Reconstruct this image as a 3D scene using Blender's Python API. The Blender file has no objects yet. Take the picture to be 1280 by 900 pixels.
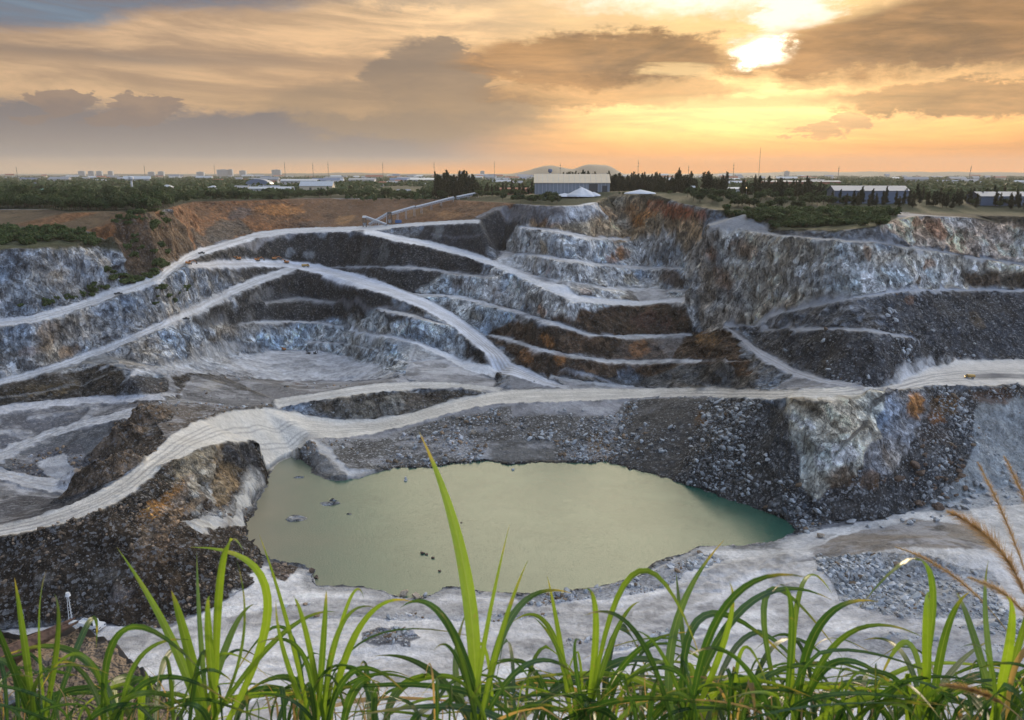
import bpy, bmesh, math, random
import numpy as np
from mathutils import Vector, Matrix, geometry, noise as mnoise

SC = bpy.context.scene
R = math.radians
# ------------------------------------------------------------------ camera
EYE = Vector((0.0, 0.0, 21.5))
cam_data = bpy.data.cameras.new('camera')
cam_data.sensor_width = 36.0
cam_data.lens = 36.0 * 1000.0 / 1280.0
cam_data.clip_start = 0.05
cam_data.clip_end = 200000.0
cam_data.dof.use_dof = True; cam_data.dof.focus_distance = 150.0; cam_data.dof.aperture_fstop = 9.0
cam = bpy.data.objects.new('camera', cam_data)
SC.collection.objects.link(cam)
cam.location = EYE
cam.rotation_euler = (math.pi / 2 - math.atan(233 / 1000.0), 0, 0)
SC.camera = cam
SC.view_settings.view_transform = 'Standard'
SC.view_settings.look = 'None'
SC.view_settings.gamma = 1.0
SC.view_settings.use_curve_mapping = False
SC.view_settings.exposure = 0.10

# ------------------------------------------------------------------ node helper
class N:
    """tiny expression wrapper round math nodes"""
    tree = None
    def __init__(s, k): s.k = k
    @staticmethod
    def math(op, *a, clamp=False):
        n = N.tree.nodes.new('ShaderNodeMath'); n.operation = op; n.use_clamp = clamp
        for i, v in enumerate(a):
            if isinstance(v, N): N.tree.links.new(v.k, n.inputs[i])
            else: n.inputs[i].default_value = v
        return N(n.outputs[0])
    def __add__(a, b): return N.math('ADD', a, b)
    __radd__ = __add__
    def __sub__(a, b): return N.math('SUBTRACT', a, b)
    def __rsub__(a, b): return N.math('SUBTRACT', b, a)
    def __mul__(a, b): return N.math('MULTIPLY', a, b)
    __rmul__ = __mul__
    def __truediv__(a, b): return N.math('DIVIDE', a, b)
    def __rtruediv__(a, b): return N.math('DIVIDE', b, a)
    def __pow__(a, b): return N.math('POWER', a, b)

def sstep(x, a, b):
    n = N.tree.nodes.new('ShaderNodeMapRange'); n.interpolation_type = 'SMOOTHSTEP'
    N.tree.links.new(x.k, n.inputs[0])
    if a <= b:
        n.inputs[1].default_value = a; n.inputs[2].default_value = b
        n.inputs[3].default_value = 0; n.inputs[4].default_value = 1
    else:
        n.inputs[1].default_value = b; n.inputs[2].default_value = a
        n.inputs[3].default_value = 1; n.inputs[4].default_value = 0
    return N(n.outputs[0])

def blob(x, y, cx, cy, sx, sy):
    d = ((x - cx) * (1 / sx)) ** 2.0 + ((y - cy) * (1 / sy)) ** 2.0
    return N.math('EXPONENT', d * -1.0)

def comb(x, y, z):
    n = N.tree.nodes.new('ShaderNodeCombineXYZ')
    for i, v in enumerate((x, y, z)):
        if isinstance(v, N): N.tree.links.new(v.k, n.inputs[i])
        else: n.inputs[i].default_value = v
    return N(n.outputs[0])

def noise_n(vec, scale, detail=4, rough=.55, dist=0.0, color=False):
    n = N.tree.nodes.new('ShaderNodeTexNoise')
    n.inputs['Scale'].default_value = scale; n.inputs['Detail'].default_value = detail
    n.inputs['Roughness'].default_value = rough; n.inputs['Distortion'].default_value = dist
    if vec is not None: N.tree.links.new(vec.k, n.inputs['Vector'])
    return N(n.outputs['Color' if color else 'Fac'])

def mixc(f, a, b, mode='MIX'):
    n = N.tree.nodes.new('ShaderNodeMix'); n.data_type = 'RGBA'; n.blend_type = mode
    n.clamp_result = False
    for i, v in ((0, f), (6, a), (7, b)):
        if isinstance(v, N): N.tree.links.new(v.k, n.inputs[i])
        elif isinstance(v, (tuple, list)): n.inputs[i].default_value = (*v, 1)
        else: n.inputs[i].default_value = v
    return N(n.outputs[2])

def srgb(r, g, b):
    return tuple(((c / 255) / 12.92 if c / 255 < .04045 else ((c / 255 + .055) / 1.055) ** 2.4) for c in (r, g, b))

# ------------------------------------------------------------------ sky
SUN_AZ, SUN_EL = R(17.0), R(10.0)
world = bpy.data.worlds.new('World'); SC.world = world; world.use_nodes = True
def build_sky():
    nt = world.node_tree; nt.nodes.clear(); N.tree = nt
    out = nt.nodes.new('ShaderNodeOutputWorld'); bg = nt.nodes.new('ShaderNodeBackground')
    nt.links.new(bg.outputs[0], out.inputs[0])
    sky = nt.nodes.new('ShaderNodeTexSky'); sky.sky_type = 'NISHITA'; sky.sun_disc = False
    sky.sun_elevation = SUN_EL; sky.sun_rotation = SUN_AZ
    sky.air_density = 1.0; sky.dust_density = 2.0; sky.ozone_density = 1.5
    geo = nt.nodes.new('ShaderNodeTexCoord')
    sep = nt.nodes.new('ShaderNodeSeparateXYZ'); nt.links.new(geo.outputs['Generated'], sep.inputs[0])
    dx, dy, dz = (N(sep.outputs[i]) for i in range(3))
    az = N.math('ARCTAN2', dx, dy)                       # bearing, radians, 0 = north (+Y)
    hor = N.math('SQRT', dx * dx + dy * dy)
    el = N.math('ARCTAN2', dz, hor)                      # elevation, radians
    a = az * (180 / math.pi); e = el * (180 / math.pi)   # degrees
    # cloud-plane coordinates: clouds shrink towards the horizon as real layers do
    inv = 1.0 / (N.math('MAXIMUM', dz, 0.0) + 0.09)
    P = comb(dx * inv, dy * inv, 0.0)
    w2 = noise_n(comb(dx * inv * .55, dy * inv * 1.6, 3.1), 1.7, 7, .65, .8)   # streaked cirrus
    w3 = noise_n(comb(a * .10, e * .40, 1.7), 1.0, 8, .66, .3)       # banks near the horizon
    w4 = noise_n(comb(a * .42, e * .75, 7.7), 1.0, 7, .68)           # cumulus edges
    w5 = noise_n(comb(a * .052 + e * .05, e * .36 + a * .006, 4.4), 1.7, 9, .64, .45)  # long streaks
    aw = a + (w3 - .5) * 13.0 + (w4 - .5) * 3.0 ; ew = e + (w4 - .5) * 2.6 + (w3 - .5) * 2.2
    nish = mixc(1.0, N(sky.outputs[0]), (.10, .10, .10), 'MULTIPLY')
    left = srgb(196, 158, 122); right = srgb(218, 146, 68)
    warm = mixc(sstep(a, -30, 22), left, right)
    warm = mixc(sstep(e, 5, 12) * sstep(a, -30, 0), warm, srgb(236, 196, 146))
    high = mixc(sstep(w2, .3, .75), (.75, .90, 1.15), (2.1, 2.0, 1.85))     # overhead: thin bright cloud on blue
    front = sstep(N.math('ABSOLUTE', a), 75, 25)
    high = mixc(front * sstep(e, 62, 34), high, (5.0, 4.3, 3.0))           # sunlit veil above the sunset
    warm = mixc(sstep(e, 11.5, 19), warm, high)
    back = sstep(N.math('ABSOLUTE', a), 60, 120)
    cool = mixc(sstep(e, 0, 35), (.82, 1.0, 1.34), (1.15, 1.5, 2.15))
    col = mixc(back, warm, cool)
    col = mixc(.18, col, nish)
    lo = sstep(e, 24, 12)
    col = mixc(lo, col, mixc(1.0, col, mixc(sstep(w5, .28, .74), (.68, .69, .73), (1.24, 1.18, 1.08)), 'MULTIPLY'))
    # orange band at the horizon, right of centre
    col = mixc(sstep(e, 4.2, .3) * sstep(a, -20, 12) * .9, col, srgb(226, 142, 54))
    col = mixc(sstep(e, 1.1, .1) * .75, col, mixc(sstep(a, -30, 6), srgb(180, 156, 132), srgb(240, 156, 60)))
    # glow of the hidden sun
    glow = blob(aw, ew, 15.5, 10.0, 13, 4.2)
    col = mixc(glow * .75, col, (.92, .57, .21))
    # top-left clear blue
    tl = sstep(e + (w3 - .5) * 2.6 + (w5 - .5) * 2.0 - (a + 32) * .13, 7.5, 8.7) * sstep(a + (w4 - .5) * 8, -6, -18)
    col = mixc(tl * .93, col, mixc(sstep(w5, .3, .7), srgb(62, 92, 124), srgb(108, 130, 150)))
    col = mixc(sstep(blob(aw, ew, -9, 11.4, 11, 1.1), .3, .8) * .45, col, srgb(140, 132, 124))
    # horizon bank on the left, grey blue
    bank = sstep(ew, 4.4, 3.4) * sstep(e, .1, 1.3) * sstep(a, 7, -8)
    col = mixc(bank * .92, col, mixc(sstep(e + (w5 - .5) * 2, 1, 4), srgb(136, 128, 126), srgb(112, 108, 112)))
    # long thin dark streak left
    col = mixc(blob(a + (w3 - .5) * 6, e + (w5 - .5) * 1.6, -28, 7.0, 15, .38) * .8, col, srgb(132, 118, 108))
    col = mixc(sstep(w5, .62, .42) * sstep(a, 4, -10) * sstep(e, 4, 6) * .35, col, srgb(160, 132, 108))
    # towering cumulus in the middle
    tow = sstep(blob(aw, ew, -5.0, 5.6, 5.6, 3.6), .40, .52)
    tow = N.math('MAXIMUM', tow * .95, sstep(blob(aw, ew, -7, 4.2, 11, 2.4), .32, .62) * .85)
    col = mixc(tow * .85, col, mixc(sstep(e + (w4 - .5) * 3, 1.5, 8), srgb(164, 138, 108), srgb(128, 114, 102)))
    # dark cloud shelves either side of the sun
    sh1 = sstep(blob(aw, ew, 6.5, 7.5, 10.5, 1.9), .32, .62)
    sh2 = sstep(blob(aw - (e - 8.0) * 2.2, ew, 28.5, 8.4, 12.5, 3.0), .22, .6)
    sh3 = sstep(blob(aw, ew, 30, 4.3, 13, 1.2), .3, .6)
    sh4 = sstep(blob(aw, ew, 7, 5.3, 10, 1.2), .35, .7) * .7
    tex = mixc(sstep(w5, .3, .7), (.72, .72, .72), (1.35, 1.3, 1.25))
    shc = mixc(1.0, mixc(sstep(w3, .35, .65), srgb(132, 106, 80), srgb(178, 136, 92)), tex, 'MULTIPLY')
    for s_, k in ((sh1, .9), (sh2, .93), (sh3, .7), (sh4, .8)):
        col = mixc(s_ * k, col, shc)
    # bright gaps
    g1 = sstep(blob(a + (w4 - .5) * 5 + (w3 - .5) * 4, e + (w4 - .5) * 2.4 + (w5 - .5) * 1.5, 16.9, 7.7, 1.7, .8), .15, 1.0)
    g2 = sstep(blob(aw, ew, 12.5, 12.2, 11.0, 2.7), .36, .85)
    g2b = sstep(blob(aw, ew, 17.5, 10.2, 3.4, 2.2), .4, .9)
    g3 = sstep(blob(aw, e + (w5 - .5) * 2.4, 14.0, 4.6, 9.0, .5), .3, .9)
    g4 = sstep(blob(aw, e + (w5 - .5) * 2.0, 10.5, 6.7, 4.4, .5), .35, .9)
    g5 = sstep(blob(aw, ew, 22, 5.8, 9, .7), .3, .9)
    col = mixc(g3 * .65, col, (1.0, .66, .28)); col = mixc(g4 * .7, col, (1.05, .72, .34)); col = mixc(g5 * .5, col, (.92, .56, .24))
    col = mixc(N.math('MAXIMUM', g2, g2b) * .88, col, (1.25, 1.12, .95))
    col = mixc(g1, col, (3.4, 2.9, 2.1))
    # small cumulus heads above the left bank
    cu = sstep(blob(aw, ew, -29.5, 3.8, 1.8, 1.1), .42, .52)
    cu = N.math('MAXIMUM', cu, sstep(blob(aw, ew, -24.5, 3.9, 2.6, 1.0), .42, .52))
    cu = N.math('MAXIMUM', cu, sstep(blob(aw, ew, 20.5, 2.9, 2.2, .9), .45, .55) * .5)
    col = mixc(cu * .8, col, srgb(134, 116, 106))
    # below the horizon
    col = mixc(sstep(e, -.2, -2.0), col, (.12, .11, .10))
    nt.links.new(col.k, bg.inputs[0]); bg.inputs[1].default_value = 1.0
build_sky()
world.cycles.sampling_method = 'MANUAL'; world.cycles.sample_map_resolution = 1024

sun_data = bpy.data.lights.new('sun', 'SUN'); sun_data.energy = 2.6; sun_data.angle = R(7)
sun_data.color = (1.0, .80, .58)
sun = bpy.data.objects.new('sun', sun_data); SC.collection.objects.link(sun)
sd = Vector((math.sin(SUN_AZ) * math.cos(R(10)), math.cos(SUN_AZ) * math.cos(R(10)), math.sin(R(10))))
sun.rotation_euler = sd.to_track_quat('Z', 'Y').to_euler()
SC.cycles.max_bounces = 5; SC.cycles.diffuse_bounces = 2; SC.cycles.glossy_bounces = 2
SC.cycles.transmission_bounces = 3; SC.cycles.transparent_max_bounces = 6; SC.cycles.volume_bounces = 0
SC.cycles.use_denoising = True

# ------------------------------------------------------------------ numpy noise
_rng = np.random.RandomState(7)
_T = _rng.rand(65536).astype(np.float32)
def _h(i, j, k): return _T[(i * 7919 + j * 104729 + k * 1299709) & 65535]
def vnoise(x, y, z):
    if z is None or not isinstance(z, np.ndarray):
        xi, yi = np.floor(x), np.floor(y)
        fx, fy = (x - xi), (y - yi); xi = xi.astype(np.int32); yi = yi.astype(np.int32)
        k = 0 if z is None else int(z * 10)
        fx = fx * fx * (3 - 2 * fx); fy = fy * fy * (3 - 2 * fy)
        h = xi * 7919 + yi * 104729 + k * 331
        a = _T[h & 65535]; b = _T[(h + 7919) & 65535]; c = _T[(h + 104729) & 65535]; d = _T[(h + 112648) & 65535]
        a = a + (b - a) * fx; c = c + (d - c) * fx
        return (a + (c - a) * fy) * 2 - 1
    xi, yi, zi = np.floor(x).astype(np.int32), np.floor(y).astype(np.int32), np.floor(z).astype(np.int32)
    fx, fy, fz = (x - xi).astype(np.float32), (y - yi).astype(np.float32), (z - zi).astype(np.float32)
    fx = fx * fx * (3 - 2 * fx); fy = fy * fy * (3 - 2 * fy); fz = fz * fz * (3 - 2 * fz)
    h = xi * 7919 + yi * 104729 + zi * 1299709
    def layer(o):
        a = _T[(h + o) & 65535]; b = _T[(h + (o + 7919)) & 65535]; c = _T[(h + (o + 104729)) & 65535]; d = _T[(h + (o + 112648)) & 65535]
        a = a + (b - a) * fx; c = c + (d - c) * fx
        return a + (c - a) * fy
    p = layer(0); q = layer(1299709)
    return (p + (q - p) * fz) * 2 - 1
def fbm(x, y, z, o=4, g=.5):
    r = 0; a = 1.0; t = 0
    for i in range(o):
        r = r + a * vnoise(x + 17.3 * i, y + 5.1 * i, z + 9.7 * i if z is not None else None); t += a; a *= g; x = x * 2.03; y = y * 2.03; z = z * 2.03 if z is not None else None
    return r / t
def ridge(x, y, z, o=4, g=.5):
    r = 0; a = 1.0; t = 0
    for i in range(o):
        r = r + a * (1 - 2 * np.abs(vnoise(x + 3.3 * i, y + 8.1 * i, z + 2.7 * i if z is not None else None))); t += a; a *= g; x = x * 2.1; y = y * 2.1; z = z * 2.1 if z is not None else None
    return r / t
def sm(x, a, b):
    t = np.clip((x - a) / (b - a), 0, 1); return t * t * (3 - 2 * t)

# ------------------------------------------------------------------ survey data
# surveyed break lines of the quarry: x, y, z in metres
LINES = {
 'R6-': [(-193.2,186.7,-82.8),(-185.9,189.0,-81.8),(-179.2,191.1,-80.9),(-172.3,193.2,-80.0),(-165.1,195.1,-78.9),(-157.8,197.0,-77.7),(-150.2,198.8,-76.6),(-142.5,200.5,-75.3),(-139.4,201.2,-74.8),(-130.9,201.9,-73.5),(-122.8,203.4,-72.0),(-115.9,207.5,-70.4),(-114.6,208.4,-70.0),(-109.7,217.7,-68.7),(-108.7,237.3,-68.2),(-106.3,257.4,-69.2),(-101.7,274.8,-72.4),(-95.1,289.9,-77.5),(-87.4,305.7,-82.5),(-83.6,310.8,-84.1),(-72.4,319.1,-86.6),(-60.2,325.8,-87.2),(-47.3,332.4,-86.0),(-44.7,333.5,-85.6),(-31.2,339.4,-83.2),(-17.3,345.6,-81.0),(-2.9,347.2,-79.8),(0.0,347.8,-79.6),(14.4,346.6,-79.0),(23.1,347.0,-79.0),(38.0,351.4,-79.4),(53.1,354.8,-79.8),(67.7,354.4,-79.0),(80.1,344.4,-75.8),(86.6,325.8,-71.1),(92.5,300.9,-64.0),(95.4,287.1,-60.1),(101.8,272.5,-55.6),(112.6,271.3,-54.8),(126.3,276.8,-55.9),(133.7,280.2,-56.6)],
 'R6+': [(-199.3,193.4,-82.8),(-191.8,195.8,-81.8),(-184.9,198.0,-80.9),(-177.8,200.1,-80.0),(-170.4,202.1,-78.9),(-162.8,203.9,-77.7),(-155.0,205.8,-76.6),(-147.1,207.6,-75.3),(-143.8,208.3,-74.8),(-135.9,210.4,-73.5),(-128.5,213.9,-72.0),(-122.7,220.9,-70.4),(-121.5,222.4,-70.0),(-117.5,234.6,-68.7),(-119.8,263.8,-68.2),(-118.5,289.3,-69.2),(-115.2,314.3,-72.4),(-108.5,333.9,-77.5),(-96.8,341.3,-82.5),(-91.3,341.7,-84.1),(-77.3,342.5,-86.6),(-63.5,344.9,-87.2),(-49.6,349.4,-86.0),(-46.8,350.2,-85.6),(-32.7,357.0,-83.2),(-18.1,364.4,-81.0),(-3.1,368.6,-79.8),(0.0,369.7,-79.6),(15.3,368.5,-79.0),(24.5,368.9,-79.0),(40.0,371.5,-79.4),(55.5,372.3,-79.8),(70.5,369.9,-79.0),(83.2,358.6,-75.8),(90.5,341.3,-71.1),(96.2,313.6,-64.0),(98.9,298.3,-60.1),(105.6,283.3,-55.6),(116.3,280.9,-54.8),(129.6,284.4,-55.9),(136.7,286.9,-56.6)],
 'R5b-': [(-104.7,340.8,-79.8),(-89.8,348.3,-78.6),(-75.9,351.7,-76.9),(-62.3,357.8,-76.8),(-48.9,368.6,-78.7),(-33.3,365.8,-77.5),(-24.3,366.5,-77.9),(-9.2,368.1,-79.6),(-5.0,368.1,-79.9)],
 'R5b+': [(-108.4,353.7,-79.8),(-92.8,360.7,-78.6),(-78.1,362.8,-76.9),(-64.2,369.4,-76.8),(-50.3,380.5,-78.7),(-34.2,376.5,-77.5),(-24.8,375.4,-77.9),(-9.3,374.6,-79.6),(-5.0,373.9,-79.9)],
 'PEN-': [(-82.3,310.8,-84.5),(-62.4,282.5,-89.0),(-52.6,287.8,-90.4)],
 'PEN+': [(-84.9,321.2,-84.5),(-64.1,290.7,-89.0),(-53.4,292.9,-90.4)],
 'FL-': [(-163.8,334.4,-63.5),(-161.5,355.9,-68.6),(-155.8,377.7,-74.1),(-151.7,408.5,-82.6),(-140.4,425.0,-88.3),(-124.7,431.0,-91.1),(-107.2,432.3,-91.6),(-87.6,424.1,-89.5),(-67.0,405.4,-83.3),(-53.9,387.2,-77.3)],
 'FL+': [(-167.8,343.0,-63.5),(-168.2,371.5,-68.6),(-166.9,406.0,-74.1),(-167.1,452.3,-82.6),(-159.0,484.6,-88.3),(-145.5,507.2,-91.1),(-124.4,506.0,-91.6),(-98.2,478.4,-89.5),(-71.4,434.0,-83.3),(-55.2,397.1,-77.3)],
 'LA-': [(-277.7,282.1,-69.7),(-264.0,281.5,-68.8),(-251.3,280.6,-67.9),(-239.8,281.0,-67.3),(-231.9,285.9,-68.2),(-226.7,294.9,-70.3),(-218.9,301.2,-71.6),(-209.0,305.2,-72.1),(-204.8,306.7,-72.3),(-196.1,313.6,-72.7),(-190.7,318.0,-73.0),(-179.9,322.5,-73.2),(-165.9,321.5,-72.2),(-148.6,313.6,-69.0),(-143.2,313.3,-68.5),(-143.7,333.3,-73.6)],
 'LA+': [(-284.9,289.9,-69.7),(-270.8,289.3,-68.8),(-257.9,288.6,-67.9),(-246.1,289.0,-67.3),(-238.0,294.1,-68.2),(-232.8,303.4,-70.3),(-224.8,309.9,-71.6),(-214.6,314.2,-72.1),(-210.4,315.6,-72.3),(-201.5,322.9,-72.7),(-196.1,327.5,-73.0),(-185.0,332.3,-73.2),(-170.6,331.3,-72.2),(-152.9,323.3,-69.0),(-147.4,323.0,-68.5),(-147.9,343.7,-73.6)],
 'LB-': [(-246.0,245.4,-78.4),(-237.1,248.4,-78.4),(-229.9,252.3,-79.0),(-221.7,255.5,-79.2),(-212.4,257.6,-78.9),(-203.9,261.0,-79.1),(-194.8,263.9,-79.1),(-185.0,266.2,-78.9),(-180.9,266.9,-78.7),(-179.8,284.5,-77.7),(-176.1,291.0,-76.8),(-165.7,295.1,-74.4),(-152.6,294.3,-71.6),(-140.7,295.8,-68.8),(-138.9,296.1,-68.4)],
 'LB+': [(-257.8,258.3,-78.4),(-248.6,261.6,-78.4),(-241.2,265.9,-79.0),(-232.7,269.3,-79.2),(-223.0,271.7,-78.9),(-214.2,275.4,-79.1),(-204.8,278.6,-79.1),(-194.6,281.2,-78.9),(-190.3,282.0,-78.7),(-184.8,293.1,-77.7),(-180.5,298.8,-76.8),(-171.1,305.5,-74.4),(-158.7,306.9,-71.6),(-144.8,305.1,-68.8),(-142.8,304.8,-68.4)],
 'LC-': [(-261.3,262.6,-76.2),(-248.4,261.7,-76.9),(-235.8,259.9,-77.1),(-224.3,259.1,-77.7),(-212.7,258.2,-78.2),(-199.7,255.5,-78.0),(-188.1,254.3,-78.5),(-177.4,254.2,-79.3),(-173.2,254.3,-79.7),(-159.5,249.1,-80.6),(-147.4,246.3,-81.4),(-144.3,250.3,-81.8)],
 'LC+': [(-273.4,275.9,-76.2),(-259.6,274.5,-76.9),(-246.2,272.3,-77.1),(-233.9,271.2,-77.7),(-221.6,269.9,-78.2),(-207.8,266.7,-78.0),(-195.6,265.2,-78.5),(-184.2,264.9,-79.3),(-179.7,264.8,-79.7),(-165.8,260.0,-80.6),(-153.5,257.5,-81.4),(-148.8,258.9,-81.8)],
 'R4-': [(-280.3,284.8,-70.0),(-269.8,288.2,-68.8),(-260.3,291.5,-67.7),(-251.5,295.9,-66.9),(-244.1,302.4,-66.7),(-237.4,310.7,-66.8),(-230.0,318.8,-66.9),(-221.2,325.7,-66.4),(-217.3,328.2,-66.2),(-209.9,338.9,-65.2),(-205.0,345.3,-64.5),(-197.7,359.1,-62.8),(-192.5,366.9,-61.1),(-182.2,378.2,-56.6),(-176.2,401.0,-54.3),(-177.2,446.5,-54.5),(-176.5,497.6,-52.3),(-170.4,530.2,-49.6),(-158.1,564.0,-45.7),(-154.3,573.6,-44.7)],
 'R4+': [(-284.2,289.1,-70.0),(-273.7,292.6,-68.8),(-264.1,296.0,-67.7),(-255.3,300.6,-66.9),(-247.8,307.4,-66.7),(-241.1,315.8,-66.8),(-233.7,324.2,-66.9),(-224.8,331.4,-66.4),(-220.9,334.0,-66.2),(-213.5,345.1,-65.2),(-208.6,351.8,-64.5),(-202.0,367.4,-62.8),(-196.9,375.7,-61.1),(-186.2,386.8,-56.6),(-180.2,410.7,-54.3),(-181.8,458.4,-54.5),(-181.7,512.8,-52.3),(-175.9,548.0,-49.6),(-162.7,581.1,-45.7),(-158.1,588.2,-44.7)],
 'R1-': [(-299.2,311.6,-43.9),(-287.5,314.3,-43.4),(-277.0,317.2,-43.1),(-267.3,321.4,-43.0),(-259.0,327.6,-43.3),(-251.3,335.4,-43.9),(-243.0,343.2,-44.4),(-232.8,349.1,-44.5),(-228.1,350.6,-44.4),(-217.6,357.2,-43.7),(-210.4,370.9,-42.2),(-204.7,389.8,-40.4),(-194.2,401.9,-36.7),(-183.8,416.4,-32.6),(-195.0,488.7,-29.2),(-195.6,511.6,-28.1),(-190.9,558.9,-25.3),(-187.3,590.4,-23.6),(-171.7,619.5,-22.4),(-147.4,620.6,-21.4),(-120.3,607.8,-20.2),(-96.5,609.7,-19.3),(-71.8,605.5,-16.3),(-46.8,592.7,-13.7),(-22.5,569.8,-11.2)],
 'R1+': [(-307.6,320.8,-43.9),(-295.7,323.7,-43.4),(-285.0,326.8,-43.1),(-275.2,331.2,-43.0),(-266.7,337.8,-43.3),(-258.9,345.9,-43.9),(-250.5,354.1,-44.4),(-240.1,360.4,-44.5),(-235.2,362.0,-44.4),(-222.8,366.1,-43.7),(-215.7,380.7,-42.2),(-210.4,401.0,-40.4),(-200.3,414.8,-36.7),(-192.5,436.5,-32.6),(-206.1,517.2,-29.2),(-207.6,543.6,-28.1),(-200.9,588.8,-25.3),(-198.1,625.1,-23.6),(-180.6,651.9,-22.4),(-155.2,653.9,-21.4),(-127.4,644.4,-20.2),(-102.2,646.6,-19.3),(-74.9,632.1,-16.3),(-48.3,611.4,-13.7),(-23.0,584.1,-11.2)],
 'R2-': [(-108.2,590.5,-20.3),(-80.8,565.5,-23.9),(-58.0,560.8,-27.9),(-34.6,542.7,-31.7),(-12.3,514.9,-35.7),(0.0,497.5,-38.2),(18.0,448.6,-41.1),(34.5,427.4,-45.4),(53.8,443.4,-49.9),(73.2,452.8,-52.0),(90.3,447.1,-49.1),(97.7,440.1,-47.0)],
 'R2+': [(-112.6,615.0,-20.3),(-85.2,597.0,-23.9),(-60.9,589.3,-27.9),(-36.1,567.4,-31.7),(-12.8,535.7,-35.7),(0.0,516.1,-38.2),(18.8,466.8,-41.1),(36.0,446.6,-45.4),(55.6,458.8,-49.9),(75.2,465.3,-52.0),(92.2,457.0,-49.1),(99.5,448.6,-47.0)],
 'L3-': [(15.6,485.2,-40.2),(32.6,450.2,-39.2),(52.2,463.5,-44.5),(74.6,487.4,-49.1),(91.6,474.0,-47.5),(101.0,451.8,-44.3)],
 'L3+': [(15.8,494.0,-40.2),(33.5,464.0,-39.2),(53.6,476.5,-44.5),(76.8,502.5,-49.1),(94.0,486.8,-47.5),(103.1,461.4,-44.3)],
 'M1-': [(-123.4,587.8,-45.9),(-92.7,552.0,-41.9),(-68.7,536.5,-40.8),(-46.7,529.6,-42.4),(-42.1,525.6,-42.8),(-20.4,507.7,-43.0),(-14.1,502.1,-42.8)],
 'M1+': [(-124.9,595.1,-45.9),(-94.2,560.9,-41.9),(-70.1,547.5,-40.8),(-47.7,542.2,-42.4),(-43.1,538.0,-42.8),(-20.8,517.9,-43.0),(-14.3,510.6,-42.8)],
 'M2-': [(-63.2,518.1,-55.1),(-40.5,501.6,-55.1),(-32.0,495.8,-55.1),(-11.5,472.8,-56.7),(0.0,459.0,-57.3),(17.1,421.5,-56.6),(23.5,412.8,-57.0),(40.2,410.3,-61.6),(58.5,421.7,-64.9),(75.5,420.3,-64.6),(92.3,419.2,-63.4),(96.6,421.2,-63.6)],
 'M2+': [(-63.8,523.5,-55.1),(-41.4,514.1,-55.1),(-33.0,510.9,-55.1),(-11.8,488.1,-56.7),(0.0,476.1,-57.3),(17.7,436.1,-56.6),(24.3,426.7,-57.0),(40.7,416.4,-61.6),(59.5,429.2,-64.9),(76.8,428.1,-64.6),(93.8,426.0,-63.4),(98.1,427.7,-63.6)],
 'L6-': [(-12.0,453.1,-70.1),(0.0,430.0,-68.9),(16.4,400.0,-67.8),(32.2,391.9,-69.3),(48.8,395.4,-72.6),(64.8,393.7,-72.7),(80.3,390.8,-71.3),(93.2,377.9,-68.1),(95.2,345.8,-60.5)],
 'L6+': [(-12.2,460.2,-70.1),(0.0,439.8,-68.9),(16.7,408.6,-67.8),(32.8,400.1,-69.3),(49.7,403.5,-72.6),(66.0,401.6,-72.7),(81.9,398.8,-71.3),(94.8,384.8,-68.1),(96.8,351.7,-60.5)],
 'L7-': [(19.9,385.3,-77.0),(22.0,381.1,-77.2),(37.4,377.0,-78.8),(53.4,379.2,-81.0),(59.1,380.5,-81.5)],
 'L7+': [(20.1,390.2,-77.0),(22.3,385.9,-77.2),(37.9,382.5,-78.8),(54.0,383.8,-81.0),(59.8,385.1,-81.5)],
 'L1-': [(5.4,549.6,-14.6),(28.1,507.4,-14.8),(48.3,507.5,-19.4),(74.8,553.9,-23.7),(84.2,565.6,-24.7)],
 'L1+': [(5.6,568.6,-14.6),(29.6,534.1,-14.8),(51.3,539.2,-19.4),(77.9,577.8,-23.7),(87.3,586.8,-24.7)],
 'L2-': [(-8.5,565.9,-32.9),(0.0,542.5,-31.7),(19.5,489.2,-28.9),(37.6,470.3,-30.0),(59.8,498.6,-35.5),(64.8,506.1,-36.8),(88.6,527.3,-40.5),(101.0,485.2,-35.6),(103.7,471.2,-33.8)],
 'L2+': [(-8.6,579.3,-32.9),(0.0,559.5,-31.7),(20.3,508.2,-28.9),(39.1,490.4,-30.0),(62.2,519.1,-35.5),(67.4,526.7,-36.8),(92.1,548.3,-40.5),(103.9,499.8,-35.6),(106.4,483.5,-33.8)],
 'R3-': [(-188.1,461.4,-30.1),(-186.5,507.2,-35.2),(-180.0,549.0,-39.8),(-178.0,556.7,-40.7),(-162.7,581.2,-44.1),(-135.4,563.5,-46.6),(-105.5,525.2,-48.8),(-99.4,515.1,-49.2),(-75.6,493.5,-52.1),(-53.3,470.0,-56.5),(-32.9,449.9,-64.0),(-13.7,417.7,-72.3),(0.0,384.7,-76.2),(15.5,373.8,-78.6),(28.2,368.5,-79.0)],
 'R3+': [(-192.5,472.5,-30.1),(-191.6,521.4,-35.2),(-185.5,566.4,-39.8),(-183.7,574.8,-40.7),(-168.8,603.7,-44.1),(-144.4,602.0,-46.6),(-114.9,573.6,-48.8),(-109.0,566.4,-49.2),(-81.4,532.6,-52.1),(-57.5,508.5,-56.5),(-35.6,488.4,-64.0),(-14.9,454.8,-72.3),(0.0,411.9,-76.2),(16.0,387.1,-78.6),(28.5,372.4,-79.0)],
 'R5-': [(-104.7,501.6,-77.1),(-74.6,457.2,-71.4),(-53.5,436.1,-71.5),(-35.0,426.1,-77.2),(-27.3,414.0,-79.0),(-9.9,397.7,-81.5),(-8.2,397.0,-81.7)],
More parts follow.
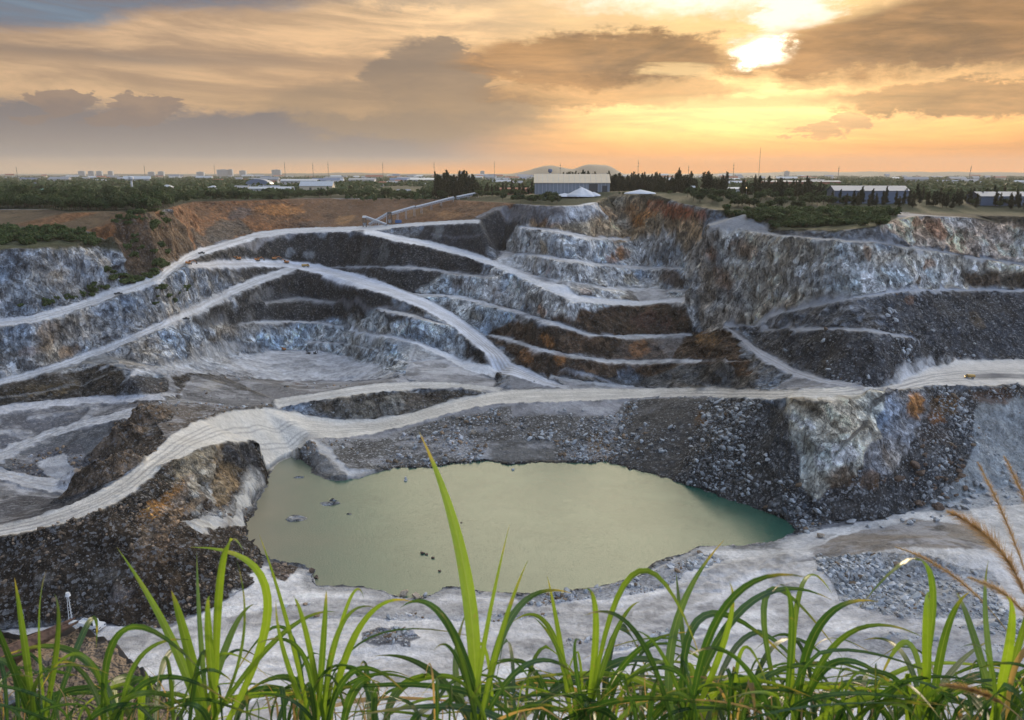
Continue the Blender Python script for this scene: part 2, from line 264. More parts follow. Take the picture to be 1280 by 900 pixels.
 'R5+': [(-106.1,508.4,-77.1),(-75.9,465.3,-71.4),(-54.6,445.6,-71.5),(-36.1,440.5,-77.2),(-28.3,429.9,-79.0),(-10.1,409.8,-81.5),(-8.4,408.4,-81.7)],
 'M4-': [(-82.4,481.8,-60.2),(-59.5,458.5,-59.9),(-54.4,454.7,-60.0)],
 'M4+': [(-84.4,493.7,-60.2),(-60.9,469.9,-59.9),(-55.3,462.6,-60.0)],
 'M3-': [(-163.9,519.9,-62.7),(-149.1,543.1,-63.9),(-145.8,547.3,-64.0),(-121.0,534.7,-64.0),(-117.3,532.6,-63.9)],
 'M3+': [(-167.0,529.9,-62.7),(-152.8,556.9,-63.9),(-149.6,561.9,-64.0),(-122.7,542.6,-64.0),(-118.8,539.5,-63.9)],
 'M5-': [(-174.6,440.0,-63.0),(-169.6,485.1,-69.8),(-163.6,503.2,-72.2),(-148.8,523.1,-75.1),(-127.9,524.2,-76.4),(-108.1,510.9,-76.1)],
 'M5+': [(-176.0,443.8,-63.0),(-171.6,490.8,-69.8),(-165.7,510.0,-72.2),(-150.7,530.2,-75.1),(-129.5,531.3,-76.4),(-109.0,515.4,-76.1)],
 'M7-': [(-134.8,515.4,-86.7),(-110.0,498.0,-84.5),(-104.8,492.7,-83.7),(-77.9,452.9,-78.9),(-53.9,409.6,-76.6),(-49.8,403.4,-76.5)],
 'M7+': [(-136.1,520.8,-86.7),(-111.3,504.6,-84.5),(-106.2,499.6,-83.7),(-78.9,458.9,-78.9),(-54.6,415.2,-76.6),(-50.4,408.4,-76.5)],
 'R8-': [(106.9,396.4,-54.0),(119.0,376.0,-46.1),(120.9,372.6,-44.7),(128.8,353.4,-38.3),(133.6,344.1,-34.9),(142.9,333.9,-30.5),(156.8,335.2,-28.6),(179.0,352.8,-29.8),(203.5,371.5,-32.3),(224.4,381.6,-33.8),(241.3,384.1,-34.4),(247.8,384.5,-34.5),(265.9,388.4,-35.0),(284.4,392.3,-35.4),(303.1,396.1,-35.9),(322.3,400.2,-36.4),(342.0,404.5,-36.9),(361.9,408.6,-37.3),(382.5,413.1,-37.9),(394.1,416.5,-38.3)],
 'R8+': [(109.4,406.4,-54.0),(121.7,384.7,-46.1),(123.5,380.9,-44.7),(131.3,360.6,-38.3),(136.1,350.6,-34.9),(145.6,340.5,-30.5),(159.9,342.2,-28.6),(182.7,360.3,-29.8),(207.7,379.5,-32.3),(229.0,389.8,-33.8),(246.3,392.3,-34.4),(252.9,392.7,-34.5),(271.4,396.7,-35.0),(290.3,400.7,-35.4),(309.4,404.6,-35.9),(329.0,408.8,-36.4),(349.1,413.2,-36.9),(369.4,417.4,-37.3),(390.5,422.0,-37.9),(402.3,425.5,-38.3)],
 'R9-': [(107.1,397.3,-54.0),(106.3,331.7,-56.1),(111.4,306.7,-56.6),(117.3,289.4,-55.3),(125.3,280.3,-54.1),(129.2,277.3,-53.6)],
 'R9+': [(108.0,401.0,-54.0),(112.6,352.5,-56.1),(115.9,319.8,-56.6),(120.2,296.9,-55.3),(127.3,284.9,-54.1),(130.8,281.0,-53.6)],
 'R10-': [(118.4,387.4,-54.3),(118.8,364.7,-49.6),(123.0,335.5,-43.8),(129.9,319.0,-40.6),(137.1,305.8,-38.7),(139.0,304.5,-38.6),(155.3,311.8,-42.3),(167.0,321.3,-45.7)],
 'R10+': [(119.8,392.4,-54.3),(120.8,371.0,-49.6),(125.3,342.1,-43.8),(132.6,326.0,-40.6),(139.9,312.4,-38.7),(141.8,311.0,-38.6),(157.9,317.4,-42.3),(169.0,325.2,-45.7)],
 'R7-': [(108.6,450.5,-7.3),(124.5,436.9,-8.5),(132.2,406.6,-8.9),(138.4,379.2,-8.3),(145.6,359.6,-7.9),(158.4,356.1,-8.5),(177.0,364.9,-11.2),(201.3,382.9,-15.1),(224.4,396.3,-18.9),(242.6,399.7,-21.7),(254.5,397.7,-23.6),(273.6,402.1,-25.6),(292.0,405.0,-27.4),(310.8,408.1,-29.3),(330.1,411.3,-31.3),(349.8,414.8,-33.3),(369.8,418.3,-35.3),(389.0,420.5,-37.2),(397.3,420.1,-37.9)],
 'R7+': [(113.8,472.1,-7.3),(130.7,458.8,-8.5),(136.0,418.8,-8.9),(142.1,389.5,-8.3),(149.3,368.9,-7.9),(162.3,365.1,-8.5),(181.2,373.5,-11.2),(205.7,391.4,-15.1),(229.0,404.6,-18.9),(247.6,408.0,-21.7),(260.7,407.8,-23.6),(280.1,412.0,-25.6),(298.8,414.7,-27.4),(317.8,417.5,-29.3),(337.3,420.6,-31.3),(357.2,423.9,-33.3),(377.4,427.1,-35.3),(396.8,429.2,-37.2),(405.2,428.7,-37.9)],
 'PL-': [(133.8,277.7,-54.7),(140.2,282.0,-55.3),(157.0,291.7,-56.8),(172.2,297.3,-57.8),(187.0,301.3,-58.8),(202.0,305.1,-59.6),(216.6,308.0,-60.4),(231.5,310.9,-61.2),(246.7,313.9,-62.0),(262.3,317.0,-62.8),(278.1,320.1,-63.6),(294.3,323.3,-64.5),(310.8,326.7,-65.4),(319.2,328.3,-65.8)],
 'PL+': [(135.8,282.1,-54.7),(144.5,291.1,-55.3),(170.7,318.8,-56.8),(193.2,335.9,-57.8),(210.9,342.3,-58.8),(227.9,346.7,-59.6),(244.4,349.9,-60.4),(261.2,353.2,-61.2),(278.3,356.6,-62.0),(295.9,360.1,-62.8),(313.8,363.7,-63.6),(332.0,367.4,-64.5),(350.7,371.1,-65.4),(360.1,373.0,-65.8)],
 'pn': [(-86.8,241.5,-91.0),(-83.0,232.2,-91.0),(-74.6,220.9,-91.0),(-63.7,215.8,-91.0),(-58.3,213.4,-91.0),(-54.7,204.1,-91.0),(-44.8,203.7,-91.0),(-41.9,203.6,-91.0),(-36.0,200.6,-91.0),(-29.0,197.6,-91.0),(-22.6,199.3,-91.0),(-17.8,202.8,-91.0),(-8.9,201.3,-91.0),(-4.4,200.6,-91.0),(0.0,200.6,-91.0),(8.8,199.8,-91.0),(14.7,199.3,-91.0),(25.0,203.2,-91.0),(26.2,203.6,-91.0),(34.3,208.7,-91.0),(43.0,214.9,-91.0),(55.1,226.2,-91.0),(57.9,228.9,-91.0),(69.6,228.8,-91.0),(74.5,228.9,-91.0),(85.0,232.8,-91.0),(92.8,239.1,-91.0)],
 'pf': [(-87.8,244.6,-91.0),(-90.2,263.1,-91.0),(-91.7,275.6,-91.0),(-94.7,292.6,-91.0),(-93.7,303.3,-91.0),(-89.9,310.7,-91.0),(-83.6,305.1,-91.0),(-75.3,291.8,-91.0),(-68.5,285.1,-91.0),(-58.4,285.9,-91.0),(-52.0,293.5,-91.0),(-44.5,297.9,-91.0),(-32.4,297.0,-91.0),(-20.4,301.4,-91.0),(-9.3,304.2,-91.0),(0.0,301.4,-91.0),(12.8,303.5,-91.0),(16.4,304.2,-91.0),(30.8,303.5,-91.0),(37.9,303.3,-91.0),(47.9,295.2,-91.0),(60.6,285.1,-91.0),(61.7,284.3,-91.0),(72.1,272.4,-91.0),(73.9,270.3,-91.0),(79.4,263.8,-91.0),(87.8,255.5,-91.0),(93.2,249.6,-91.0),(93.4,240.9,-91.0)],
 'toe': [(-184.6,175.7,-90.0),(-176.6,176.4,-90.0),(-169.2,177.0,-90.0),(-161.8,177.7,-90.0),(-154.4,178.3,-90.0),(-146.9,179.0,-90.0),(-139.4,179.7,-90.0),(-131.8,180.3,-90.0),(-128.8,180.6,-90.0),(-121.6,182.1,-90.0),(-114.4,183.7,-90.0),(-107.9,185.1,-90.0),(-97.7,183.1,-90.0),(-88.8,181.3,-90.0),(-83.0,187.1,-90.0),(-81.5,188.5,-90.0),(-75.3,198.7,-90.0),(-74.7,199.7,-90.0),(-75.2,216.9,-90.5)],
 'near': [(-153.4,112.4,-89.0),(-147.5,112.4,-89.0),(-142.1,112.4,-89.0),(-136.7,112.4,-89.0),(-131.4,112.4,-89.0),(-126.0,112.4,-89.0),(-120.6,112.4,-89.0),(-115.2,112.4,-89.0),(-109.8,112.4,-89.0),(-104.4,112.4,-89.0),(-99.1,112.4,-89.0),(-93.7,112.4,-89.0),(-88.3,112.4,-89.0),(-82.9,112.4,-89.0),(-77.5,112.4,-89.0),(-72.1,112.4,-89.0),(-66.8,112.4,-89.0),(-61.4,112.4,-89.0),(-56.0,112.4,-89.0),(-50.6,112.4,-89.0),(-45.2,112.4,-89.0),(-39.8,112.5,-89.0),(-34.5,112.5,-89.0),(-29.1,112.5,-89.0),(-23.7,112.5,-89.0),(-18.3,112.5,-89.0),(-12.9,112.5,-89.0),(-7.5,112.5,-89.0),(-2.2,112.5,-89.0),(0.0,112.5,-89.0),(5.4,112.5,-89.0),(10.8,112.5,-89.0),(16.2,112.5,-89.0),(21.5,112.5,-89.0),(26.9,112.5,-89.0),(32.3,112.5,-89.0),(37.7,112.5,-89.0),(43.1,112.5,-89.0),(48.5,112.5,-89.0),(53.8,112.5,-89.0),(59.2,112.5,-89.0),(64.6,112.5,-89.0),(70.0,112.5,-89.0),(75.4,112.5,-89.0),(80.8,112.5,-89.0),(86.1,112.5,-89.0),(91.5,112.5,-89.0),(96.9,112.5,-89.0),(102.3,112.5,-89.0),(107.7,112.5,-89.0),(113.1,112.5,-89.0),(118.4,112.5,-89.0),(123.8,112.5,-89.0),(129.2,112.4,-89.0),(134.6,112.4,-89.0),(140.0,112.4,-89.0),(145.4,112.4,-89.0),(150.7,112.4,-89.0),(156.1,112.4,-89.0)],
 'rtoe': [(93.3,239.1,-91.0),(107.0,243.3,-89.8),(110.6,244.4,-89.5),(122.9,246.3,-88.5),(130.2,247.4,-88.0),(145.0,252.4,-87.3),(152.9,255.1,-87.0),(168.2,262.7,-86.5),(184.4,270.8,-86.0),(198.5,274.7,-86.0),(213.0,278.8,-86.0),(227.9,282.9,-86.0),(243.2,287.1,-86.0),(258.9,291.5,-86.0),(275.1,296.0,-86.0),(291.8,300.6,-86.0),(308.9,305.4,-86.0)],
 'rim': [(-461.1,498.7,-0.0),(-439.6,498.7,0.0),(-419.9,498.7,0.0),(-400.3,498.7,0.0),(-380.7,498.7,0.0),(-361.1,498.7,0.0),(-341.4,498.7,0.0),(-321.8,498.7,0.0),(-314.0,498.7,0.0),(-294.3,498.7,0.0),(-284.5,498.7,0.0),(-255.7,467.2,-0.0),(-238.8,473.9,-0.0),(-230.2,477.3,-0.0),(-206.3,457.6,0.0),(-213.4,498.7,-0.0),(-252.2,642.4,0.0),(-233.7,661.5,0.0),(-214.1,681.8,0.0),(-194.7,708.9,0.0),(-182.3,726.1,0.0),(-153.8,726.1,0.0),(-126.0,726.2,-0.0),(-95.3,714.4,0.0),(-66.2,703.4,0.0),(-65.5,703.3,0.0),(-30.7,652.4,0.0),(-4.8,614.0,0.0),(0.0,606.9,0.0),(16.6,561.7,-0.0),(32.3,547.8,-0.0),(54.1,561.7,-0.0),(74.3,631.6,4.0),(87.0,643.8,8.0),(102.5,584.6,7.0),(106.0,557.3,5.0),(107.8,522.8,3.0),(116.9,475.5,1.0),(131.4,450.8,0.3),(138.5,439.5,-0.0),(162.4,458.3,0.0),(186.5,477.3,0.0),(206.7,477.2,0.0),(222.2,477.3,-0.0),(224.8,457.6,-0.0),(239.4,446.8,0.0),(249.3,439.4,0.0),(260.3,428.8,-0.0),(266.6,422.7,-0.0),(289.1,431.5,-0.0),(312.5,440.6,-0.0),(336.9,450.2,-0.0),(362.4,460.1,-0.0),(389.0,470.5,-0.0),(416.9,481.4,-0.0),(446.0,492.8,-0.0),(461.1,498.7,0.0)],
 'cr': [(137.2,414.1,-6.4),(144.7,389.0,-4.9),(153.2,372.2,-3.9),(154.3,369.5,-3.8),(168.0,369.5,-1.6),(183.4,386.7,0.3),(198.3,398.5,1.2),(225.7,414.8,-0.1),(242.0,426.1,-1.0),(254.4,423.1,-3.7),(264.5,417.9,-6.3),(286.7,426.1,-7.6),(305.9,429.2,-8.6),(325.7,432.8,-9.6),(346.0,436.6,-10.7),(366.9,440.7,-11.8),(388.1,444.8,-12.9),(408.3,447.5,-14.0),(417.5,447.7,-14.4)],
 'lcr': [(-321.5,343.8,-10.1),(-308.6,346.3,-10.3),(-297.2,349.0,-10.5),(-286.6,353.1,-10.9),(-277.4,359.4,-11.4),(-269.0,367.4,-12.1),(-259.9,375.4,-12.8),(-248.8,381.3,-13.2),(-243.5,382.6,-13.3),(-231.1,387.4,-13.5),(-228.3,389.8,-13.6),(-218.6,404.3,-14.3),(-219.9,427.9,-16.0),(-217.7,439.7,-21.6),(-213.1,437.6,-24.9)],
 'ltop': [(-397.8,428.2,-5.7),(-380.1,429.2,-5.8),(-364.2,430.5,-5.8),(-348.8,432.5,-6.0),(-334.0,435.5,-6.2),(-319.5,439.2,-6.4),(-304.6,442.8,-6.6),(-288.9,445.6,-6.8),(-282.6,446.7,-6.9),(-264.3,445.6,-7.1),(-255.8,446.1,-7.3),(-232.8,439.0,-8.3),(-230.4,439.3,-8.6),(-214.9,434.0,-9.9)],
}
ZONES = [  # plan outline, face colour, floor colour, rock contrast, talus
 ([(-321.5,343.8),(-314.8,345.8),(-308.0,347.9),(-301.3,350.2),(-294.8,352.9),(-288.8,356.3),(-283.3,360.6),(-278.1,365.7),(-273.1,371.3),(-267.9,376.9),(-262.0,382.0),(-255.3,386.3),(-247.5,389.1),(-239.1,391.3),(-231.7,395.2),(-225.4,401.6),(-219.5,409.0),(-219.4,428.9),(-201.7,424.9),(-194.0,436.1),(-187.8,452.6),(-185.5,480.3),(-181.6,533.5),(-173.4,558.0),(-162.3,515.9),(-167.5,483.6),(-169.9,448.9),(-167.2,407.2),(-167.0,379.8),(-167.1,356.7),(-172.5,346.7),(-182.2,345.9),(-190.0,343.3),(-196.4,338.7),(-202.3,333.5),(-208.0,328.3),(-213.4,323.2),(-219.4,319.3),(-225.2,315.4),(-230.4,310.9),(-234.6,305.5),(-237.7,299.0),(-240.4,292.4),(-244.2,287.5),(-249.2,284.3),(-255.0,282.2),(-261.8,281.1),(-269.3,281.0),(-276.8,280.7)],(0.38, 0.4, 0.43),(0.2, 0.21, 0.22),1,0.1),
 ([(-394.6,424.6),(-383.4,424.2),(-372.4,423.8),(-361.5,423.6),(-350.9,423.7),(-340.6,424.3),(-330.8,425.4),(-321.3,427.0),(-311.9,429.0),(-302.4,431.0),(-292.7,432.7),(-282.5,434.0),(-271.9,434.6),(-260.9,434.5),(-250.7,435.9),(-239.2,435.0),(-229.7,437.9),(-216.6,434.5),(-212.6,449.9),(-201.6,451.5),(-204.1,499.5),(-190.7,448.4),(-198.3,420.5),(-209.8,427.6),(-218.7,427.1),(-217.9,405.7),(-223.1,397.1),(-228.5,389.4),(-235.5,385.1),(-243.5,382.5),(-251.5,380.2),(-258.3,376.4),(-264.3,371.6),(-269.7,366.4),(-275.0,361.3),(-280.4,356.7),(-286.2,353.0),(-292.6,350.1),(-299.5,348.0),(-306.7,346.3),(-314.0,344.8),(-321.2,343.4)],(0.055, 0.055, 0.03),(0.05, 0.055, 0.025),0.5,0.1),
 ([(-461.1,498.7),(-448.8,498.7),(-436.4,498.7),(-424.0,498.7),(-411.6,498.7),(-399.2,498.7),(-386.8,498.7),(-374.4,498.7),(-362.0,498.7),(-349.7,498.7),(-337.3,498.7),(-324.9,498.7),(-312.5,498.7),(-300.1,498.7),(-287.7,498.7),(-275.3,498.7),(-262.9,498.7),(-250.6,498.7),(-238.2,498.7),(-225.8,498.7),(-213.4,498.7),(-202.5,463.8),(-208.7,447.9),(-214.9,434.0),(-230.4,439.3),(-240.1,436.9),(-252.0,438.2),(-262.3,436.9),(-273.4,437.1),(-284.1,436.5),(-294.4,435.3),(-304.3,433.7),(-313.9,431.9),(-323.5,430.1),(-333.2,428.6),(-343.2,427.6),(-353.6,427.1),(-364.3,427.0),(-375.3,427.2),(-386.5,427.7),(-397.8,428.2)],(0.28, 0.13, 0.055),(0.1, 0.07, 0.04),0.6,0.1),
 ([(-222.4,458.3),(-207.3,454.0),(-212.5,496.4),(-239.9,625.3),(-211.6,564.1),(-194.4,487.1),(-190.7,448.4),(-194.3,428.7),(-203.5,423.0),(-217.0,435.6)],(0.1, 0.065, 0.04),(0.07, 0.06, 0.035),0.6,0.2),
 ([(-218.3,510.2),(-259.7,661.7),(-247.3,675.0),(-234.3,688.9),(-220.8,703.3),(-204.2,705.8),(-189.4,715.4),(-174.1,724.7),(-156.4,724.8),(-138.6,724.9),(-120.6,723.4),(-102.5,721.0),(-85.1,723.6),(-67.7,726.2),(-47.9,697.8),(-29.7,671.6),(-12.7,647.3),(3.1,624.6),(2.9,586.2),(-13.8,601.3),(-30.3,595.0),(-48.1,609.7),(-64.9,618.8),(-83.1,634.6),(-101.4,646.6),(-117.5,642.8),(-132.5,637.9),(-148.5,638.8),(-164.9,641.0),(-179.2,635.3),(-193.6,631.0),(-201.2,597.1),(-207.7,565.6),(-206.2,517.4),(-212.8,520.6)],(0.21, 0.1, 0.045),(0.13, 0.07, 0.038),0.65,0.2),
 ([(-216.4,542.6),(-225.2,626.3),(-213.7,637.7),(-199.9,627.4),(-207.2,564.0),(-206.2,517.4)],(0.12, 0.09, 0.07),(0.1, 0.08, 0.06),0.8,0.3),
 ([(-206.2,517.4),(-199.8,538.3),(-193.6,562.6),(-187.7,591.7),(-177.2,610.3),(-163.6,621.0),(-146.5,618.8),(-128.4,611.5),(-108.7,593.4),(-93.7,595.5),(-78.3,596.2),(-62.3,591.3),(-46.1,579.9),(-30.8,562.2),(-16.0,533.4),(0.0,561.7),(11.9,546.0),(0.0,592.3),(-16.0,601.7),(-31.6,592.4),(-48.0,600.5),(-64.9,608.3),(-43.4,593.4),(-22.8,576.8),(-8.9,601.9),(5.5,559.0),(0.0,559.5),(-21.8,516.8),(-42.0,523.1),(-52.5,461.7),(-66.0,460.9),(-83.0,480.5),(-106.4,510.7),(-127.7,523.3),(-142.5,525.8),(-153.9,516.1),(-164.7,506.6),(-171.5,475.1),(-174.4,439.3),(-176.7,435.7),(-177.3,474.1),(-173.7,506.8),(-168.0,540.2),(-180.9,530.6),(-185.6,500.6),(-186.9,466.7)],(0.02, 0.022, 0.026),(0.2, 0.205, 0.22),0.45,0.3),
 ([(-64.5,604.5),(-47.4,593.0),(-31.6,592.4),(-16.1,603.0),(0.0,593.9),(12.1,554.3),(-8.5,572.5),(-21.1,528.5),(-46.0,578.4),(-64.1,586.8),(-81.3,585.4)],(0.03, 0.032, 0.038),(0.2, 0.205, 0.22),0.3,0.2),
 ([(-44.9,527.3),(-29.3,515.9),(-14.3,501.9),(0.0,491.7),(0.0,441.9),(-18.7,458.0),(-37.6,462.8),(-63.8,523.6)],(0.6, 0.68, 0.76),(0.42, 0.43, 0.45),1,0.1),
 ([(-110.7,519.4),(-89.7,490.9),(-71.0,466.4),(-55.4,454.8),(-44.3,458.6),(-32.0,449.2),(-13.0,422.8),(-16.6,402.3),(-28.6,395.8),(-40.7,394.8),(-56.8,393.6),(-72.3,425.1),(-88.2,450.9),(-104.0,470.7),(-119.6,485.5),(-135.0,496.6),(-149.3,502.6),(-158.8,492.9),(-166.5,479.7),(-159.8,500.4),(-150.7,516.5),(-139.2,527.0),(-126.5,530.2)],(0.58, 0.65, 0.72),(0.36, 0.37, 0.4),1,0.2),
 ([(2.8,574.4),(16.3,550.7),(29.2,538.3),(42.9,543.9),(58.2,562.1),(77.1,601.1),(90.6,593.3),(101.0,569.8),(106.5,527.8),(111.6,493.2),(98.9,425.5),(97.3,437.1),(86.8,443.8),(75.6,447.8),(63.1,445.0),(49.8,433.1),(37.1,421.6),(25.8,424.0),(13.5,443.2),(0.0,458.4),(-20.0,494.5),(-5.7,574.2)],(0.8, 0.83, 0.86),(0.5, 0.5, 0.52),1,0.1),
 ([(15.5,562.1),(32.7,568.8),(57.8,661.7),(92.6,790.3),(144.0,980.5),(102.4,580.2),(107.8,522.6),(114.1,483.4),(109.6,460.3),(105.8,507.7),(98.7,552.4),(84.2,565.3),(52.5,519.3),(38.9,516.8),(26.0,524.7),(8.3,557.0)],(0.52, 0.38, 0.24),(0.35, 0.3, 0.26),1,0.1),
 ([(59.6,578.2),(152.3,1128.4),(160.9,1002.4),(167.8,901.7),(127.9,576.2),(105.6,551.3),(94.0,598.3),(80.5,620.9),(69.2,601.0)],(0.07, 0.06, 0.035),(0.07, 0.065, 0.035),0.6,0.2),
 ([(21.9,432.3),(33.2,423.2),(45.9,432.5),(60.6,448.5),(74.5,453.6),(86.8,449.1),(97.6,439.3),(100.3,404.7),(109.7,407.9),(102.7,335.2),(101.5,317.3),(93.3,327.7),(88.8,344.0),(82.7,357.4),(74.9,366.3),(65.9,370.8),(56.2,371.9),(46.1,371.2),(35.0,376.1),(23.6,380.7),(14.2,392.4),(4.2,407.8),(-12.9,451.0),(-13.2,462.2),(0.0,453.6),(11.0,432.0),(21.1,415.2)],(0.085, 0.05, 0.029),(0.3, 0.31, 0.33),0.9,0.18),
 ([(20.0,387.7),(33.7,384.8),(48.0,387.8),(60.0,390.8),(70.7,385.8),(81.9,384.6),(91.6,377.3),(95.0,348.8),(101.7,323.6),(96.7,311.2),(93.1,328.8),(88.3,345.5),(81.8,358.8),(73.5,367.3),(64.1,371.3),(53.9,371.9),(43.2,379.7),(31.6,382.1)],(0.12, 0.12, 0.12),(0.33, 0.33, 0.35),0.9,0.2),
 ([(-26.0,438.5),(-18.2,446.4),(-6.4,412.7),(-3.2,389.6),(-14.7,406.7),(-26.4,428.8)],(0.07, 0.065, 0.06),(0.3, 0.3, 0.3),1,0.3),
 ([(108.3,493.4),(110.7,448.2),(121.7,443.1),(128.1,423.8),(134.6,407.9),(139.0,388.8),(143.1,371.4),(147.9,358.3),(156.6,355.4),(167.8,358.3),(185.9,374.6),(201.3,385.6),(216.7,395.5),(232.8,402.5),(246.0,404.0),(257.5,402.7),(271.7,408.7),(284.8,412.8),(296.6,414.7),(308.5,416.6),(320.6,418.7),(332.9,420.9),(345.4,423.1),(358.1,425.5),(370.9,427.8),(383.8,430.0),(396.0,431.5),(406.9,431.4),(396.4,419.1),(383.6,417.2),(370.6,414.7),(357.9,412.6),(345.2,410.4),(332.6,408.0),(320.1,405.8),(307.8,403.6),(295.7,401.5),(283.7,399.3),(271.4,396.7),(259.3,394.1),(248.0,392.5),(237.1,391.5),(224.8,387.9),(210.6,380.6),(192.4,365.3),(174.8,349.7),(160.9,340.0),(151.7,339.8),(142.0,341.3),(135.1,350.5),(129.0,363.4),(122.9,378.9),(116.9,390.5),(110.6,403.0),(101.8,402.9),(102.8,446.7)],(0.8, 0.75, 0.66),(0.4, 0.4, 0.42),1,0.1),
 ([(108.3,493.4),(115.0,447.1),(114.4,432.2),(118.1,395.4),(111.5,398.9),(100.7,406.8),(105.2,474.5)],(0.5, 0.46, 0.41),(0.3, 0.28, 0.27),1,0.3),
 ([(169.4,369.8),(190.6,402.0),(201.5,398.7),(221.0,411.8),(242.0,426.1),(254.3,423.6),(264.8,418.5),(279.7,425.3),(291.7,427.4),(303.9,429.5),(316.2,431.8),(328.8,434.1),(341.4,436.4),(354.3,438.9),(367.3,441.3),(380.5,443.8),(393.6,446.0),(406.1,447.5),(417.5,447.7),(406.9,431.4),(396.0,431.5),(383.8,430.1),(371.0,428.0),(358.2,425.7),(345.6,423.4),(333.1,421.2),(320.8,419.0),(308.7,417.0),(296.8,415.1),(285.0,413.3),(273.2,411.1),(260.8,407.9),(249.3,408.4),(236.9,407.2),(222.2,401.7),(205.3,391.4),(188.0,379.2)],(0.8, 0.62, 0.48),(0.4, 0.35, 0.3),1,0.1),
 ([(221.7,392.3),(234.0,396.3),(244.5,397.1),(254.0,396.2),(265.9,399.1),(277.6,401.4),(289.2,403.4),(300.9,405.4),(312.8,407.6),(324.9,409.8),(337.2,412.1),(349.7,414.5),(362.2,416.8),(374.8,419.0),(388.3,422.1),(403.1,426.4),(396.4,419.1),(384.3,417.5),(371.9,415.3),(359.8,413.5),(347.8,411.5),(335.7,409.5),(323.8,407.4),(311.8,405.1),(299.8,402.7),(287.9,400.3),(276.2,397.9),(264.5,395.3),(253.0,392.9),(242.7,392.3),(231.9,390.7),(219.5,386.3)],(0.09, 0.075, 0.06),(0.2, 0.2, 0.2),1,0.1),
 ([(120.4,470.5),(132.9,470.9),(146.4,474.7),(160.1,478.6),(174.0,482.5),(188.2,486.4),(202.5,490.4),(217.2,494.5),(232.0,498.7),(190.6,401.0),(169.3,369.5),(159.3,370.4),(150.7,375.1),(144.6,387.3),(139.6,404.7),(135.3,427.2),(131.0,453.0),(122.8,468.8)],(0.03, 0.035, 0.016),(0.035, 0.04, 0.018),0.5,0),
 ([(217.6,455.8),(230.9,459.7),(243.5,461.8),(256.2,464.0),(268.9,466.1),(281.8,468.3),(294.9,470.5),(308.0,472.8),(321.3,475.0),(334.7,477.3),(348.2,479.6),(361.8,481.9),(375.6,484.2),(389.5,486.6),(403.6,488.9),(417.8,491.4),(432.1,493.8),(446.5,496.2),(461.1,498.7),(417.5,447.7),(405.9,447.3),(393.3,445.7),(380.1,443.3),(366.9,440.7),(353.8,438.1),(340.9,435.7),(328.2,433.3),(315.7,431.0),(303.5,428.8),(291.4,426.8),(279.6,425.0),(264.5,417.9),(253.9,422.9),(242.0,426.1),(226.9,421.9),(218.4,430.3)],(0.05, 0.045, 0.035),(0.06, 0.055, 0.04),0.5,0),
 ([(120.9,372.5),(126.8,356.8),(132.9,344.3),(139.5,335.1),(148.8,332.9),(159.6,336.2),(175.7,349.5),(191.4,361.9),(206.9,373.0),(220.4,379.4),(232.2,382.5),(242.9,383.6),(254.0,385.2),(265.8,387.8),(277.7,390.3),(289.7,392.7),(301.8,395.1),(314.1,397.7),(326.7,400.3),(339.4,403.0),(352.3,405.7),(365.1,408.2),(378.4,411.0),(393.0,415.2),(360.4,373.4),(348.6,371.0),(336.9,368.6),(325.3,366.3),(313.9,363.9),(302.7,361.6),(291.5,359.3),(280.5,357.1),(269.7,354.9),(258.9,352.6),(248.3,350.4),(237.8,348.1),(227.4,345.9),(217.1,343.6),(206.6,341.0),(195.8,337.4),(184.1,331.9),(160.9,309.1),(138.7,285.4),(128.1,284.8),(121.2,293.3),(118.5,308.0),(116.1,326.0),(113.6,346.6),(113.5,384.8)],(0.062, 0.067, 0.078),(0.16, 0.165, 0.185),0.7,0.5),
 ([(120.9,372.6),(126.9,357.2),(132.9,344.5),(139.6,335.2),(148.8,332.9),(158.0,333.1),(148.0,317.0),(138.9,317.9),(132.1,324.5),(127.3,333.7),(123.3,346.4),(120.8,365.4),(119.5,391.5)],(0.2, 0.21, 0.23),(0.32, 0.33, 0.36),1,0.3),
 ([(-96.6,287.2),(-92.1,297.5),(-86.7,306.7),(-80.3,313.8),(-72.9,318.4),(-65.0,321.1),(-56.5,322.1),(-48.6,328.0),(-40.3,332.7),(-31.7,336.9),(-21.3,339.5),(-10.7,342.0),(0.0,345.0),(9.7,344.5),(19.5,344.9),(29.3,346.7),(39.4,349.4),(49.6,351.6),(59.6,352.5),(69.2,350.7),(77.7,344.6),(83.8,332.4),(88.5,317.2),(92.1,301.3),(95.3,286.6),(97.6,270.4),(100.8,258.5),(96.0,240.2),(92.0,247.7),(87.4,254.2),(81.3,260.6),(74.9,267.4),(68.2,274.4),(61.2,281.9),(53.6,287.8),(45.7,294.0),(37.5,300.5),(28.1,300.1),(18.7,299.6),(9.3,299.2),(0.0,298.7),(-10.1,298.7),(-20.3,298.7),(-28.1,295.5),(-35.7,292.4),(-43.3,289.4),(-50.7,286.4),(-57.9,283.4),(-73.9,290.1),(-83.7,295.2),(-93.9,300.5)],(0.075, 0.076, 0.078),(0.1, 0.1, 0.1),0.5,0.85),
 ([(0.0,349.1),(10.1,347.5),(20.2,346.9),(30.4,348.2),(40.8,350.4),(51.2,351.7),(46.0,338.9),(36.7,338.0),(27.4,336.7),(18.2,336.0),(9.1,336.1),(0.0,336.9)],(0.2, 0.21, 0.23),(0.25, 0.25, 0.27),0.3,0.2),
 ([(58.3,350.2),(67.0,348.2),(74.9,343.1),(81.5,333.3),(86.5,319.7),(78.1,310.2),(61.8,283.5),(55.2,288.9),(48.4,294.6),(41.4,300.5),(52.0,331.5)],(0.055, 0.053, 0.052),(0.08, 0.08, 0.08),0.2,0.35),
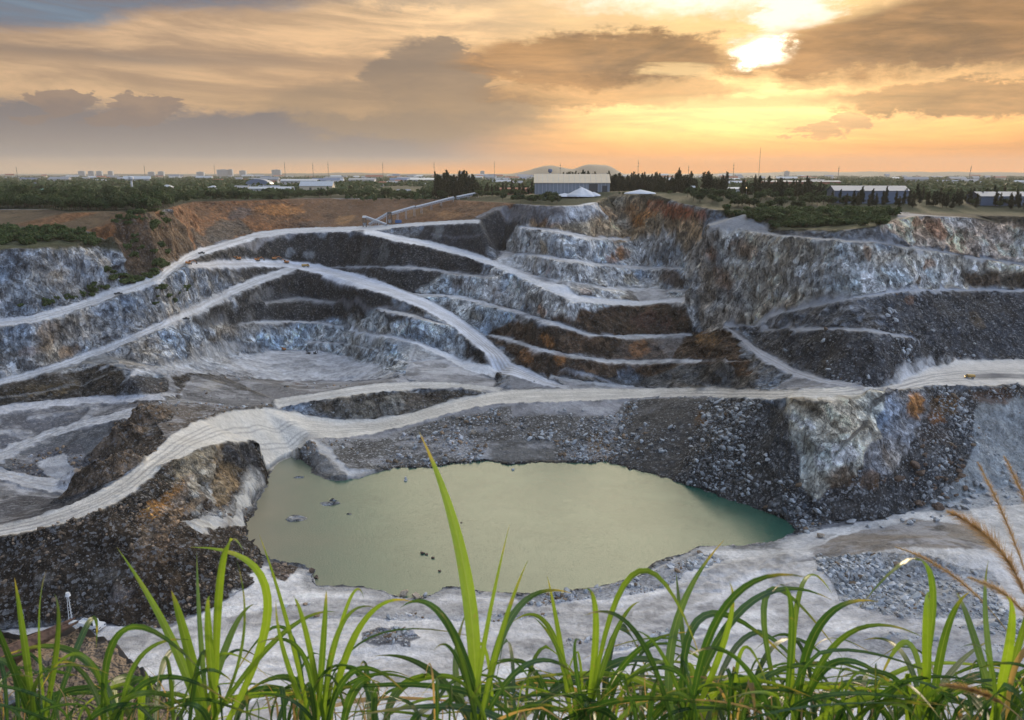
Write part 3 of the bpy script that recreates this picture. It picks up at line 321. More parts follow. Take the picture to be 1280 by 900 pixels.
 ([(-10.1,318.9),(-1.1,318.1),(7.8,318.0),(16.7,318.2),(19.2,302.3),(9.6,302.6),(0.0,302.3),(-9.6,303.2)],(0.13, 0.135, 0.14),(0.13, 0.13, 0.13),1,0.2),
 ([(-81.2,355.8),(-69.9,354.8),(-59.7,359.9),(-49.4,366.6),(-37.8,364.6),(-26.4,364.3),(-15.2,366.3),(-18.6,358.3),(-31.1,351.7),(-43.4,346.3),(-54.0,344.7),(-64.2,340.8),(-75.3,343.1),(-86.1,343.7),(-91.9,346.6)],(0.15, 0.13, 0.105),(0.2, 0.19, 0.18),1,0.4),
 ([(103.6,277.4),(110.0,275.3),(118.0,277.2),(127.0,280.9),(135.6,283.3),(143.0,283.2),(153.5,289.0),(164.0,294.2),(172.9,296.3),(182.4,299.2),(192.1,302.0),(201.7,304.5),(210.8,306.3),(220.0,308.1),(229.3,309.9),(238.7,311.7),(248.2,313.6),(257.9,315.5),(267.7,317.5),(277.7,319.5),(287.7,321.5),(297.9,323.5),(308.3,325.6),(318.7,327.6),(272.1,272.1),(264.8,272.0),(257.4,271.9),(250.1,271.8),(242.8,271.7),(235.5,271.6),(228.2,271.5),(220.9,271.4),(213.6,271.3),(206.3,271.2),(199.0,271.0),(191.7,270.9),(184.4,270.8),(173.5,265.4),(163.0,260.1),(152.9,255.1),(143.7,252.1),(134.8,249.1),(126.3,246.9),(118.2,245.2),(110.0,243.2),(101.7,241.7),(77.0,197.9)],(0.075, 0.076, 0.08),(0.1, 0.1, 0.105),0.6,0.9),
 ([(178.5,293.8),(188.1,296.6),(197.6,299.3),(206.9,301.4),(216.2,303.4),(225.7,305.4),(235.2,307.5),(245.0,309.6),(254.8,311.7),(264.8,313.9),(275.0,316.2),(285.3,318.4),(295.7,320.7),(306.3,323.0),(317.0,325.3),(256.1,254.5),(248.6,253.8),(241.1,253.2),(233.7,252.5),(226.3,251.9),(219.0,251.2),(211.7,250.6),(204.4,249.9),(197.2,249.3),(190.0,248.6),(182.8,248.0),(175.6,247.4),(168.6,246.8),(161.8,246.7),(155.1,246.6),(148.4,246.5),(141.8,246.6),(135.2,246.8),(145.8,254.9),(155.9,261.7)],(0.33, 0.36, 0.38),(0.36, 0.38, 0.4),0.4,0.5),
 ([(-153.4,112.4),(-29.7,22.3),(-29.5,22.8),(-29.3,23.2),(-29.1,23.7),(-28.9,24.2),(-28.7,24.7),(-28.5,25.3),(-145.5,133.1),(-144.4,136.2),(-143.2,139.3),(-141.9,142.6),(-140.6,146.0),(-139.2,149.5),(-137.8,153.2),(-136.3,157.1),(-134.8,161.1),(-133.2,165.3),(-131.5,169.7),(-129.7,174.3),(-127.8,179.1),(-122.7,180.2),(-117.6,181.3),(-112.4,182.4),(-107.1,183.5),(-100.9,182.5),(-94.7,181.6),(-88.5,180.6),(-84.8,183.9),(-81.0,187.3),(-77.6,199.2),(-74.9,215.8),(-66.7,215.0),(-58.3,213.4),(-54.6,203.6),(-48.4,203.3),(-42.2,202.9),(-36.1,202.5),(-30.0,202.2),(-23.8,201.8),(-17.7,201.4),(-11.8,200.8),(-5.9,200.3),(0.0,199.7),(6.5,200.5),(13.0,201.2),(19.5,202.0),(26.1,202.7),(34.2,208.2),(42.8,213.8),(50.0,220.6),(57.6,227.7),(64.3,229.5),(71.1,231.3),(77.9,233.1),(84.9,234.9),(91.9,236.7),(99.2,238.4),(106.6,240.1),(114.1,242.1),(121.8,244.1),(129.6,246.1),(136.8,246.8),(144.1,247.6),(151.5,248.4),(159.0,249.4),(166.5,250.4),(174.3,251.6),(182.3,253.2),(190.5,254.8),(198.8,256.4),(207.2,258.1),(215.7,259.8),(224.3,261.5),(232.9,263.2),(241.7,264.9),(250.6,266.7),(259.6,268.5),(268.7,270.3),(278.0,272.2),(49.4,46.4),(44.8,40.5),(41.1,35.8),(38.2,32.0),(35.7,28.8),(33.7,26.1),(31.9,23.8),(156.1,112.4),(152.8,112.4),(149.4,112.4),(146.0,112.4),(142.7,112.4),(139.3,112.4),(135.9,112.4),(132.6,112.4),(129.2,112.4),(125.9,112.5),(122.5,112.5),(119.1,112.5),(115.8,112.5),(112.4,112.5),(109.0,112.5),(105.7,112.5),(102.3,112.5),(98.9,112.5),(95.6,112.5),(92.2,112.5),(88.8,112.5),(85.5,112.5),(82.1,112.5),(78.7,112.5),(75.4,112.5),(72.0,112.5),(68.6,112.5),(65.3,112.5),(61.9,112.5),(58.6,112.5),(55.2,112.5),(51.8,112.5),(48.5,112.5),(45.1,112.5),(41.7,112.5),(38.4,112.5),(35.0,112.5),(31.6,112.5),(28.3,112.5),(24.9,112.5),(21.5,112.5),(18.2,112.5),(14.8,112.5),(11.4,112.5),(8.1,112.5),(4.7,112.5),(1.3,112.5),(-2.0,112.5),(-5.4,112.5),(-8.7,112.5),(-12.1,112.5),(-15.5,112.5),(-18.8,112.5),(-22.2,112.5),(-25.6,112.5),(-28.9,112.5),(-32.3,112.5),(-35.7,112.5),(-39.0,112.5),(-42.4,112.5),(-45.8,112.4),(-49.1,112.4),(-52.5,112.4),(-55.9,112.4),(-59.2,112.4),(-62.6,112.4),(-65.9,112.4),(-69.3,112.4),(-72.7,112.4),(-76.0,112.4),(-79.4,112.4),(-82.8,112.4),(-86.1,112.4),(-89.5,112.4),(-92.9,112.4),(-96.2,112.4),(-99.6,112.4),(-103.0,112.4),(-106.3,112.4),(-109.7,112.4),(-113.1,112.4),(-116.4,112.4),(-119.8,112.4),(-123.2,112.4),(-126.5,112.4),(-129.9,112.4),(-133.2,112.4),(-136.6,112.4),(-140.0,112.4),(-143.3,112.4),(-146.7,112.4),(-150.1,112.4)],(0.64, 0.62, 0.6),(0.66, 0.645, 0.63),0.3,0.3),
 ([(88.8,217.1),(94.9,215.7),(101.0,214.5),(107.1,213.4),(112.6,211.4),(118.2,209.8),(123.8,208.2),(129.3,206.7),(134.8,205.3),(125.8,182.8),(120.4,183.4),(115.1,184.0),(109.7,184.6),(104.3,185.3),(99.0,186.1),(93.6,190.1),(88.0,194.5)],(0.34, 0.35, 0.36),(0.4, 0.41, 0.42),0.4,1.0),
 ([(-37.6,179.2),(-33.6,182.7),(-26.3,181.6),(-23.4,177.5),(-24.8,172.9),(-32.8,172.1),(-36.9,175.2)],(0.13, 0.135, 0.15),(0.14, 0.145, 0.16),0.5,1.0),
 ([(0.0,198.8),(6.4,199.6),(12.9,200.4),(19.4,201.1),(26.0,201.8),(34.1,207.2),(42.6,212.8),(49.6,218.5),(56.9,224.4),(63.3,219.0),(55.9,213.0),(48.9,207.5),(42.3,202.3),(34.0,199.1),(26.0,196.0),(20.0,195.5),(14.0,194.9),(8.0,194.2),(2.1,193.6)],(0.36, 0.37, 0.39),(0.36, 0.37, 0.39),0.4,0.9),
 ([(-65.6,191.3),(-59.9,192.0),(-54.2,192.8),(-48.4,193.8),(-42.5,194.5),(-36.7,195.2),(-30.5,194.9),(-24.4,194.5),(-18.2,193.9),(-12.1,193.5),(-6.1,193.1),(0.0,192.7),(6.3,190.7),(12.6,188.6),(7.3,187.6),(2.1,186.6),(-3.1,185.6),(-8.2,184.6),(-13.4,185.0),(-18.5,185.4),(-23.7,185.9),(-29.0,186.3),(-34.2,186.6),(-39.4,186.9),(-45.1,186.6),(-50.7,186.2),(-56.2,185.7),(-61.8,185.3)],(0.4, 0.41, 0.43),(0.42, 0.43, 0.45),0.4,0.6),
 ([(79.6,178.4),(84.9,178.6),(90.4,179.0),(95.8,179.3),(101.3,179.8),(106.9,180.3),(112.5,180.8),(118.2,181.4),(124.0,182.1),(129.7,182.7),(134.4,181.4),(139.1,180.1),(143.7,178.8),(148.3,177.5),(152.7,176.2),(157.2,175.0),(161.5,173.7),(165.9,172.5),(158.0,163.1),(153.6,163.3),(149.2,163.6),(144.8,163.8),(140.4,164.1),(135.9,164.4),(131.5,164.6),(127.0,164.9),(122.6,165.2),(118.1,165.5),(113.7,165.9),(109.3,166.3),(104.9,166.7),(100.4,167.2),(96.0,167.7),(91.6,168.2),(87.2,168.8),(83.4,173.4)],(0.4, 0.41, 0.43),(0.42, 0.43, 0.45),0.4,0.7),
 ([(0.0,172.8),(5.4,174.2),(10.8,175.5),(16.3,176.8),(21.9,178.1),(27.5,179.4),(33.2,180.7),(39.0,182.0),(44.8,183.2),(52.0,179.4),(46.6,177.6),(41.3,175.9),(36.1,174.3),(31.0,172.6),(25.9,171.0),(20.9,169.4),(16.0,167.7),(11.2,166.1),(5.7,169.4)],(0.38, 0.39, 0.41),(0.4, 0.41, 0.43),0.4,0.7),
 ([(-71.3,219.3),(-63.0,215.3),(-63.2,205.5),(-68.5,208.3)],(0.1, 0.07, 0.055),(0.11, 0.08, 0.06),0.8,0.6),
 ([(90.7,222.3),(106.1,233.5),(114.0,236.3),(122.0,239.1),(130.3,242.1),(137.8,239.1),(145.2,236.3),(143.9,216.9),(134.6,214.9),(125.4,213.0),(118.6,213.2),(111.8,213.5),(105.1,214.1),(98.4,214.7),(89.7,216.3)],(0.27, 0.235, 0.2),(0.27, 0.235, 0.2),0.15,0.2),
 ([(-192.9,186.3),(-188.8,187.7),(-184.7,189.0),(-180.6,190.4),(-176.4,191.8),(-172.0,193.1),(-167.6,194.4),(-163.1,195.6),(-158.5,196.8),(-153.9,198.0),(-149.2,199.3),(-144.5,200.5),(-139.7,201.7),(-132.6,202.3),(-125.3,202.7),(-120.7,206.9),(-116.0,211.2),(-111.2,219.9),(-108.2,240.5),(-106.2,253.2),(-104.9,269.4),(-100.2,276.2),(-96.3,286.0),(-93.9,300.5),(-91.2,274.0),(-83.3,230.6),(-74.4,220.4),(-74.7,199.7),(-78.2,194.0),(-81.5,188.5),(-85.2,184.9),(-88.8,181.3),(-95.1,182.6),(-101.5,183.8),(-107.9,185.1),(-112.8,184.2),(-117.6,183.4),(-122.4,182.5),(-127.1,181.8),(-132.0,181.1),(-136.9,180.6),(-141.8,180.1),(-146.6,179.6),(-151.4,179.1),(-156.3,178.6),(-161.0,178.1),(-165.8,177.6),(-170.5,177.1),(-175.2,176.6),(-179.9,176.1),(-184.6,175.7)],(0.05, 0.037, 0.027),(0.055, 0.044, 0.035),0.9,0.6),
 ([(-96.0,220.7),(-93.5,230.6),(-91.4,245.3),(-93.1,274.0),(-92.2,275.0),(-88.3,242.9),(-90.1,229.5),(-89.8,217.0),(-92.3,213.0)],(0.5, 0.49, 0.47),(0.5, 0.49, 0.47),0.1,0),
 ([(-114.8,250.2),(-112.1,266.8),(-105.2,270.5),(-99.4,277.9),(-94.8,275.8),(-93.4,250.9),(-95.4,236.0),(-100.4,235.3),(-104.5,235.0)],(0.22, 0.17, 0.11),(0.18, 0.15, 0.11),1,0.25),
 ([(-104.9,273.5),(-100.6,283.8),(-96.4,296.0),(-92.0,301.0),(-93.6,300.1),(-94.9,271.5),(-99.0,264.1)],(0.055, 0.055, 0.06),(0.07, 0.07, 0.075),0.8,0.3),
 ([(-102.3,240.5),(-99.9,249.1),(-96.4,238.7),(-95.7,225.6),(-99.1,226.6)],(0.34, 0.34, 0.33),(0.3, 0.3, 0.3),1,0.2),
 ([(-143.7,314.5),(-135.9,318.3),(-128.9,324.7),(-121.1,329.8),(-113.9,337.9),(-106.2,345.9),(-107.4,327.1),(-110.9,312.8),(-114.6,300.8),(-115.9,280.2),(-119.2,265.0),(-120.4,247.9),(-119.2,228.6),(-127.2,229.7),(-153.1,292.7),(-158.4,317.2)],(0.12, 0.09, 0.065),(0.1, 0.085, 0.075),1,0.5),
 ([(-204.1,305.5),(-197.7,310.8),(-191.1,316.2),(-184.0,319.3),(-176.0,321.1),(-166.7,320.4),(-155.3,314.3),(-143.9,307.3),(-153.9,301.0),(-162.2,301.4),(-170.4,301.6),(-179.8,295.4),(-185.3,283.6),(-191.2,283.5)],(0.07, 0.075, 0.085),(0.1, 0.105, 0.125),0.8,0.3),
 ([(-181.3,344.0),(-163.4,333.0),(-159.6,351.5),(-155.3,362.6),(-152.0,377.5),(-149.3,396.2),(-144.9,412.9),(-126.7,408.3),(-126.7,376.3),(-126.1,347.2),(-132.7,341.1),(-138.4,333.6),(-147.2,334.0),(-154.0,324.6),(-168.7,331.9)],(0.06, 0.06, 0.065),(0.12, 0.125, 0.14),0.8,0.4),
 ([(99.0,276.4),(107.3,280.0),(115.0,281.1),(122.7,282.4),(133.7,277.5),(136.9,274.7),(129.3,267.8),(119.2,259.0),(110.4,253.3),(102.9,251.2),(98.3,256.0),(97.7,267.7)],(0.72, 0.66, 0.54),(0.4, 0.38, 0.33),1,0),
 ([(134.6,277.3),(152.0,287.5),(154.3,281.6),(131.4,257.9),(123.5,255.2),(112.6,251.1),(120.1,262.1),(128.9,270.7)],(0.36, 0.37, 0.4),(0.24, 0.24, 0.25),1,0.1),
 ([(-276.8,280.7),(-269.5,281.2),(-262.6,282.0),(-257.4,284.7),(-252.4,287.8),(-247.6,291.3),(-243.7,296.1),(-240.5,302.0),(-237.0,308.1),(-232.9,313.6),(-228.1,318.7),(-222.7,323.2),(-216.8,327.3),(-210.8,335.7),(-204.2,343.9),(-196.6,350.7),(-187.3,355.4),(-168.7,340.0),(-167.7,329.6),(-179.1,332.6),(-188.5,331.5),(-196.5,328.4),(-203.8,322.3),(-210.8,316.5),(-217.4,313.9),(-223.6,311.0),(-229.1,307.4),(-233.4,302.5),(-236.3,296.1),(-239.5,290.5),(-244.6,287.5),(-251.3,286.4),(-258.7,286.2),(-266.2,286.2),(-274.2,286.6),(-282.2,287.0)],(0.05, 0.043, 0.035),(0.06, 0.05, 0.045),0.9,0.3),
 ([(-162.4,362.2),(-158.7,378.0),(-158.0,403.6),(-154.3,423.8),(-147.4,437.9),(-137.9,446.1),(-124.9,442.8),(-111.0,435.6),(-92.8,407.8),(-81.1,402.5),(-68.4,389.5),(-75.2,372.6),(-82.4,361.4),(-99.8,357.3),(-111.1,344.4),(-114.7,314.6),(-127.8,332.5),(-138.5,336.0),(-150.4,341.9)],(0.06, 0.052, 0.045),(0.16, 0.16, 0.17),0.9,0.35),
 ([(-142.5,461.8),(-131.9,470.7),(-119.6,475.0),(-108.8,459.3),(-124.8,448.2),(-139.8,444.7)],(0.09, 0.095, 0.1),(0.09, 0.095, 0.1),0.2,0.1),
 ([(-258.1,258.7),(-252.5,260.2),(-247.2,262.2),(-242.4,264.7),(-236.4,266.1),(-230.7,268.0),(-224.5,269.3),(-217.2,269.3),(-212.0,272.1),(-206.2,274.2),(-200.1,276.1),(-193.7,277.6),(-186.7,278.4),(-179.7,279.2),(-177.1,290.6),(-170.2,293.1),(-162.1,293.9),(-154.2,294.9),(-139.7,277.6),(-142.0,264.2),(-159.3,276.9),(-167.4,272.9),(-173.3,263.4),(-179.9,262.1),(-186.2,260.5),(-193.4,260.3),(-200.9,260.5),(-208.2,260.4),(-214.2,258.7),(-221.2,258.4),(-228.0,257.8),(-234.9,257.3),(-244.1,259.4),(-251.2,259.1)],(0.08, 0.09, 0.11),(0.1, 0.11, 0.13),0.8,0.3),
 ([(-179.8,272.0),(-172.6,282.4),(-161.5,281.2),(-142.0,264.2),(-130.3,233.3),(-152.6,259.7),(-160.0,259.5),(-172.6,262.2)],(0.07, 0.075, 0.09),(0.09, 0.095, 0.115),0.5,0.4),
 ([(-169.1,269.8),(-164.0,274.6),(-142.5,254.3),(-133.7,234.8),(-159.4,258.4)],(0.42, 0.43, 0.46),(0.42, 0.43, 0.46),0.1,0),
 ([(-251.8,251.7),(-244.1,250.9),(-236.8,250.4),(-230.2,250.5),(-223.5,250.6),(-215.8,249.7),(-207.9,248.3),(-200.3,247.2),(-191.3,244.3),(-184.0,243.5),(-177.1,243.1),(-170.3,242.8),(-163.6,242.8),(-157.8,244.0),(-153.0,247.1),(-148.2,252.6),(-127.2,229.7),(-123.7,232.8),(-121.1,217.7),(-125.0,216.1),(-132.3,212.2),(-139.4,212.3),(-146.0,211.8),(-151.8,211.8),(-157.5,211.5),(-163.1,211.2),(-168.7,210.9),(-174.5,210.8),(-180.0,210.4),(-185.4,210.0),(-190.7,209.4),(-195.7,208.6),(-200.7,207.7),(-205.7,206.8),(-210.6,206.0)],(0.05, 0.052, 0.06),(0.07, 0.07, 0.08),0.8,0.3),
]
BLOBS = [  # centre, radii, colour, amount
((21.5,545.4,-10.0),(8.7,26.7,4.4),(0.58,0.24,0.06),0.8),
((32.0,539.8,-8.6),(6.5,24.5,3.2),(0.58,0.24,0.06),0.7),
((72.1,583.1,-16.7),(12.9,30.9,5.8),(0.66,0.53,0.36),0.7),
((90.1,589.5,-11.4),(8.3,26.3,5.3),(0.58,0.24,0.06),0.9),
((98.0,578.3,-6.8),(5.8,23.8,4.6),(0.58,0.24,0.06),0.8),
((106.5,527.7,-2.8),(12.7,30.7,5.8),(0.34,0.1,0.04),0.95),
((110.9,489.4,-2.4),(5.9,23.9,3.9),(0.34,0.1,0.04),0.8),
((73.8,545.0,-30.8),(7.7,25.7,4.9),(0.58,0.24,0.06),0.9),
((65.9,528.6,-32.9),(8.5,26.5,3.7),(0.58,0.24,0.06),0.6),
((20.3,511.0,-24.5),(3.1,21.1,5.1),(0.66,0.53,0.36),0.7),
((83.0,555.5,-34.0),(12.3,30.3,10.0),(0.8,0.8,0.79),0.5),
((101.4,527.4,-30.2),(6.4,24.4,9.0),(0.07,0.09,0.12),0.6),
((44.7,499.4,-24.5),(5.0,23.0,5.0),(0.07,0.09,0.12),0.7),
((29.7,498.6,-22.4),(5.0,23.0,6.0),(0.66,0.53,0.36),0.4),
((56.1,487.0,-39.3),(12.8,30.8,4.9),(0.8,0.8,0.79),0.6),
((74.5,512.0,-44.0),(7.2,25.2,4.1),(0.66,0.53,0.36),0.6),
((21.2,481.8,-35.3),(2.4,20.4,3.9),(0.58,0.24,0.06),0.5),
((98.5,486.4,-40.7),(8.8,26.8,5.9),(0.12,0.075,0.045),0.9),
((86.4,519.4,-43.4),(6.3,24.3,6.3),(0.22,0.28,0.36),0.7),
((74.2,475.0,-50.8),(12.0,30.0,3.4),(0.07,0.06,0.05),0.8),
((40.8,449.8,-44.2),(5.5,23.5,2.7),(0.4,0.27,0.2),0.7),
((58.7,510.6,-34.6),(11.3,29.3,5.1),(0.07,0.09,0.12),0.3),
((10.2,512.3,-29.7),(10.3,28.3,4.1),(0.66,0.53,0.36),0.3),
((17.8,439.4,-52.6),(2.7,20.7,3.6),(0.58,0.24,0.06),0.6),
((0.0,483.1,-51.1),(5.9,23.9,4.9),(0.66,0.53,0.36),0.3),
((24.2,392.3,-69.9),(3.2,21.2,2.8),(0.58,0.24,0.06),0.5),
((18.9,411.1,-63.5),(5.0,23.0,3.4),(0.58,0.24,0.06),0.55),
((67.7,413.2,-68.3),(5.9,23.9,3.4),(0.58,0.24,0.06),0.4),
((97.5,398.2,-58.8),(8.1,26.1,4.9),(0.3,0.16,0.05),0.5),
((78.2,440.5,-58.2),(13.4,31.4,5.4),(0.14,0.07,0.05),0.6),
((99.3,393.9,-51.8),(8.0,26.0,5.6),(0.22,0.13,0.05),0.5),
((58.3,389.8,-77.6),(6.4,24.4,4.8),(0.22,0.28,0.36),0.6),
((86.4,372.1,-73.1),(7.7,25.7,3.8),(0.16,0.18,0.2),0.6),
((8.4,408.2,-71.5),(4.2,22.2,2.5),(0.58,0.24,0.06),0.3),
((109.8,428.6,-21.4),(6.0,24.0,5.2),(0.35,0.17,0.09),0.8),
((123.1,427.0,-17.0),(5.1,23.1,6.0),(0.38,0.2,0.1),0.6),
((131.4,393.6,-17.8),(4.7,22.7,9.9),(0.66,0.53,0.36),0.5),
((113.0,425.1,-33.7),(4.3,22.3,7.7),(0.4,0.22,0.12),0.6),
((134.3,372.6,-23.2),(11.3,29.3,5.3),(0.8,0.8,0.79),0.45),
((149.7,348.2,-18.5),(7.0,25.0,5.6),(0.8,0.8,0.79),0.6),
((156.2,352.3,-13.0),(1.8,19.8,3.5),(0.58,0.24,0.06),0.5),
((195.1,375.7,-19.8),(6.0,24.0,3.0),(0.58,0.24,0.06),0.55),
((211.3,401.4,-6.0),(6.4,24.4,5.6),(0.36,0.17,0.09),0.85),
((199.3,395.9,-1.7),(4.0,22.0,3.2),(0.4,0.2,0.1),0.6),
((186.0,364.7,-26.6),(2.2,20.2,3.3),(0.12,0.075,0.045),0.9),
((173.0,356.4,-20.5),(7.2,25.2,5.0),(0.22,0.28,0.36),0.4),
((232.8,393.3,-29.6),(11.9,29.9,3.6),(0.12,0.075,0.045),0.6),
((248.5,418.3,-7.9),(9.2,27.2,4.2),(0.5,0.4,0.33),0.5),
((128.5,342.2,-40.4),(10.4,28.4,2.4),(0.07,0.09,0.12),0.6),
((155.9,323.7,-35.4),(3.3,21.3,3.9),(0.05,0.05,0.06),0.8),
((174.4,345.7,-32.2),(4.2,22.2,2.1),(0.25,0.13,0.08),0.6),
((211.6,362.6,-44.1),(5.2,23.2,3.7),(0.14,0.1,0.06),0.7),
((235.6,372.2,-42.0),(4.5,22.5,5.3),(0.04,0.04,0.05),0.6),
((32.0,541.2,-7.1),(7.6,25.6,4.3),(0.5,0.28,0.12),0.7),
((51.6,550.3,-9.2),(9.9,27.9,5.0),(0.66,0.53,0.36),0.6),
((66.7,589.1,-7.3),(9.4,27.4,4.7),(0.42,0.24,0.12),0.6),
((89.8,608.7,-4.7),(8.5,26.5,4.9),(0.5,0.24,0.09),0.7),
((102.8,565.7,-0.7),(9.1,27.1,4.5),(0.34,0.1,0.04),0.7),
((82.9,599.8,-13.7),(7.2,25.2,5.4),(0.55,0.5,0.42),0.6),
((131.3,407.1,-11.1),(8.2,26.2,2.5),(0.66,0.53,0.36),0.4),
((141.0,351.2,-24.1),(8.5,26.5,4.3),(0.3,0.34,0.4),0.5),
((-222.0,385.9,-27.1),(3.1,21.1,3.9),(0.45,0.36,0.25),0.5),
((-229.3,373.9,-30.9),(9.1,27.1,7.5),(0.34,0.38,0.42),0.6),
((-216.5,401.4,-22.6),(7.3,25.3,4.8),(0.3,0.31,0.33),0.5),
((-213.8,419.3,-26.7),(3.4,21.4,5.9),(0.66,0.53,0.36),0.35),
((-235.3,380.0,-20.3),(6.9,24.9,4.6),(0.12,0.15,0.19),0.5),
((-220.9,377.4,-37.1),(7.6,25.6,3.1),(0.12,0.13,0.15),0.5),
((-212.4,359.2,-50.9),(3.7,21.7,7.3),(0.28,0.19,0.11),0.7),
((-206.2,362.7,-59.2),(3.0,21.0,3.7),(0.3,0.17,0.07),0.7),
((-205.5,373.9,-50.8),(8.4,26.4,4.6),(0.42,0.38,0.34),0.6),
((-194.2,390.5,-49.1),(9.5,27.5,4.0),(0.4,0.42,0.45),0.55),
((-202.2,382.6,-49.7),(5.4,23.4,3.9),(0.14,0.16,0.18),0.5),
((-220.8,348.5,-52.4),(7.8,25.8,4.3),(0.16,0.2,0.25),0.6),
((-217.6,348.2,-56.0),(3.6,21.6,2.1),(0.4,0.3,0.26),0.5),
((-181.3,422.8,-44.2),(8.6,26.6,5.1),(0.34,0.36,0.38),0.5),
((-176.5,375.5,-58.1),(3.1,21.1,3.1),(0.14,0.12,0.1),0.6),
((-170.9,465.8,-71.4),(6.6,24.6,3.8),(0.18,0.14,0.1),0.6),
((-167.7,484.4,-73.6),(9.9,27.9,3.0),(0.3,0.3,0.3),0.4),
((-166.8,534.3,-57.1),(5.4,23.4,4.3),(0.26,0.25,0.24),0.6),
((-181.2,599.5,-24.2),(6.0,24.0,3.6),(0.15,0.17,0.2),0.7),
((-143.7,617.0,-24.3),(3.7,21.7,3.1),(0.3,0.34,0.38),0.7),
((-167.3,611.2,-36.6),(4.3,22.3,3.7),(0.36,0.38,0.4),0.7),
((-153.5,611.7,-38.4),(4.9,22.9,3.1),(0.28,0.3,0.32),0.6),
((-106.8,579.5,-36.4),(4.7,22.7,9.3),(0.12,0.13,0.13),0.7),
((-89.6,562.6,-31.9),(5.7,23.7,10.2),(0.13,0.14,0.14),0.7),
((-54.0,593.1,-20.2),(5.4,23.4,5.4),(0.2,0.21,0.21),0.8),
((-22.4,566.2,-15.6),(11.3,29.3,3.4),(0.06,0.065,0.07),0.6),
((-44.5,521.7,-48.9),(4.7,22.7,6.3),(0.34,0.4,0.46),0.8),
((-36.4,517.8,-48.4),(3.1,21.1,6.3),(0.12,0.075,0.045),0.7),
((-27.7,510.6,-47.4),(4.1,22.1,4.6),(0.35,0.3,0.26),0.5),
((-7.4,492.2,-50.4),(4.0,22.0,3.5),(0.3,0.22,0.16),0.6),
((-40.1,495.1,-60.4),(6.0,24.0,5.0),(0.08,0.07,0.06),0.6),
((-22.8,479.1,-60.2),(3.9,21.9,5.8),(0.4,0.42,0.4),0.5),
((-9.5,466.5,-60.5),(8.5,26.5,5.7),(0.34,0.4,0.44),0.6),
((-68.2,482.1,-55.8),(7.8,25.8,3.9),(0.3,0.35,0.42),0.6),
((-86.8,489.3,-64.5),(7.0,25.0,4.0),(0.3,0.36,0.42),0.6),
((-46.1,452.1,-69.6),(8.3,26.3,4.2),(0.38,0.42,0.44),0.6),
((-57.5,451.6,-65.8),(3.7,21.7,3.2),(0.12,0.12,0.11),0.6),
((-38.9,447.9,-71.1),(6.4,24.4,4.6),(0.4,0.43,0.44),0.5),
((-63.0,440.2,-71.8),(13.5,31.5,2.7),(0.36,0.4,0.42),0.4),
((-169.2,505.8,-67.4),(7.2,25.2,3.1),(0.05,0.05,0.05),0.7),
((-103.4,510.1,-68.1),(8.3,26.3,4.1),(0.05,0.05,0.05),0.8),
((-194.7,682.7,-7.9),(20.5,38.5,4.8),(0.58,0.24,0.06),0.5),
((-137.9,665.7,-15.6),(9.3,27.3,4.0),(0.45,0.24,0.09),0.7),
((-164.3,665.3,-18.8),(13.3,31.3,2.7),(0.12,0.08,0.06),0.7),
((-215.7,644.4,-8.8),(9.0,27.0,6.5),(0.08,0.09,0.1),0.6),
((-78.7,666.1,-9.2),(20.0,38.0,3.3),(0.3,0.17,0.07),0.5),
((-109.2,693.9,-7.1),(13.9,31.9,2.8),(0.2,0.11,0.06),0.5),
((-50.0,634.0,-9.5),(12.7,30.7,3.2),(0.38,0.2,0.08),0.5),
((34.6,313.0,-88.7),(5.3,23.3,3.0),(0.17,0.1,0.035),0.95),
((81.1,324.1,-76.9),(4.7,22.7,2.0),(0.25,0.12,0.03),0.9),
((76.8,334.9,-78.7),(4.2,22.2,1.7),(0.2,0.1,0.03),0.8),
((-20.6,328.4,-85.0),(7.6,25.6,4.8),(0.05,0.048,0.045),0.85),
((-17.1,327.1,-85.3),(1.7,19.7,1.7),(0.5,0.48,0.42),0.95),
((-61.7,307.9,-88.6),(7.8,25.8,3.9),(0.055,0.05,0.048),0.7),
((0.0,310.9,-88.6),(11.2,29.2,2.6),(0.09,0.095,0.105),0.5),
((-67.1,348.4,-82.8),(6.5,24.5,3.6),(0.36,0.33,0.27),0.7),
((-55.3,354.1,-83.0),(5.2,23.2,3.7),(0.33,0.34,0.33),0.6),
((-37.5,360.7,-81.0),(9.7,27.7,1.9),(0.07,0.05,0.035),0.8),
((-83.2,347.4,-81.0),(4.3,22.3,2.5),(0.2,0.15,0.1),0.6),
((-103.2,225.5,-73.6),(2.9,20.9,3.4),(0.4,0.2,0.06),0.9),
((-102.5,212.1,-76.1),(2.3,20.3,2.3),(0.3,0.22,0.15),0.6),
((-104.5,246.8,-70.9),(5.3,23.3,3.7),(0.24,0.22,0.17),0.6),
((-98.7,251.4,-75.4),(3.2,21.2,2.2),(0.05,0.05,0.05),0.7),
((-99.8,270.5,-73.7),(4.0,22.0,1.7),(0.07,0.065,0.06),0.7),
((-101.0,237.1,-74.0),(2.6,20.6,2.0),(0.3,0.3,0.29),0.6),
((-103.8,251.8,-71.3),(3.2,21.2,2.1),(0.46,0.4,0.3),0.7),
((-99.6,248.2,-74.8),(3.2,21.2,2.4),(0.5,0.44,0.34),0.6),
((-98.5,222.6,-77.0),(1.7,19.7,3.4),(0.3,0.2,0.11),0.7),
((-99.0,207.7,-78.9),(2.8,20.8,4.2),(0.2,0.13,0.08),0.6),
((-87.9,233.7,-81.9),(3.6,21.6,5.1),(0.1,0.07,0.05),0.5),
((-106.5,194.7,-81.9),(5.7,23.7,1.3),(0.2,0.18,0.16),0.6),
((-101.8,190.7,-85.0),(3.1,21.1,1.1),(0.22,0.2,0.2),0.6),
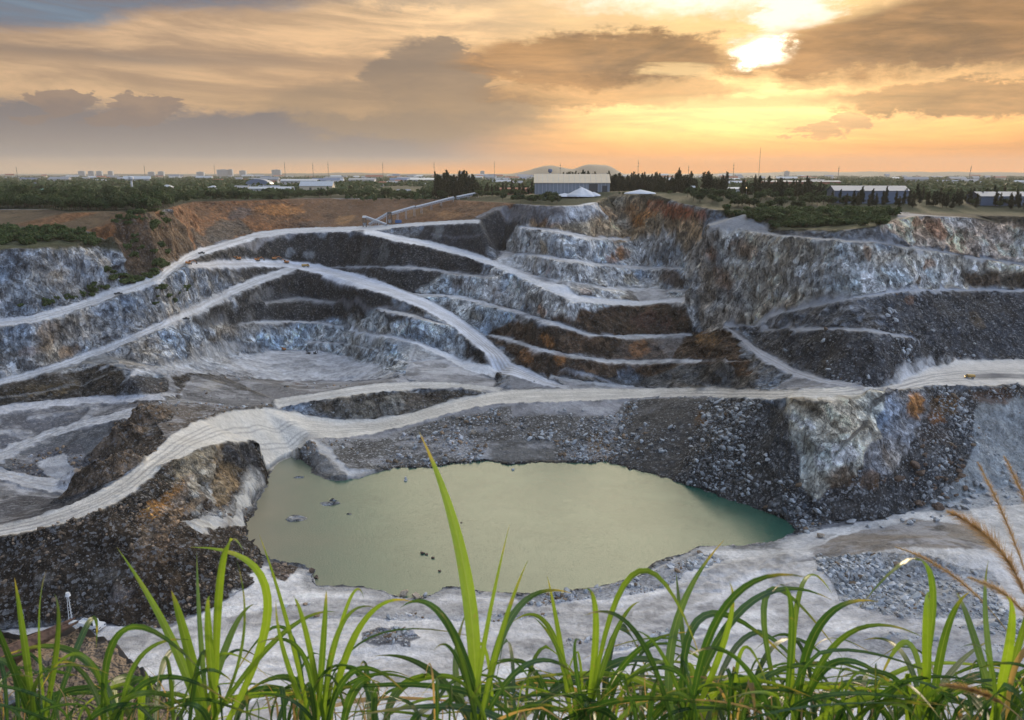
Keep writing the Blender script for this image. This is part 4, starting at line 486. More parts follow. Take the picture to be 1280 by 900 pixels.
((-122.1,192.2,-81.7),(2.6,20.6,0.9),(0.2,0.19,0.18),0.5),
((-141.9,365.6,-76.5),(5.3,23.3,2.3),(0.26,0.22,0.15),0.8),
((-118.4,408.9,-87.7),(8.5,26.5,1.7),(0.14,0.07,0.04),0.7),
((-137.2,415.0,-87.1),(6.9,24.9,2.1),(0.05,0.035,0.025),0.7),
((-195.9,338.1,-69.5),(10.5,28.5,2.1),(0.12,0.08,0.03),0.6),
((-208.3,329.6,-68.6),(6.8,24.8,1.7),(0.1,0.07,0.03),0.5),
((146.2,281.2,-60.5),(5.3,23.3,4.1),(0.5,0.22,0.06),0.95),
((154.3,281.6,-65.2),(4.1,22.1,2.9),(0.32,0.14,0.05),0.8),
((118.1,255.7,-77.7),(4.4,22.4,3.3),(0.22,0.13,0.07),0.8),
((126.5,263.9,-71.4),(2.8,20.8,3.9),(0.26,0.2,0.15),0.6),
((110.1,254.2,-76.5),(4.4,22.4,3.8),(0.16,0.1,0.06),0.9),
((103.7,269.4,-57.1),(3.4,21.4,2.2),(0.25,0.18,0.1),0.7),
((162.0,288.3,-62.6),(12.0,30.0,2.7),(0.13,0.075,0.035),0.85),
((184.6,296.3,-62.4),(11.1,29.1,2.5),(0.14,0.08,0.05),0.8),
((151.8,275.8,-69.5),(8.7,26.7,2.9),(0.07,0.055,0.05),0.6),
]
TRACKS = [  # pale tracks worn into the dust: plan line, width, colour
 ([(187.9,312.9),(199.4,316.9),(209.9,317.9),(217.5,319.4),(225.1,320.9),(232.9,322.4),(240.6,323.9),(248.5,325.4),(256.4,327.0)],5.5,(0.12, 0.12, 0.13)),
 ([(128.8,279.6),(144.6,291.4),(161.0,309.3),(174.7,323.6)],2.2,(0.55, 0.56, 0.58)),
 ([(31.1,545.7),(44.7,553.7),(59.7,579.0)],8.5,(0.52, 0.54, 0.58)),
 ([(-23.5,596.7),(-11.9,604.7),(0.0,597.1),(11.2,571.5),(21.8,553.6),(32.2,545.9)],4.5,(0.22, 0.22, 0.24)),
 ([(-93.4,277.2),(-90.8,250.8),(-92.4,236.2),(-93.0,226.4),(-91.9,216.7)],3.2,(0.5, 0.49, 0.47)),
 ([(-83.6,315.9),(-77.9,304.1),(-71.2,291.3),(-63.6,285.3),(-52.8,289.1)],7,(0.36, 0.35, 0.34)),
 ([(-190.1,563.3),(-184.2,592.2),(-174.8,614.4),(-163.0,621.0)],2,(0.3, 0.3, 0.32)),
 ([(-86.2,477.9),(-64.6,449.1),(-46.5,441.2)],1.5,(0.4, 0.4, 0.42)),
 ([(-184.9,350.3),(-175.9,351.5),(-169.2,357.7),(-169.0,373.7),(-167.0,387.2),(-167.4,407.7),(-168.7,432.9),(-167.9,455.2),(-165.0,474.1),(-160.3,489.8)],2.5,(0.38, 0.39, 0.41)),
 ([(-197.1,293.6),(-189.1,296.5)],3,(0.42, 0.43, 0.46)),
 ([(-192.4,306.9),(-186.6,310.8),(-180.0,313.7),(-175.3,324.1)],3,(0.36, 0.37, 0.4)),
 ([(-186.5,275.9),(-183.9,282.0),(-180.8,287.7),(-177.2,293.0),(-172.0,298.5),(-171.2,309.5),(-174.7,322.9)],2.5,(0.42, 0.43, 0.46)),
 ([(-147.9,324.2),(-151.2,347.8),(-159.2,357.3),(-167.1,360.7)],3,(0.36, 0.37, 0.4)),
 ([(-117.2,397.4),(-120.4,449.0),(-108.8,459.3),(-101.3,469.3)],4,(0.4, 0.41, 0.44)),
 ([(108.2,259.6),(116.8,265.6),(124.8,272.1),(134.5,276.9)],0.8,(0.03, 0.03, 0.032)),
 ([(-213.3,321.0),(-209.0,324.8),(-204.5,328.7),(-199.9,332.6),(-194.5,337.4),(-188.5,341.6),(-181.3,344.0),(-175.5,347.1)],1.2,(0.22, 0.22, 0.22)),
 ([(-73.5,484.8),(-87.6,495.4),(-104.2,515.9),(-119.5,537.8),(-131.0,540.7)],1.2,(0.2, 0.2, 0.22)),
 ([(-58.8,593.0),(-46.3,583.8),(-34.1,572.7),(-22.2,560.4),(-11.2,565.5),(2.8,560.8)],0.8,(0.2, 0.2, 0.22)),
 ([(24.0,389.1),(31.9,386.4),(39.8,385.7),(47.8,385.3),(58.6,377.5)],1.5,(0.33, 0.35, 0.4)),
 ([(0.0,151.2),(3.5,154.9),(7.2,158.8),(11.0,162.9),(15.1,167.2),(19.3,171.6),(23.6,176.3),(27.9,178.3),(32.2,180.3),(36.5,182.4),(41.0,184.5),(45.6,186.6),(50.2,188.8),(55.0,191.1),(59.6,192.3),(64.2,193.6),(68.8,194.8),(73.6,196.1),(68.5,172.7),(82.1,194.8),(85.8,192.4),(89.4,190.2),(93.0,188.1),(96.6,186.0),(100.1,184.0),(103.5,182.2),(106.9,180.4),(110.2,178.7),(113.6,177.0),(116.8,175.4),(120.1,173.8),(123.3,172.3)],5,(0.47, 0.46, 0.46)),
 ([(-56.7,145.3),(-53.9,147.0),(-51.0,148.8),(-48.1,150.4),(-45.1,152.1),(-42.0,153.9),(-38.9,155.6),(-35.7,157.4),(-32.5,159.2),(-29.2,161.1),(-25.8,163.0),(-22.2,164.2),(-18.7,165.5),(-15.0,166.7),(-11.3,168.0),(-7.6,169.4),(-3.8,170.8),(0.0,172.1),(3.9,173.5),(7.8,175.0),(11.8,176.4),(16.0,178.9),(20.2,181.4),(24.6,184.0),(29.0,186.6),(33.6,189.2),(38.2,192.0),(43.0,194.7),(47.9,197.6),(54.2,202.7),(60.8,208.1),(67.8,213.9),(73.7,215.5),(79.8,217.2),(72.9,185.6)],6,(0.48, 0.46, 0.44)),
 ([(-121.3,168.7),(-117.9,169.4),(-114.5,170.0),(-111.1,170.7),(-107.6,171.3),(-104.1,172.0),(-100.6,172.7),(-97.1,173.4),(-93.5,174.1),(-89.9,174.8),(-86.3,175.5),(-83.0,177.0),(-79.6,178.5),(-76.2,180.0),(-72.7,181.5),(-69.2,183.0),(-65.8,185.0),(-62.3,187.3),(-58.5,188.3),(-54.6,189.4),(-50.7,190.7),(-46.7,191.8),(-42.4,191.8),(-38.2,191.8),(-34.0,191.9),(-29.7,192.0),(-25.5,192.0),(-21.2,191.9),(-17.0,191.8),(-12.7,191.8),(-8.5,191.9),(-4.2,191.9),(0.0,191.9),(4.2,191.5),(8.5,191.2),(12.7,190.9),(16.9,190.5),(21.1,190.1),(25.2,189.7)],6,(0.46, 0.44, 0.42)),
 ([(-23.4,145.8),(-20.3,147.4),(-17.0,149.0),(-13.8,150.6),(-10.4,152.3),(-7.0,154.0),(-3.5,155.7),(0.0,157.4),(3.6,159.2),(7.3,161.1),(11.0,162.9),(14.8,164.2),(18.6,165.4),(22.5,166.7),(26.4,167.9),(30.4,169.2),(34.4,170.5),(38.5,171.8),(42.6,173.0),(46.8,174.4),(51.1,175.8),(55.1,176.1),(59.2,176.5),(63.2,176.8),(67.3,177.2),(64.3,160.0),(75.2,177.4),(79.1,177.3),(83.1,177.3),(87.0,177.3),(90.9,177.3),(94.0,175.4),(97.0,173.6),(100.1,172.0),(103.0,170.4),(106.0,168.8),(108.9,167.2),(111.8,165.8),(114.6,164.3),(117.4,162.9)],3,(0.36, 0.36, 0.38)),
]
SPOT = {
 'islands': [(-63.1,261.7,-91.0),(-55.2,252.9,-91.0),(-71.0,249.0,-91.0),(-63.7,264.5,-91.0),(-80.5,286.7,-91.0)],
 'knobs': [(-141.3,274.6,-70.6),(-139.0,286.5,-69.2),(-131.6,236.2,-71.2),(-125.4,239.5,-69.8),(-147.3,256.0,-81.8),(-137.1,291.9,-68.4),(-104.7,238.0,-71.3)],
 'heaps': [(115.5,216.5,-88.2),(94.7,205.6,-89.4),(115.0,193.1,-88.0),(-29.3,174.6,-90.4),(55.5,211.4,-90.7)],
 'outcrop': [(111.3,261.3,-67.6)],
 'excavator': [(-146.8,502.7,-90.9)],
 'rigs': [(-128.9,494.9,-91.7),(-124.8,494.7,-91.7)],
 'loader': [(-151.4,587.1,-45.4)],
 'haulers': [(-187.4,548.6,-38.3),(-181.9,572.7,-40.9),(-174.9,591.6,-42.9),(-167.7,595.3,-43.9)],
 'digger': [(-191.0,473.3,-30.5)],
 'cars': [(-198.2,399.7,-38.5),(-198.6,513.9,-28.3),(-176.6,426.6,-54.8)],
 'headlight': [(182.6,309.3,-58.1)],
 'crusher': [(-113.9,643.8,-20.0)],
 'belt': [(-119.0,651.1,-18.0),(-104.4,675.2,-11.5),(-101.8,675.7,-10.9),(-80.8,679.4,-6.5),(-79.0,681.0,-5.9),(-52.0,726.2,0.0),(-52.2,750.6,0.0),(-38.4,980.5,0.0)],
 'sidebelt': [(-121.0,670.9,-13.3),(-100.5,648.2,-18.4)],
 'tank': [(-90.6,646.3,-16.4)],
 'drum': [(113.4,468.7,-7.4)],
 'pump': [(-105.6,180.5,-89.9)],
 'mast': [(-111.4,182.0,-90.0)],
 'cone': [(49.2,576.2,0.0)],
 'stones': [(-29.8,198.9,-91.0),(-26.2,197.5,-91.0),(-23.8,198.4,-91.0),(15.2,200.1,-91.0),(97.1,232.4,-90.3),(111.6,249.9,-82.8),(124.2,253.1,-82.1),(130.7,254.5,-81.2),(-16.3,324.5,-85.9),(-51.9,211.5,-91.0),(-69.2,213.2,-90.9),(-56.0,208.7,-91.0),(11.0,379.3,-78.2),(23.5,203.2,-91.0),(-57.9,211.4,-91.0)],
 'pondrocks': [(-27.3,224.0,-91.0),(-26.0,223.0,-91.0),(-23.8,220.9,-91.0),(-21.0,212.9,-91.0),(-40.4,285.9,-91.0),(-40.1,283.4,-91.0),(-16.7,245.8,-91.0),(0.3,294.3,-91.0),(-92.9,283.5,-91.0)],
}
FIELD = {
 'brown': [(144.2,268.2),(161.8,274.4),(161.1,263.3),(142.7,246.0),(132.7,247.1),(137.7,259.5)],
 'pale_right': [(78.2,325.8),(94.4,282.9),(99.8,254.7),(96.4,242.0),(88.1,256.8),(73.4,275.6),(67.7,306.0)],
 'pale_mid': [(0.0,340.2),(46.4,342.5),(43.7,319.9),(0.0,321.0)],
 'shore': [(99.2,242.4),(132.7,247.1),(152.8,261.1),(169.8,266.0),(186.2,280.5),(184.4,270.8),(139.5,239.9),(106.8,235.3)],
 'pile': [(90.3,217.9),(106.7,212.5),(133.5,203.0),(124.9,184.7),(100.8,190.0),(91.4,197.6),(86.4,210.5)],
 'leftslope': [(-139.7,201.7),(-114.0,208.1),(-106.9,237.0),(-98.2,222.9),(-89.7,205.7),(-90.9,186.7),(-132.8,188.5)],
 'leftshrub': [(-274.7,433.8),(-229.0,436.5),(-220.6,431.7),(-218.3,414.6),(-245.9,386.6)],
 'verge': [(-232.0,364.2),(-220.0,374.9),(-211.2,398.7),(-203.0,414.3),(-193.1,426.9),(-194.4,456.5),(-196.4,452.4),(-196.8,425.4),(-208.8,415.6),(-220.6,376.7),(-230.5,367.6)],
 'verge2': [(-185.0,408.9),(-182.6,428.3),(-185.7,462.8),(-185.0,465.0),(-181.9,425.2),(-184.2,408.6)],
 'slopeshrub': [(-221.9,457.0),(-211.1,492.5),(-206.3,489.2),(-195.4,449.8),(-203.3,428.1),(-216.7,435.8)],
 'scrub': [(115.2,477.3),(217.9,468.0),(190.9,403.3),(169.5,370.0),(135.5,427.7),(121.9,475.1)],
 'mound': [(65.2,592.6),(84.3,637.4),(149.8,804.5),(132.5,642.6),(101.9,576.6),(82.5,622.1)],
}

# ------------------------------------------------------------------ object helpers
COL = SC.collection
def link(o, parent=None):
    COL.objects.link(o)
    if parent is not None: o.parent = parent
    return o
def tag(o, label=None, cat=None, group=None, kind=None):
    if label: o['label'] = label
    if cat: o['category'] = cat
    if group: o['group'] = group
    if kind: o['kind'] = kind
    return o
def mesh_np(name, co, faces, mat=None, smooth=True):
    """faces: (n,4) or (n,3) int array"""
    me = bpy.data.meshes.new(name)
    co = np.asarray(co, np.float32); faces = np.asarray(faces, np.int32)
    me.vertices.add(len(co)); me.vertices.foreach_set('co', co.ravel())
    k = faces.shape[1]
    me.loops.add(faces.size); me.loops.foreach_set('vertex_index', faces.ravel())
    me.polygons.add(len(faces)); me.polygons.foreach_set('loop_start', np.arange(0, faces.size, k, dtype=np.int32))
    me.polygons.foreach_set('loop_total', np.full(len(faces), k, np.int32))
    me.polygons.foreach_set('use_smooth', np.full(len(faces), smooth, bool))
    me.update(calc_edges=True)
    if mat: me.materials.append(mat)
    return me

# ------------------------------------------------------------------ terrain
WATER_Z = -91.2
def build_height():
    pts, edges, zz = [], [], []
    def add(seq):
        b = len(pts)
        for p in seq: pts.append((p[0], p[1])); zz.append(p[2])
        for i in range(len(seq) - 1): edges.append((b + i, b + i + 1))
    for k, l in LINES.items(): add(l)
    add([(-1300, 900, 0), (0, 900, 0), (1300, 900, 0)])
    pts.append((-700, 380)); zz.append(0); pts.append((700, 330)); zz.append(0)
    pts.append((-500, 150)); zz.append(-20); pts.append((500, 150)); zz.append(-20)
    pts.append((-400, 90)); zz.append(-60); pts.append((400, 90)); zz.append(-60)
    r = geometry.delaunay_2d_cdt([Vector(p) for p in pts], edges, [], 0, 1e-4)
    V = np.array([(v.x, v.y) for v in r[0]]); Z = np.full(len(V), np.nan)
    P0 = np.array(pts)
    for i, o in enumerate(r[3]):
        if o: Z[i] = np.mean([zz[j] for j in o])
    E = np.array(edges); A = P0[E[:, 0]]; B = P0[E[:, 1]]; ZA = np.array(zz)[E[:, 0]]; ZB = np.array(zz)[E[:, 1]]
    for i in np.where(np.isnan(Z))[0]:
        d = B - A; t = np.clip(((V[i] - A) * d).sum(1) / np.maximum((d * d).sum(1), 1e-9), 0, 1)
        q = A + t[:, None] * d; dist = np.hypot(*(q - V[i]).T)
        js = np.argsort(dist)[:2]; Z[i] = np.mean(ZA[js] + t[js] * (ZB[js] - ZA[js]))
    return V, Z, [tuple(f) for f in r[2]]

S_in = np.arange(-.72, .7201, .00125)
so = .72 + np.cumsum(.00125 * 1.09 ** np.arange(1, 52)); so = so[so < 1.6]
S = np.concatenate([-so[::-1], S_in, so])
Y1 = 4.0 * (130 / 4.0) ** np.linspace(0, 1, 60)
Y2 = 130 * np.exp(np.arange(1, 1 + int(math.log(740 / 130) / .0018)) * .0018)
Y3 = Y2[-1] * np.exp(np.arange(1, 150) * .031)
YY = np.concatenate([np.array([.3, .7]), np.arange(1.0, 3.96, .04), Y1, Y2, Y3])
NS, NY = len(S), len(YY)
SG, YG = np.meshgrid(S, YY)
XG = (SG * YG)
SG = SG.astype(np.float32)
def rasterise():
    V, Zv, F = build_height()
    ZG = np.zeros((NY, NS))
    si = lambda s: np.interp(s, S, np.arange(NS)); yi = lambda y: np.interp(y, YY, np.arange(NY))
    for f in F:
        p = V[list(f)]; z = Zv[list(f)]
        if p[:, 1].max() < 60: continue
        s = p[:, 0] / np.maximum(p[:, 1], 1)
        i0, i1 = int(si(s.min())), int(si(s.max())) + 2; j0, j1 = int(yi(p[:, 1].min())), int(yi(p[:, 1].max())) + 2
        x = XG[j0:j1, i0:i1]; y = YG[j0:j1, i0:i1]
        (ax, ay), (bx, by), (cx, cy) = p
        D = (by - cy) * (ax - cx) + (cx - bx) * (ay - cy)
        if abs(D) < 1e-9: continue
        u = ((by - cy) * (x - cx) + (cx - bx) * (y - cy)) / D; v = ((cy - ay) * (x - cx) + (ax - cx) * (y - cy)) / D
        w = 1 - u - v; m = (u >= -1e-6) & (v >= -1e-6) & (w >= -1e-6)
        ZG[j0:j1, i0:i1][m] = (u * z[0] + v * z[1] + w * z[2])[m]
    return ZG
ZG = rasterise()
def in_poly(X, Y, poly):
    p = np.asarray(poly, float); m = (X >= p[:, 0].min()) & (X <= p[:, 0].max()) & (Y >= p[:, 1].min()) & (Y <= p[:, 1].max())
    x = X[m]; y = Y[m]; c = np.zeros(len(x), bool)
    for i in range(len(p)):
        (x1, y1), (x2, y2) = p[i], p[i - 1]
        if y1 == y2: continue
        c ^= ((y1 > y) != (y2 > y)) & (x < (x2 - x1) * (y - y1) / (y2 - y1) + x1)
    o = np.zeros(X.shape, bool); o[m] = c
    return o
def blur(a, n=1):
    for _ in range(n):
        b = a.copy(); b[1:-1] = (a[:-2] + 2 * a[1:-1] + a[2:]) / 4; a = b
        b = a.copy(); b[:, 1:-1] = (a[:, :-2] + 2 * a[:, 1:-1] + a[:, 2:]) / 4; a = b
    return a
ZG = blur(ZG, 3)
XG = XG.astype(np.float32); YG = YG.astype(np.float32)
YRIM = np.interp(S, [p[0] / p[1] for p in LINES['rim']], [p[1] for p in LINES['rim']])[None, :]
OUT = sm(YG - YRIM, -2., 8.)
RM = np.zeros(XG.shape)
for nme in ('R6', 'R5b', 'R3', 'R1', 'R4', 'R2', 'PL', 'LA', 'LB', 'LC', 'FL'):
    RM = np.maximum(RM, in_poly(XG, YG, [p[:2] for p in LINES[nme + '-']] + [p[:2] for p in LINES[nme + '+']][::-1]))
RM = blur(RM, 3); ZG = ZG * (1 - RM * .9) + blur(ZG, 24) * RM * .9
# the bank the photographer stands on, falling away below him
bank = 19.95 - np.maximum(YG - (1.75 + .7 * sm(-XG, .2, 1.8) + .5 * sm(XG, .6, 1.6) + .15 * np.sin(XG * 3)), 0) * 1.9
bank = np.maximum(bank, -89.0)
ZG = np.where(YG < 105, bank, ZG)
ZG = np.where((YG > 95) & (YG < 150), np.minimum(ZG, np.maximum(bank, -89)), ZG)
def dist_line(X, Y, line, maxd):
    p = np.asarray(line, float)[:, :2]; o = np.full(X.shape, maxd)
    for a, b in zip(p[:-1], p[1:]):
        m = (X > min(a[0], b[0]) - maxd) & (X < max(a[0], b[0]) + maxd) & (Y > min(a[1], b[1]) - maxd) & (Y < max(a[1], b[1]) + maxd)
        if not m.any(): continue
        d = b - a; x = X[m]; y = Y[m]
        t = np.clip(((x - a[0]) * d[0] + (y - a[1]) * d[1]) / max(d @ d, 1e-9), 0, 1)
        o[m] = np.minimum(o[m], np.hypot(x - a[0] - t * d[0], y - a[1] - t * d[1]))
    return o
pond_poly = [p[:2] for p in LINES['pf']] + [p[:2] for p in LINES['pn']][::-1]
n1 = fbm(XG / 9, YG / 9, None, 4); n2 = fbm(XG / 2.2, YG / 2.2, 5, 3)
inp = in_poly(XG + n1 * 2.5, YG + n2 * 1.2, pond_poly)
shore = np.minimum(dist_line(XG, YG, LINES['pf'], 30.), dist_line(XG, YG, LINES['pn'], 30.))
ZG = np.where(inp, np.minimum(ZG, -91.1) - np.minimum(shore * .35, 4), np.maximum(ZG, np.where((YG > 130) & (YG < 330), -90.9, -200)))
# islands of spoil breaking the surface
for (x, y, z), rx, ry, h in [(p, *q) for p, q in zip(SPOT['islands'], [(5, 2.2, 2.0), (2.6, 1.2, 1.6), (4, 1.2, 1.5), (3.2, .9, 1.4), (3.5, .9, 1.4)])]:
    d = np.exp(-((XG - x) / rx) ** 2 - ((YG - y) / ry) ** 2)
    ZG = np.maximum(ZG, np.where(d > .02, WATER_Z - 1.2 + h * d * 1.1 + n2 * .35, -200))
# rocky knobs beside the haul road
KN = np.zeros(XG.shape, np.float32)
for (x, y, z), rr, h in zip(SPOT['knobs'], (8, 7, 8, 7, 6, 5, 7), (6, 5, 6, 5.5, 3.5, 3, 1.0)):
    d = np.exp(-(((XG - x) ** 2 + ((YG - y) * 1.1) ** 2) / rr ** 2) ** 1.8)
    KN = np.maximum(KN, d * h * (1 + .5 * ridge(XG / 5, YG / 5, None, 3)))
ZG = ZG + KN
# low hummock and heaps on the near floor
for (x, y, z), rx, ry, h in zip(SPOT['heaps'], (26, 11, 13, 9, 12), (11, 5, 5, 4, 6), (5.5, 1.6, 1.6, 1.4, 1.6)):
    d = np.exp(-((XG - x) / rx) ** 2 - ((YG - y) / ry) ** 2); ZG = ZG + d * h
gs = np.gradient(ZG, axis=1) / np.gradient(S)[None, :]; gy = np.gradient(ZG, axis=0) / np.gradient(YY)[:, None]
ZX = gs / YG; ZY = gy - ZX * SG
SLOPE = np.hypot(ZX, ZY)
steep = sm(SLOPE, .2, .46)
pit = ((YG > 120)).astype(float) * (1 - OUT)
# albedo
print('terrain grid', NS, NY)
wx = n1 * 2.6 + n2 * .8; wy = fbm(XG / 7 + 31, YG / 7, ZG / 7, 3) * 1.8
FX = XG + wx; FY = YG + wy
face = np.empty((NY, NS, 3)); flat = np.empty((NY, NS, 3))
face[:] = (.27, .295, .33); flat[:] = (.22, .225, .245)
rock = np.ones((NY, NS)) * .9; talus = np.ones((NY, NS)) * .12
outer = OUT > .5
plain_c = np.array((.022, .030, .014))
face[outer] = plain_c; flat[outer] = plain_c; rock[outer] = .3; talus[outer] = 0
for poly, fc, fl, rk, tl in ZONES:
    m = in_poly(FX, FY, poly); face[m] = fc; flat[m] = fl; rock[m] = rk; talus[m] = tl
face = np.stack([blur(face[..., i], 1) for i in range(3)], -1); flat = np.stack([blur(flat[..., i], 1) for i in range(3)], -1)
# rock tone varies down the wall in streaks and blocks
st = fbm(XG / 5, YG / 9, ZG / 14, 4) ; bl = fbm(XG / 11 + 9, YG / 14, ZG / 8, 4); hue = fbm(XG / 16 + 40, YG / 22, ZG / 12, 3)
amp = rock[..., None]
fin = fbm(XG / 1.9, YG / 3, ZG / 3.2, 3)
face = face * (1 + amp * np.clip(.12 + .75 * st + .7 * bl + .45 * fin, -.62, 1.2)[..., None])
face = face * (1 + amp * hue[..., None] * np.array((.38, .10, -.24)))
crack = sm(ridge(XG / 7, YG / 9, ZG / 13, 4), .42, .75)[..., None] * amp
face = face * (1 - .38 * crack)
kn_ = sm(KN, .5, 1.6)[..., None]; face = face * (1 - kn_ * .85) + kn_ * .85 * np.array((.17, .12, .08)) * (1 + .7 * st + .6 * bl)[..., None]; flat = flat * (1 - kn_ * .8) + kn_ * .8 * np.array((.15, .12, .09))
for c, rad, colr, am in BLOBS:
    d = ((XG - c[0]) / rad[0]) ** 2 + ((YG - c[1]) / rad[1]) ** 2 + ((ZG - c[2]) / max(rad[2], 1.5)) ** 2
    w = am * sm(-d + .9 * st + .5 * n2, -1.15, -.35)
    w = w[..., None]; face = face * (1 - w) + w * np.array(colr) * (1 + .5 * bl + .3 * st)[..., None]
    flat = flat * (1 - w * .5) + w * .5 * np.array(colr)
ptc = sm(fbm(XG / 13 + 3, YG / 7, None, 5, .6), .0, .3) * .55 * (YG > 215) * (ZG < -25)
flat = flat * (1 - ptc[..., None]) + ptc[..., None] * np.array((.40, .405, .43))
ptd = sm(fbm(XG / 9 + 63, YG / 6, None, 5, .6), .1, .35) * .6 * (YG > 215)
flat = flat * (1 - ptd[..., None] * .7)
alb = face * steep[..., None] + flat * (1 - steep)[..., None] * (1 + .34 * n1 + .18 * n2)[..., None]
# roads and bench floors: pale crushed dust
road = np.zeros((NY, NS))
DUST = {'R6': (.60, .575, .53), 'R5b': (.54, .53, .51), 'PL': (.64, .60, .55), 'R3': (.58, .61, .68), 'R1': (.50, .52, .56), 'R4': (.48, .50, .54), 'R2': (.58, .60, .64), 'R5': (.62, .64, .68),
        'R7': (.27, .28, .30), 'R8': (.34, .36, .40), 'R9': (.40, .42, .47), 'R10': (.30, .32, .36), 'M1': (.36, .38, .42), 'M3': (.28, .29, .31), 'FL': (.60, .62, .67), 'L7': (.4, .44, .5),
        'L4': (.46, .47, .50), 'LA': (.52, .54, .60), 'LB': (.54, .56, .61), 'LC': (.54, .56, .61)}
for nme in [k[:-1] for k in LINES if k.endswith('-')]:
    poly = [p[:2] for p in LINES[nme + '-']] + [p[:2] for p in LINES[nme + '+']][::-1]
    k = .3 if nme in ('R1', 'R3', 'R4', 'R2', 'R6', 'R9') else 1.3
    m = blur(in_poly(XG + wx * k, YG + wy * k, poly).astype(float), 1)
    c = np.array(DUST.get(nme, (.54, .56, .60)))
    wear = (1 + .30 * fbm(XG / 9, YG / 7, None, 5, .6) + .06 * n2)[..., None]
    amt = m * (.96 if nme[0] in 'RP' else .78) 
    if nme[0] == 'R': amt = amt * (1 - .95 * sm(KN, .5, 1.3))
    if nme[0] in 'LM': amt = amt * (1 - .75 * sm(SLOPE, .7, 1.3))
    if nme == 'FL': amt = amt * (.75 + .5 * n1)
    if nme[0] in 'LM' and nme not in ('LA', 'LB', 'LC'): amt = amt * np.clip(.8 + 1.5 * bl + .8 * n1, .12, 1)
    alb = alb * (1 - amt[..., None]) + amt[..., None] * c * wear
    road = np.maximum(road, amt)
# wheel tracks along the main haul roads
for nme, offs in (('R6', (-.3, .25)), ('R3', (-.35, .0, .35)), ('R9', (-.25, .3)), ('PL', (.1, -.5)), ('R1', (0,)), ('R4', (0,)), ('LB', (-.2, .3)), ('LC', (.1,)), ('R5b', (0,))):
    a_ = np.array(LINES[nme + '-']); b_ = np.array(LINES[nme + '+'])
    n_ = min(len(a_), len(b_))
    for o in offs:
        cl = np.stack([np.interp(np.linspace(0, 1, 60), np.linspace(0, 1, len(a_)), a_[:, i]) * (.5 - o / 2) + np.interp(np.linspace(0, 1, 60), np.linspace(0, 1, len(b_)), b_[:, i]) * (.5 + o / 2) for i in (0, 1)], -1)
        d = dist_line(XG + n1 * .8, YG + wy * .3, cl, 4.)
        for q in (-1.1, 1.1):
            w = np.exp(-((d - abs(q)) / .38) ** 2) * road * .42
            alb = alb * (1 - w[..., None]) + w[..., None] * np.array((.27, .26, .255))
for line, w, c in TRACKS:
    d = dist_line(XG + wx * .5, YG + wy * .5, line, w * 2.5 + 2)
    m = (1 - sm(d, w * .35, w * .9)) * (.75 + .3 * n1)
    alb = alb * (1 - m[..., None]) + m[..., None] * np.array(c); road = np.maximum(road, m * .8)
# near floor: long tyre marks and scraped dust
near = sm(YG, 215, 190) if False else (1 - sm(YG, 195, 235)) * (YG > 120) * (1 - steep)
strk = fbm(XG / 26 + YG / 60, YG / 2.2 + np.sin(XG / 30) * 2, 3, 4)
alb = alb * (1 + near * .34 * strk)[..., None]
alb = alb * (1 + near[..., None] * (-.0 + np.array((.0, .0, .03))))
# damp dark rim just above the water
wet = (sm(-ZG, 90.2, 91.0) * (1 - sm(shore, 2.0, 5.0)))[..., None] * (YG < 330)[..., None] * (YG > 130)[..., None]
alb = alb * (1 - .45 * wet)
# the camera bank: soil
bk = YG < 60
alb[bk] = (.13, .095, .065); alb[bk] *= (1 + .9 * fbm(XG / .2, YG / .2, None, 4)[..., None])[bk]
# far plain: fields, woodland and pale built-up patches
fp = YG > 560
f1 = fbm(XG / 130, YG / 260, None, 4); f2 = fbm(XG / 60 + 9, YG / 160, 2, 4)
pc = np.array((.022, .030, .014))[None, None] * (1 + .6 * f1)[..., None]
pc = pc + np.clip(f2 - .12, 0, 1)[..., None] * np.array((.07, .06, .042)) * .8
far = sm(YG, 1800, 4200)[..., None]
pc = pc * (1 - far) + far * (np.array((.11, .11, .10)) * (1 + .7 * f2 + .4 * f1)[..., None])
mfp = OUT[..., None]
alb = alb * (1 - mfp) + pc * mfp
for line, w, c in TRACKS:
    if w in (8.5, 4.5):
        d = dist_line(XG + wx * .5, YG + wy * .5, line, w * 2.5); m = (1 - sm(d, w * .6, w * 1.1))[..., None]; alb = alb * (1 - m) + m * np.array(c)
_ed = 4 * blur(road, 2); _ed = np.clip(_ed * (1 - _ed / 4), 0, 1)[..., None]
alb = alb * (1 - _ed * .35 * sm(n2, -.2, .4)[..., None])
alb = np.clip(alb, .012, .8)
# relief: push faces in and out along their own horizontal normal
big = steep * pit * (1 - road)
rough = np.exp(-((XG + 82) / 34) ** 2 - ((YG - 212) / 34) ** 2)
big = big * (1 - np.clip(blur(road, 16) * 2.5, 0, 1))
nx = -ZX / np.maximum(SLOPE, 1e-3); ny = -ZY / np.maximum(SLOPE, 1e-3)
blocky = ridge(XG / 8, YG / 9, ZG / 16, 4, .55); mid = fbm(XG / 3.1, YG / 3.3, ZG / 4.5, 4, .6)
ledge = lambda f, k: (np.floor(f * k) + sm(f * k - np.floor(f * k), .35, .65)) / k
fac = ledge(fbm(XG / 6.3 + 11, YG / 8, ZG / 9 + XG / 20, 3), 5) + ledge(fbm(XG / 9 + 51, YG / 8, ZG / 5 - XG / 18, 3), 5)
cell = np.abs(fbm(XG / 5 + 70, YG / 5, ZG / 7, 3))
amp = steep * pit * (1 - road) * (.35 + .65 * rock)
D = amp * (1.5 * blocky + 1.1 * mid - 1.6 * cell + 2.6 * fac) * np.clip(YG / 380, .55, 1.1)
XD = XG + nx * D; YD = YG + ny * D
oc = SPOT['outcrop'][0]
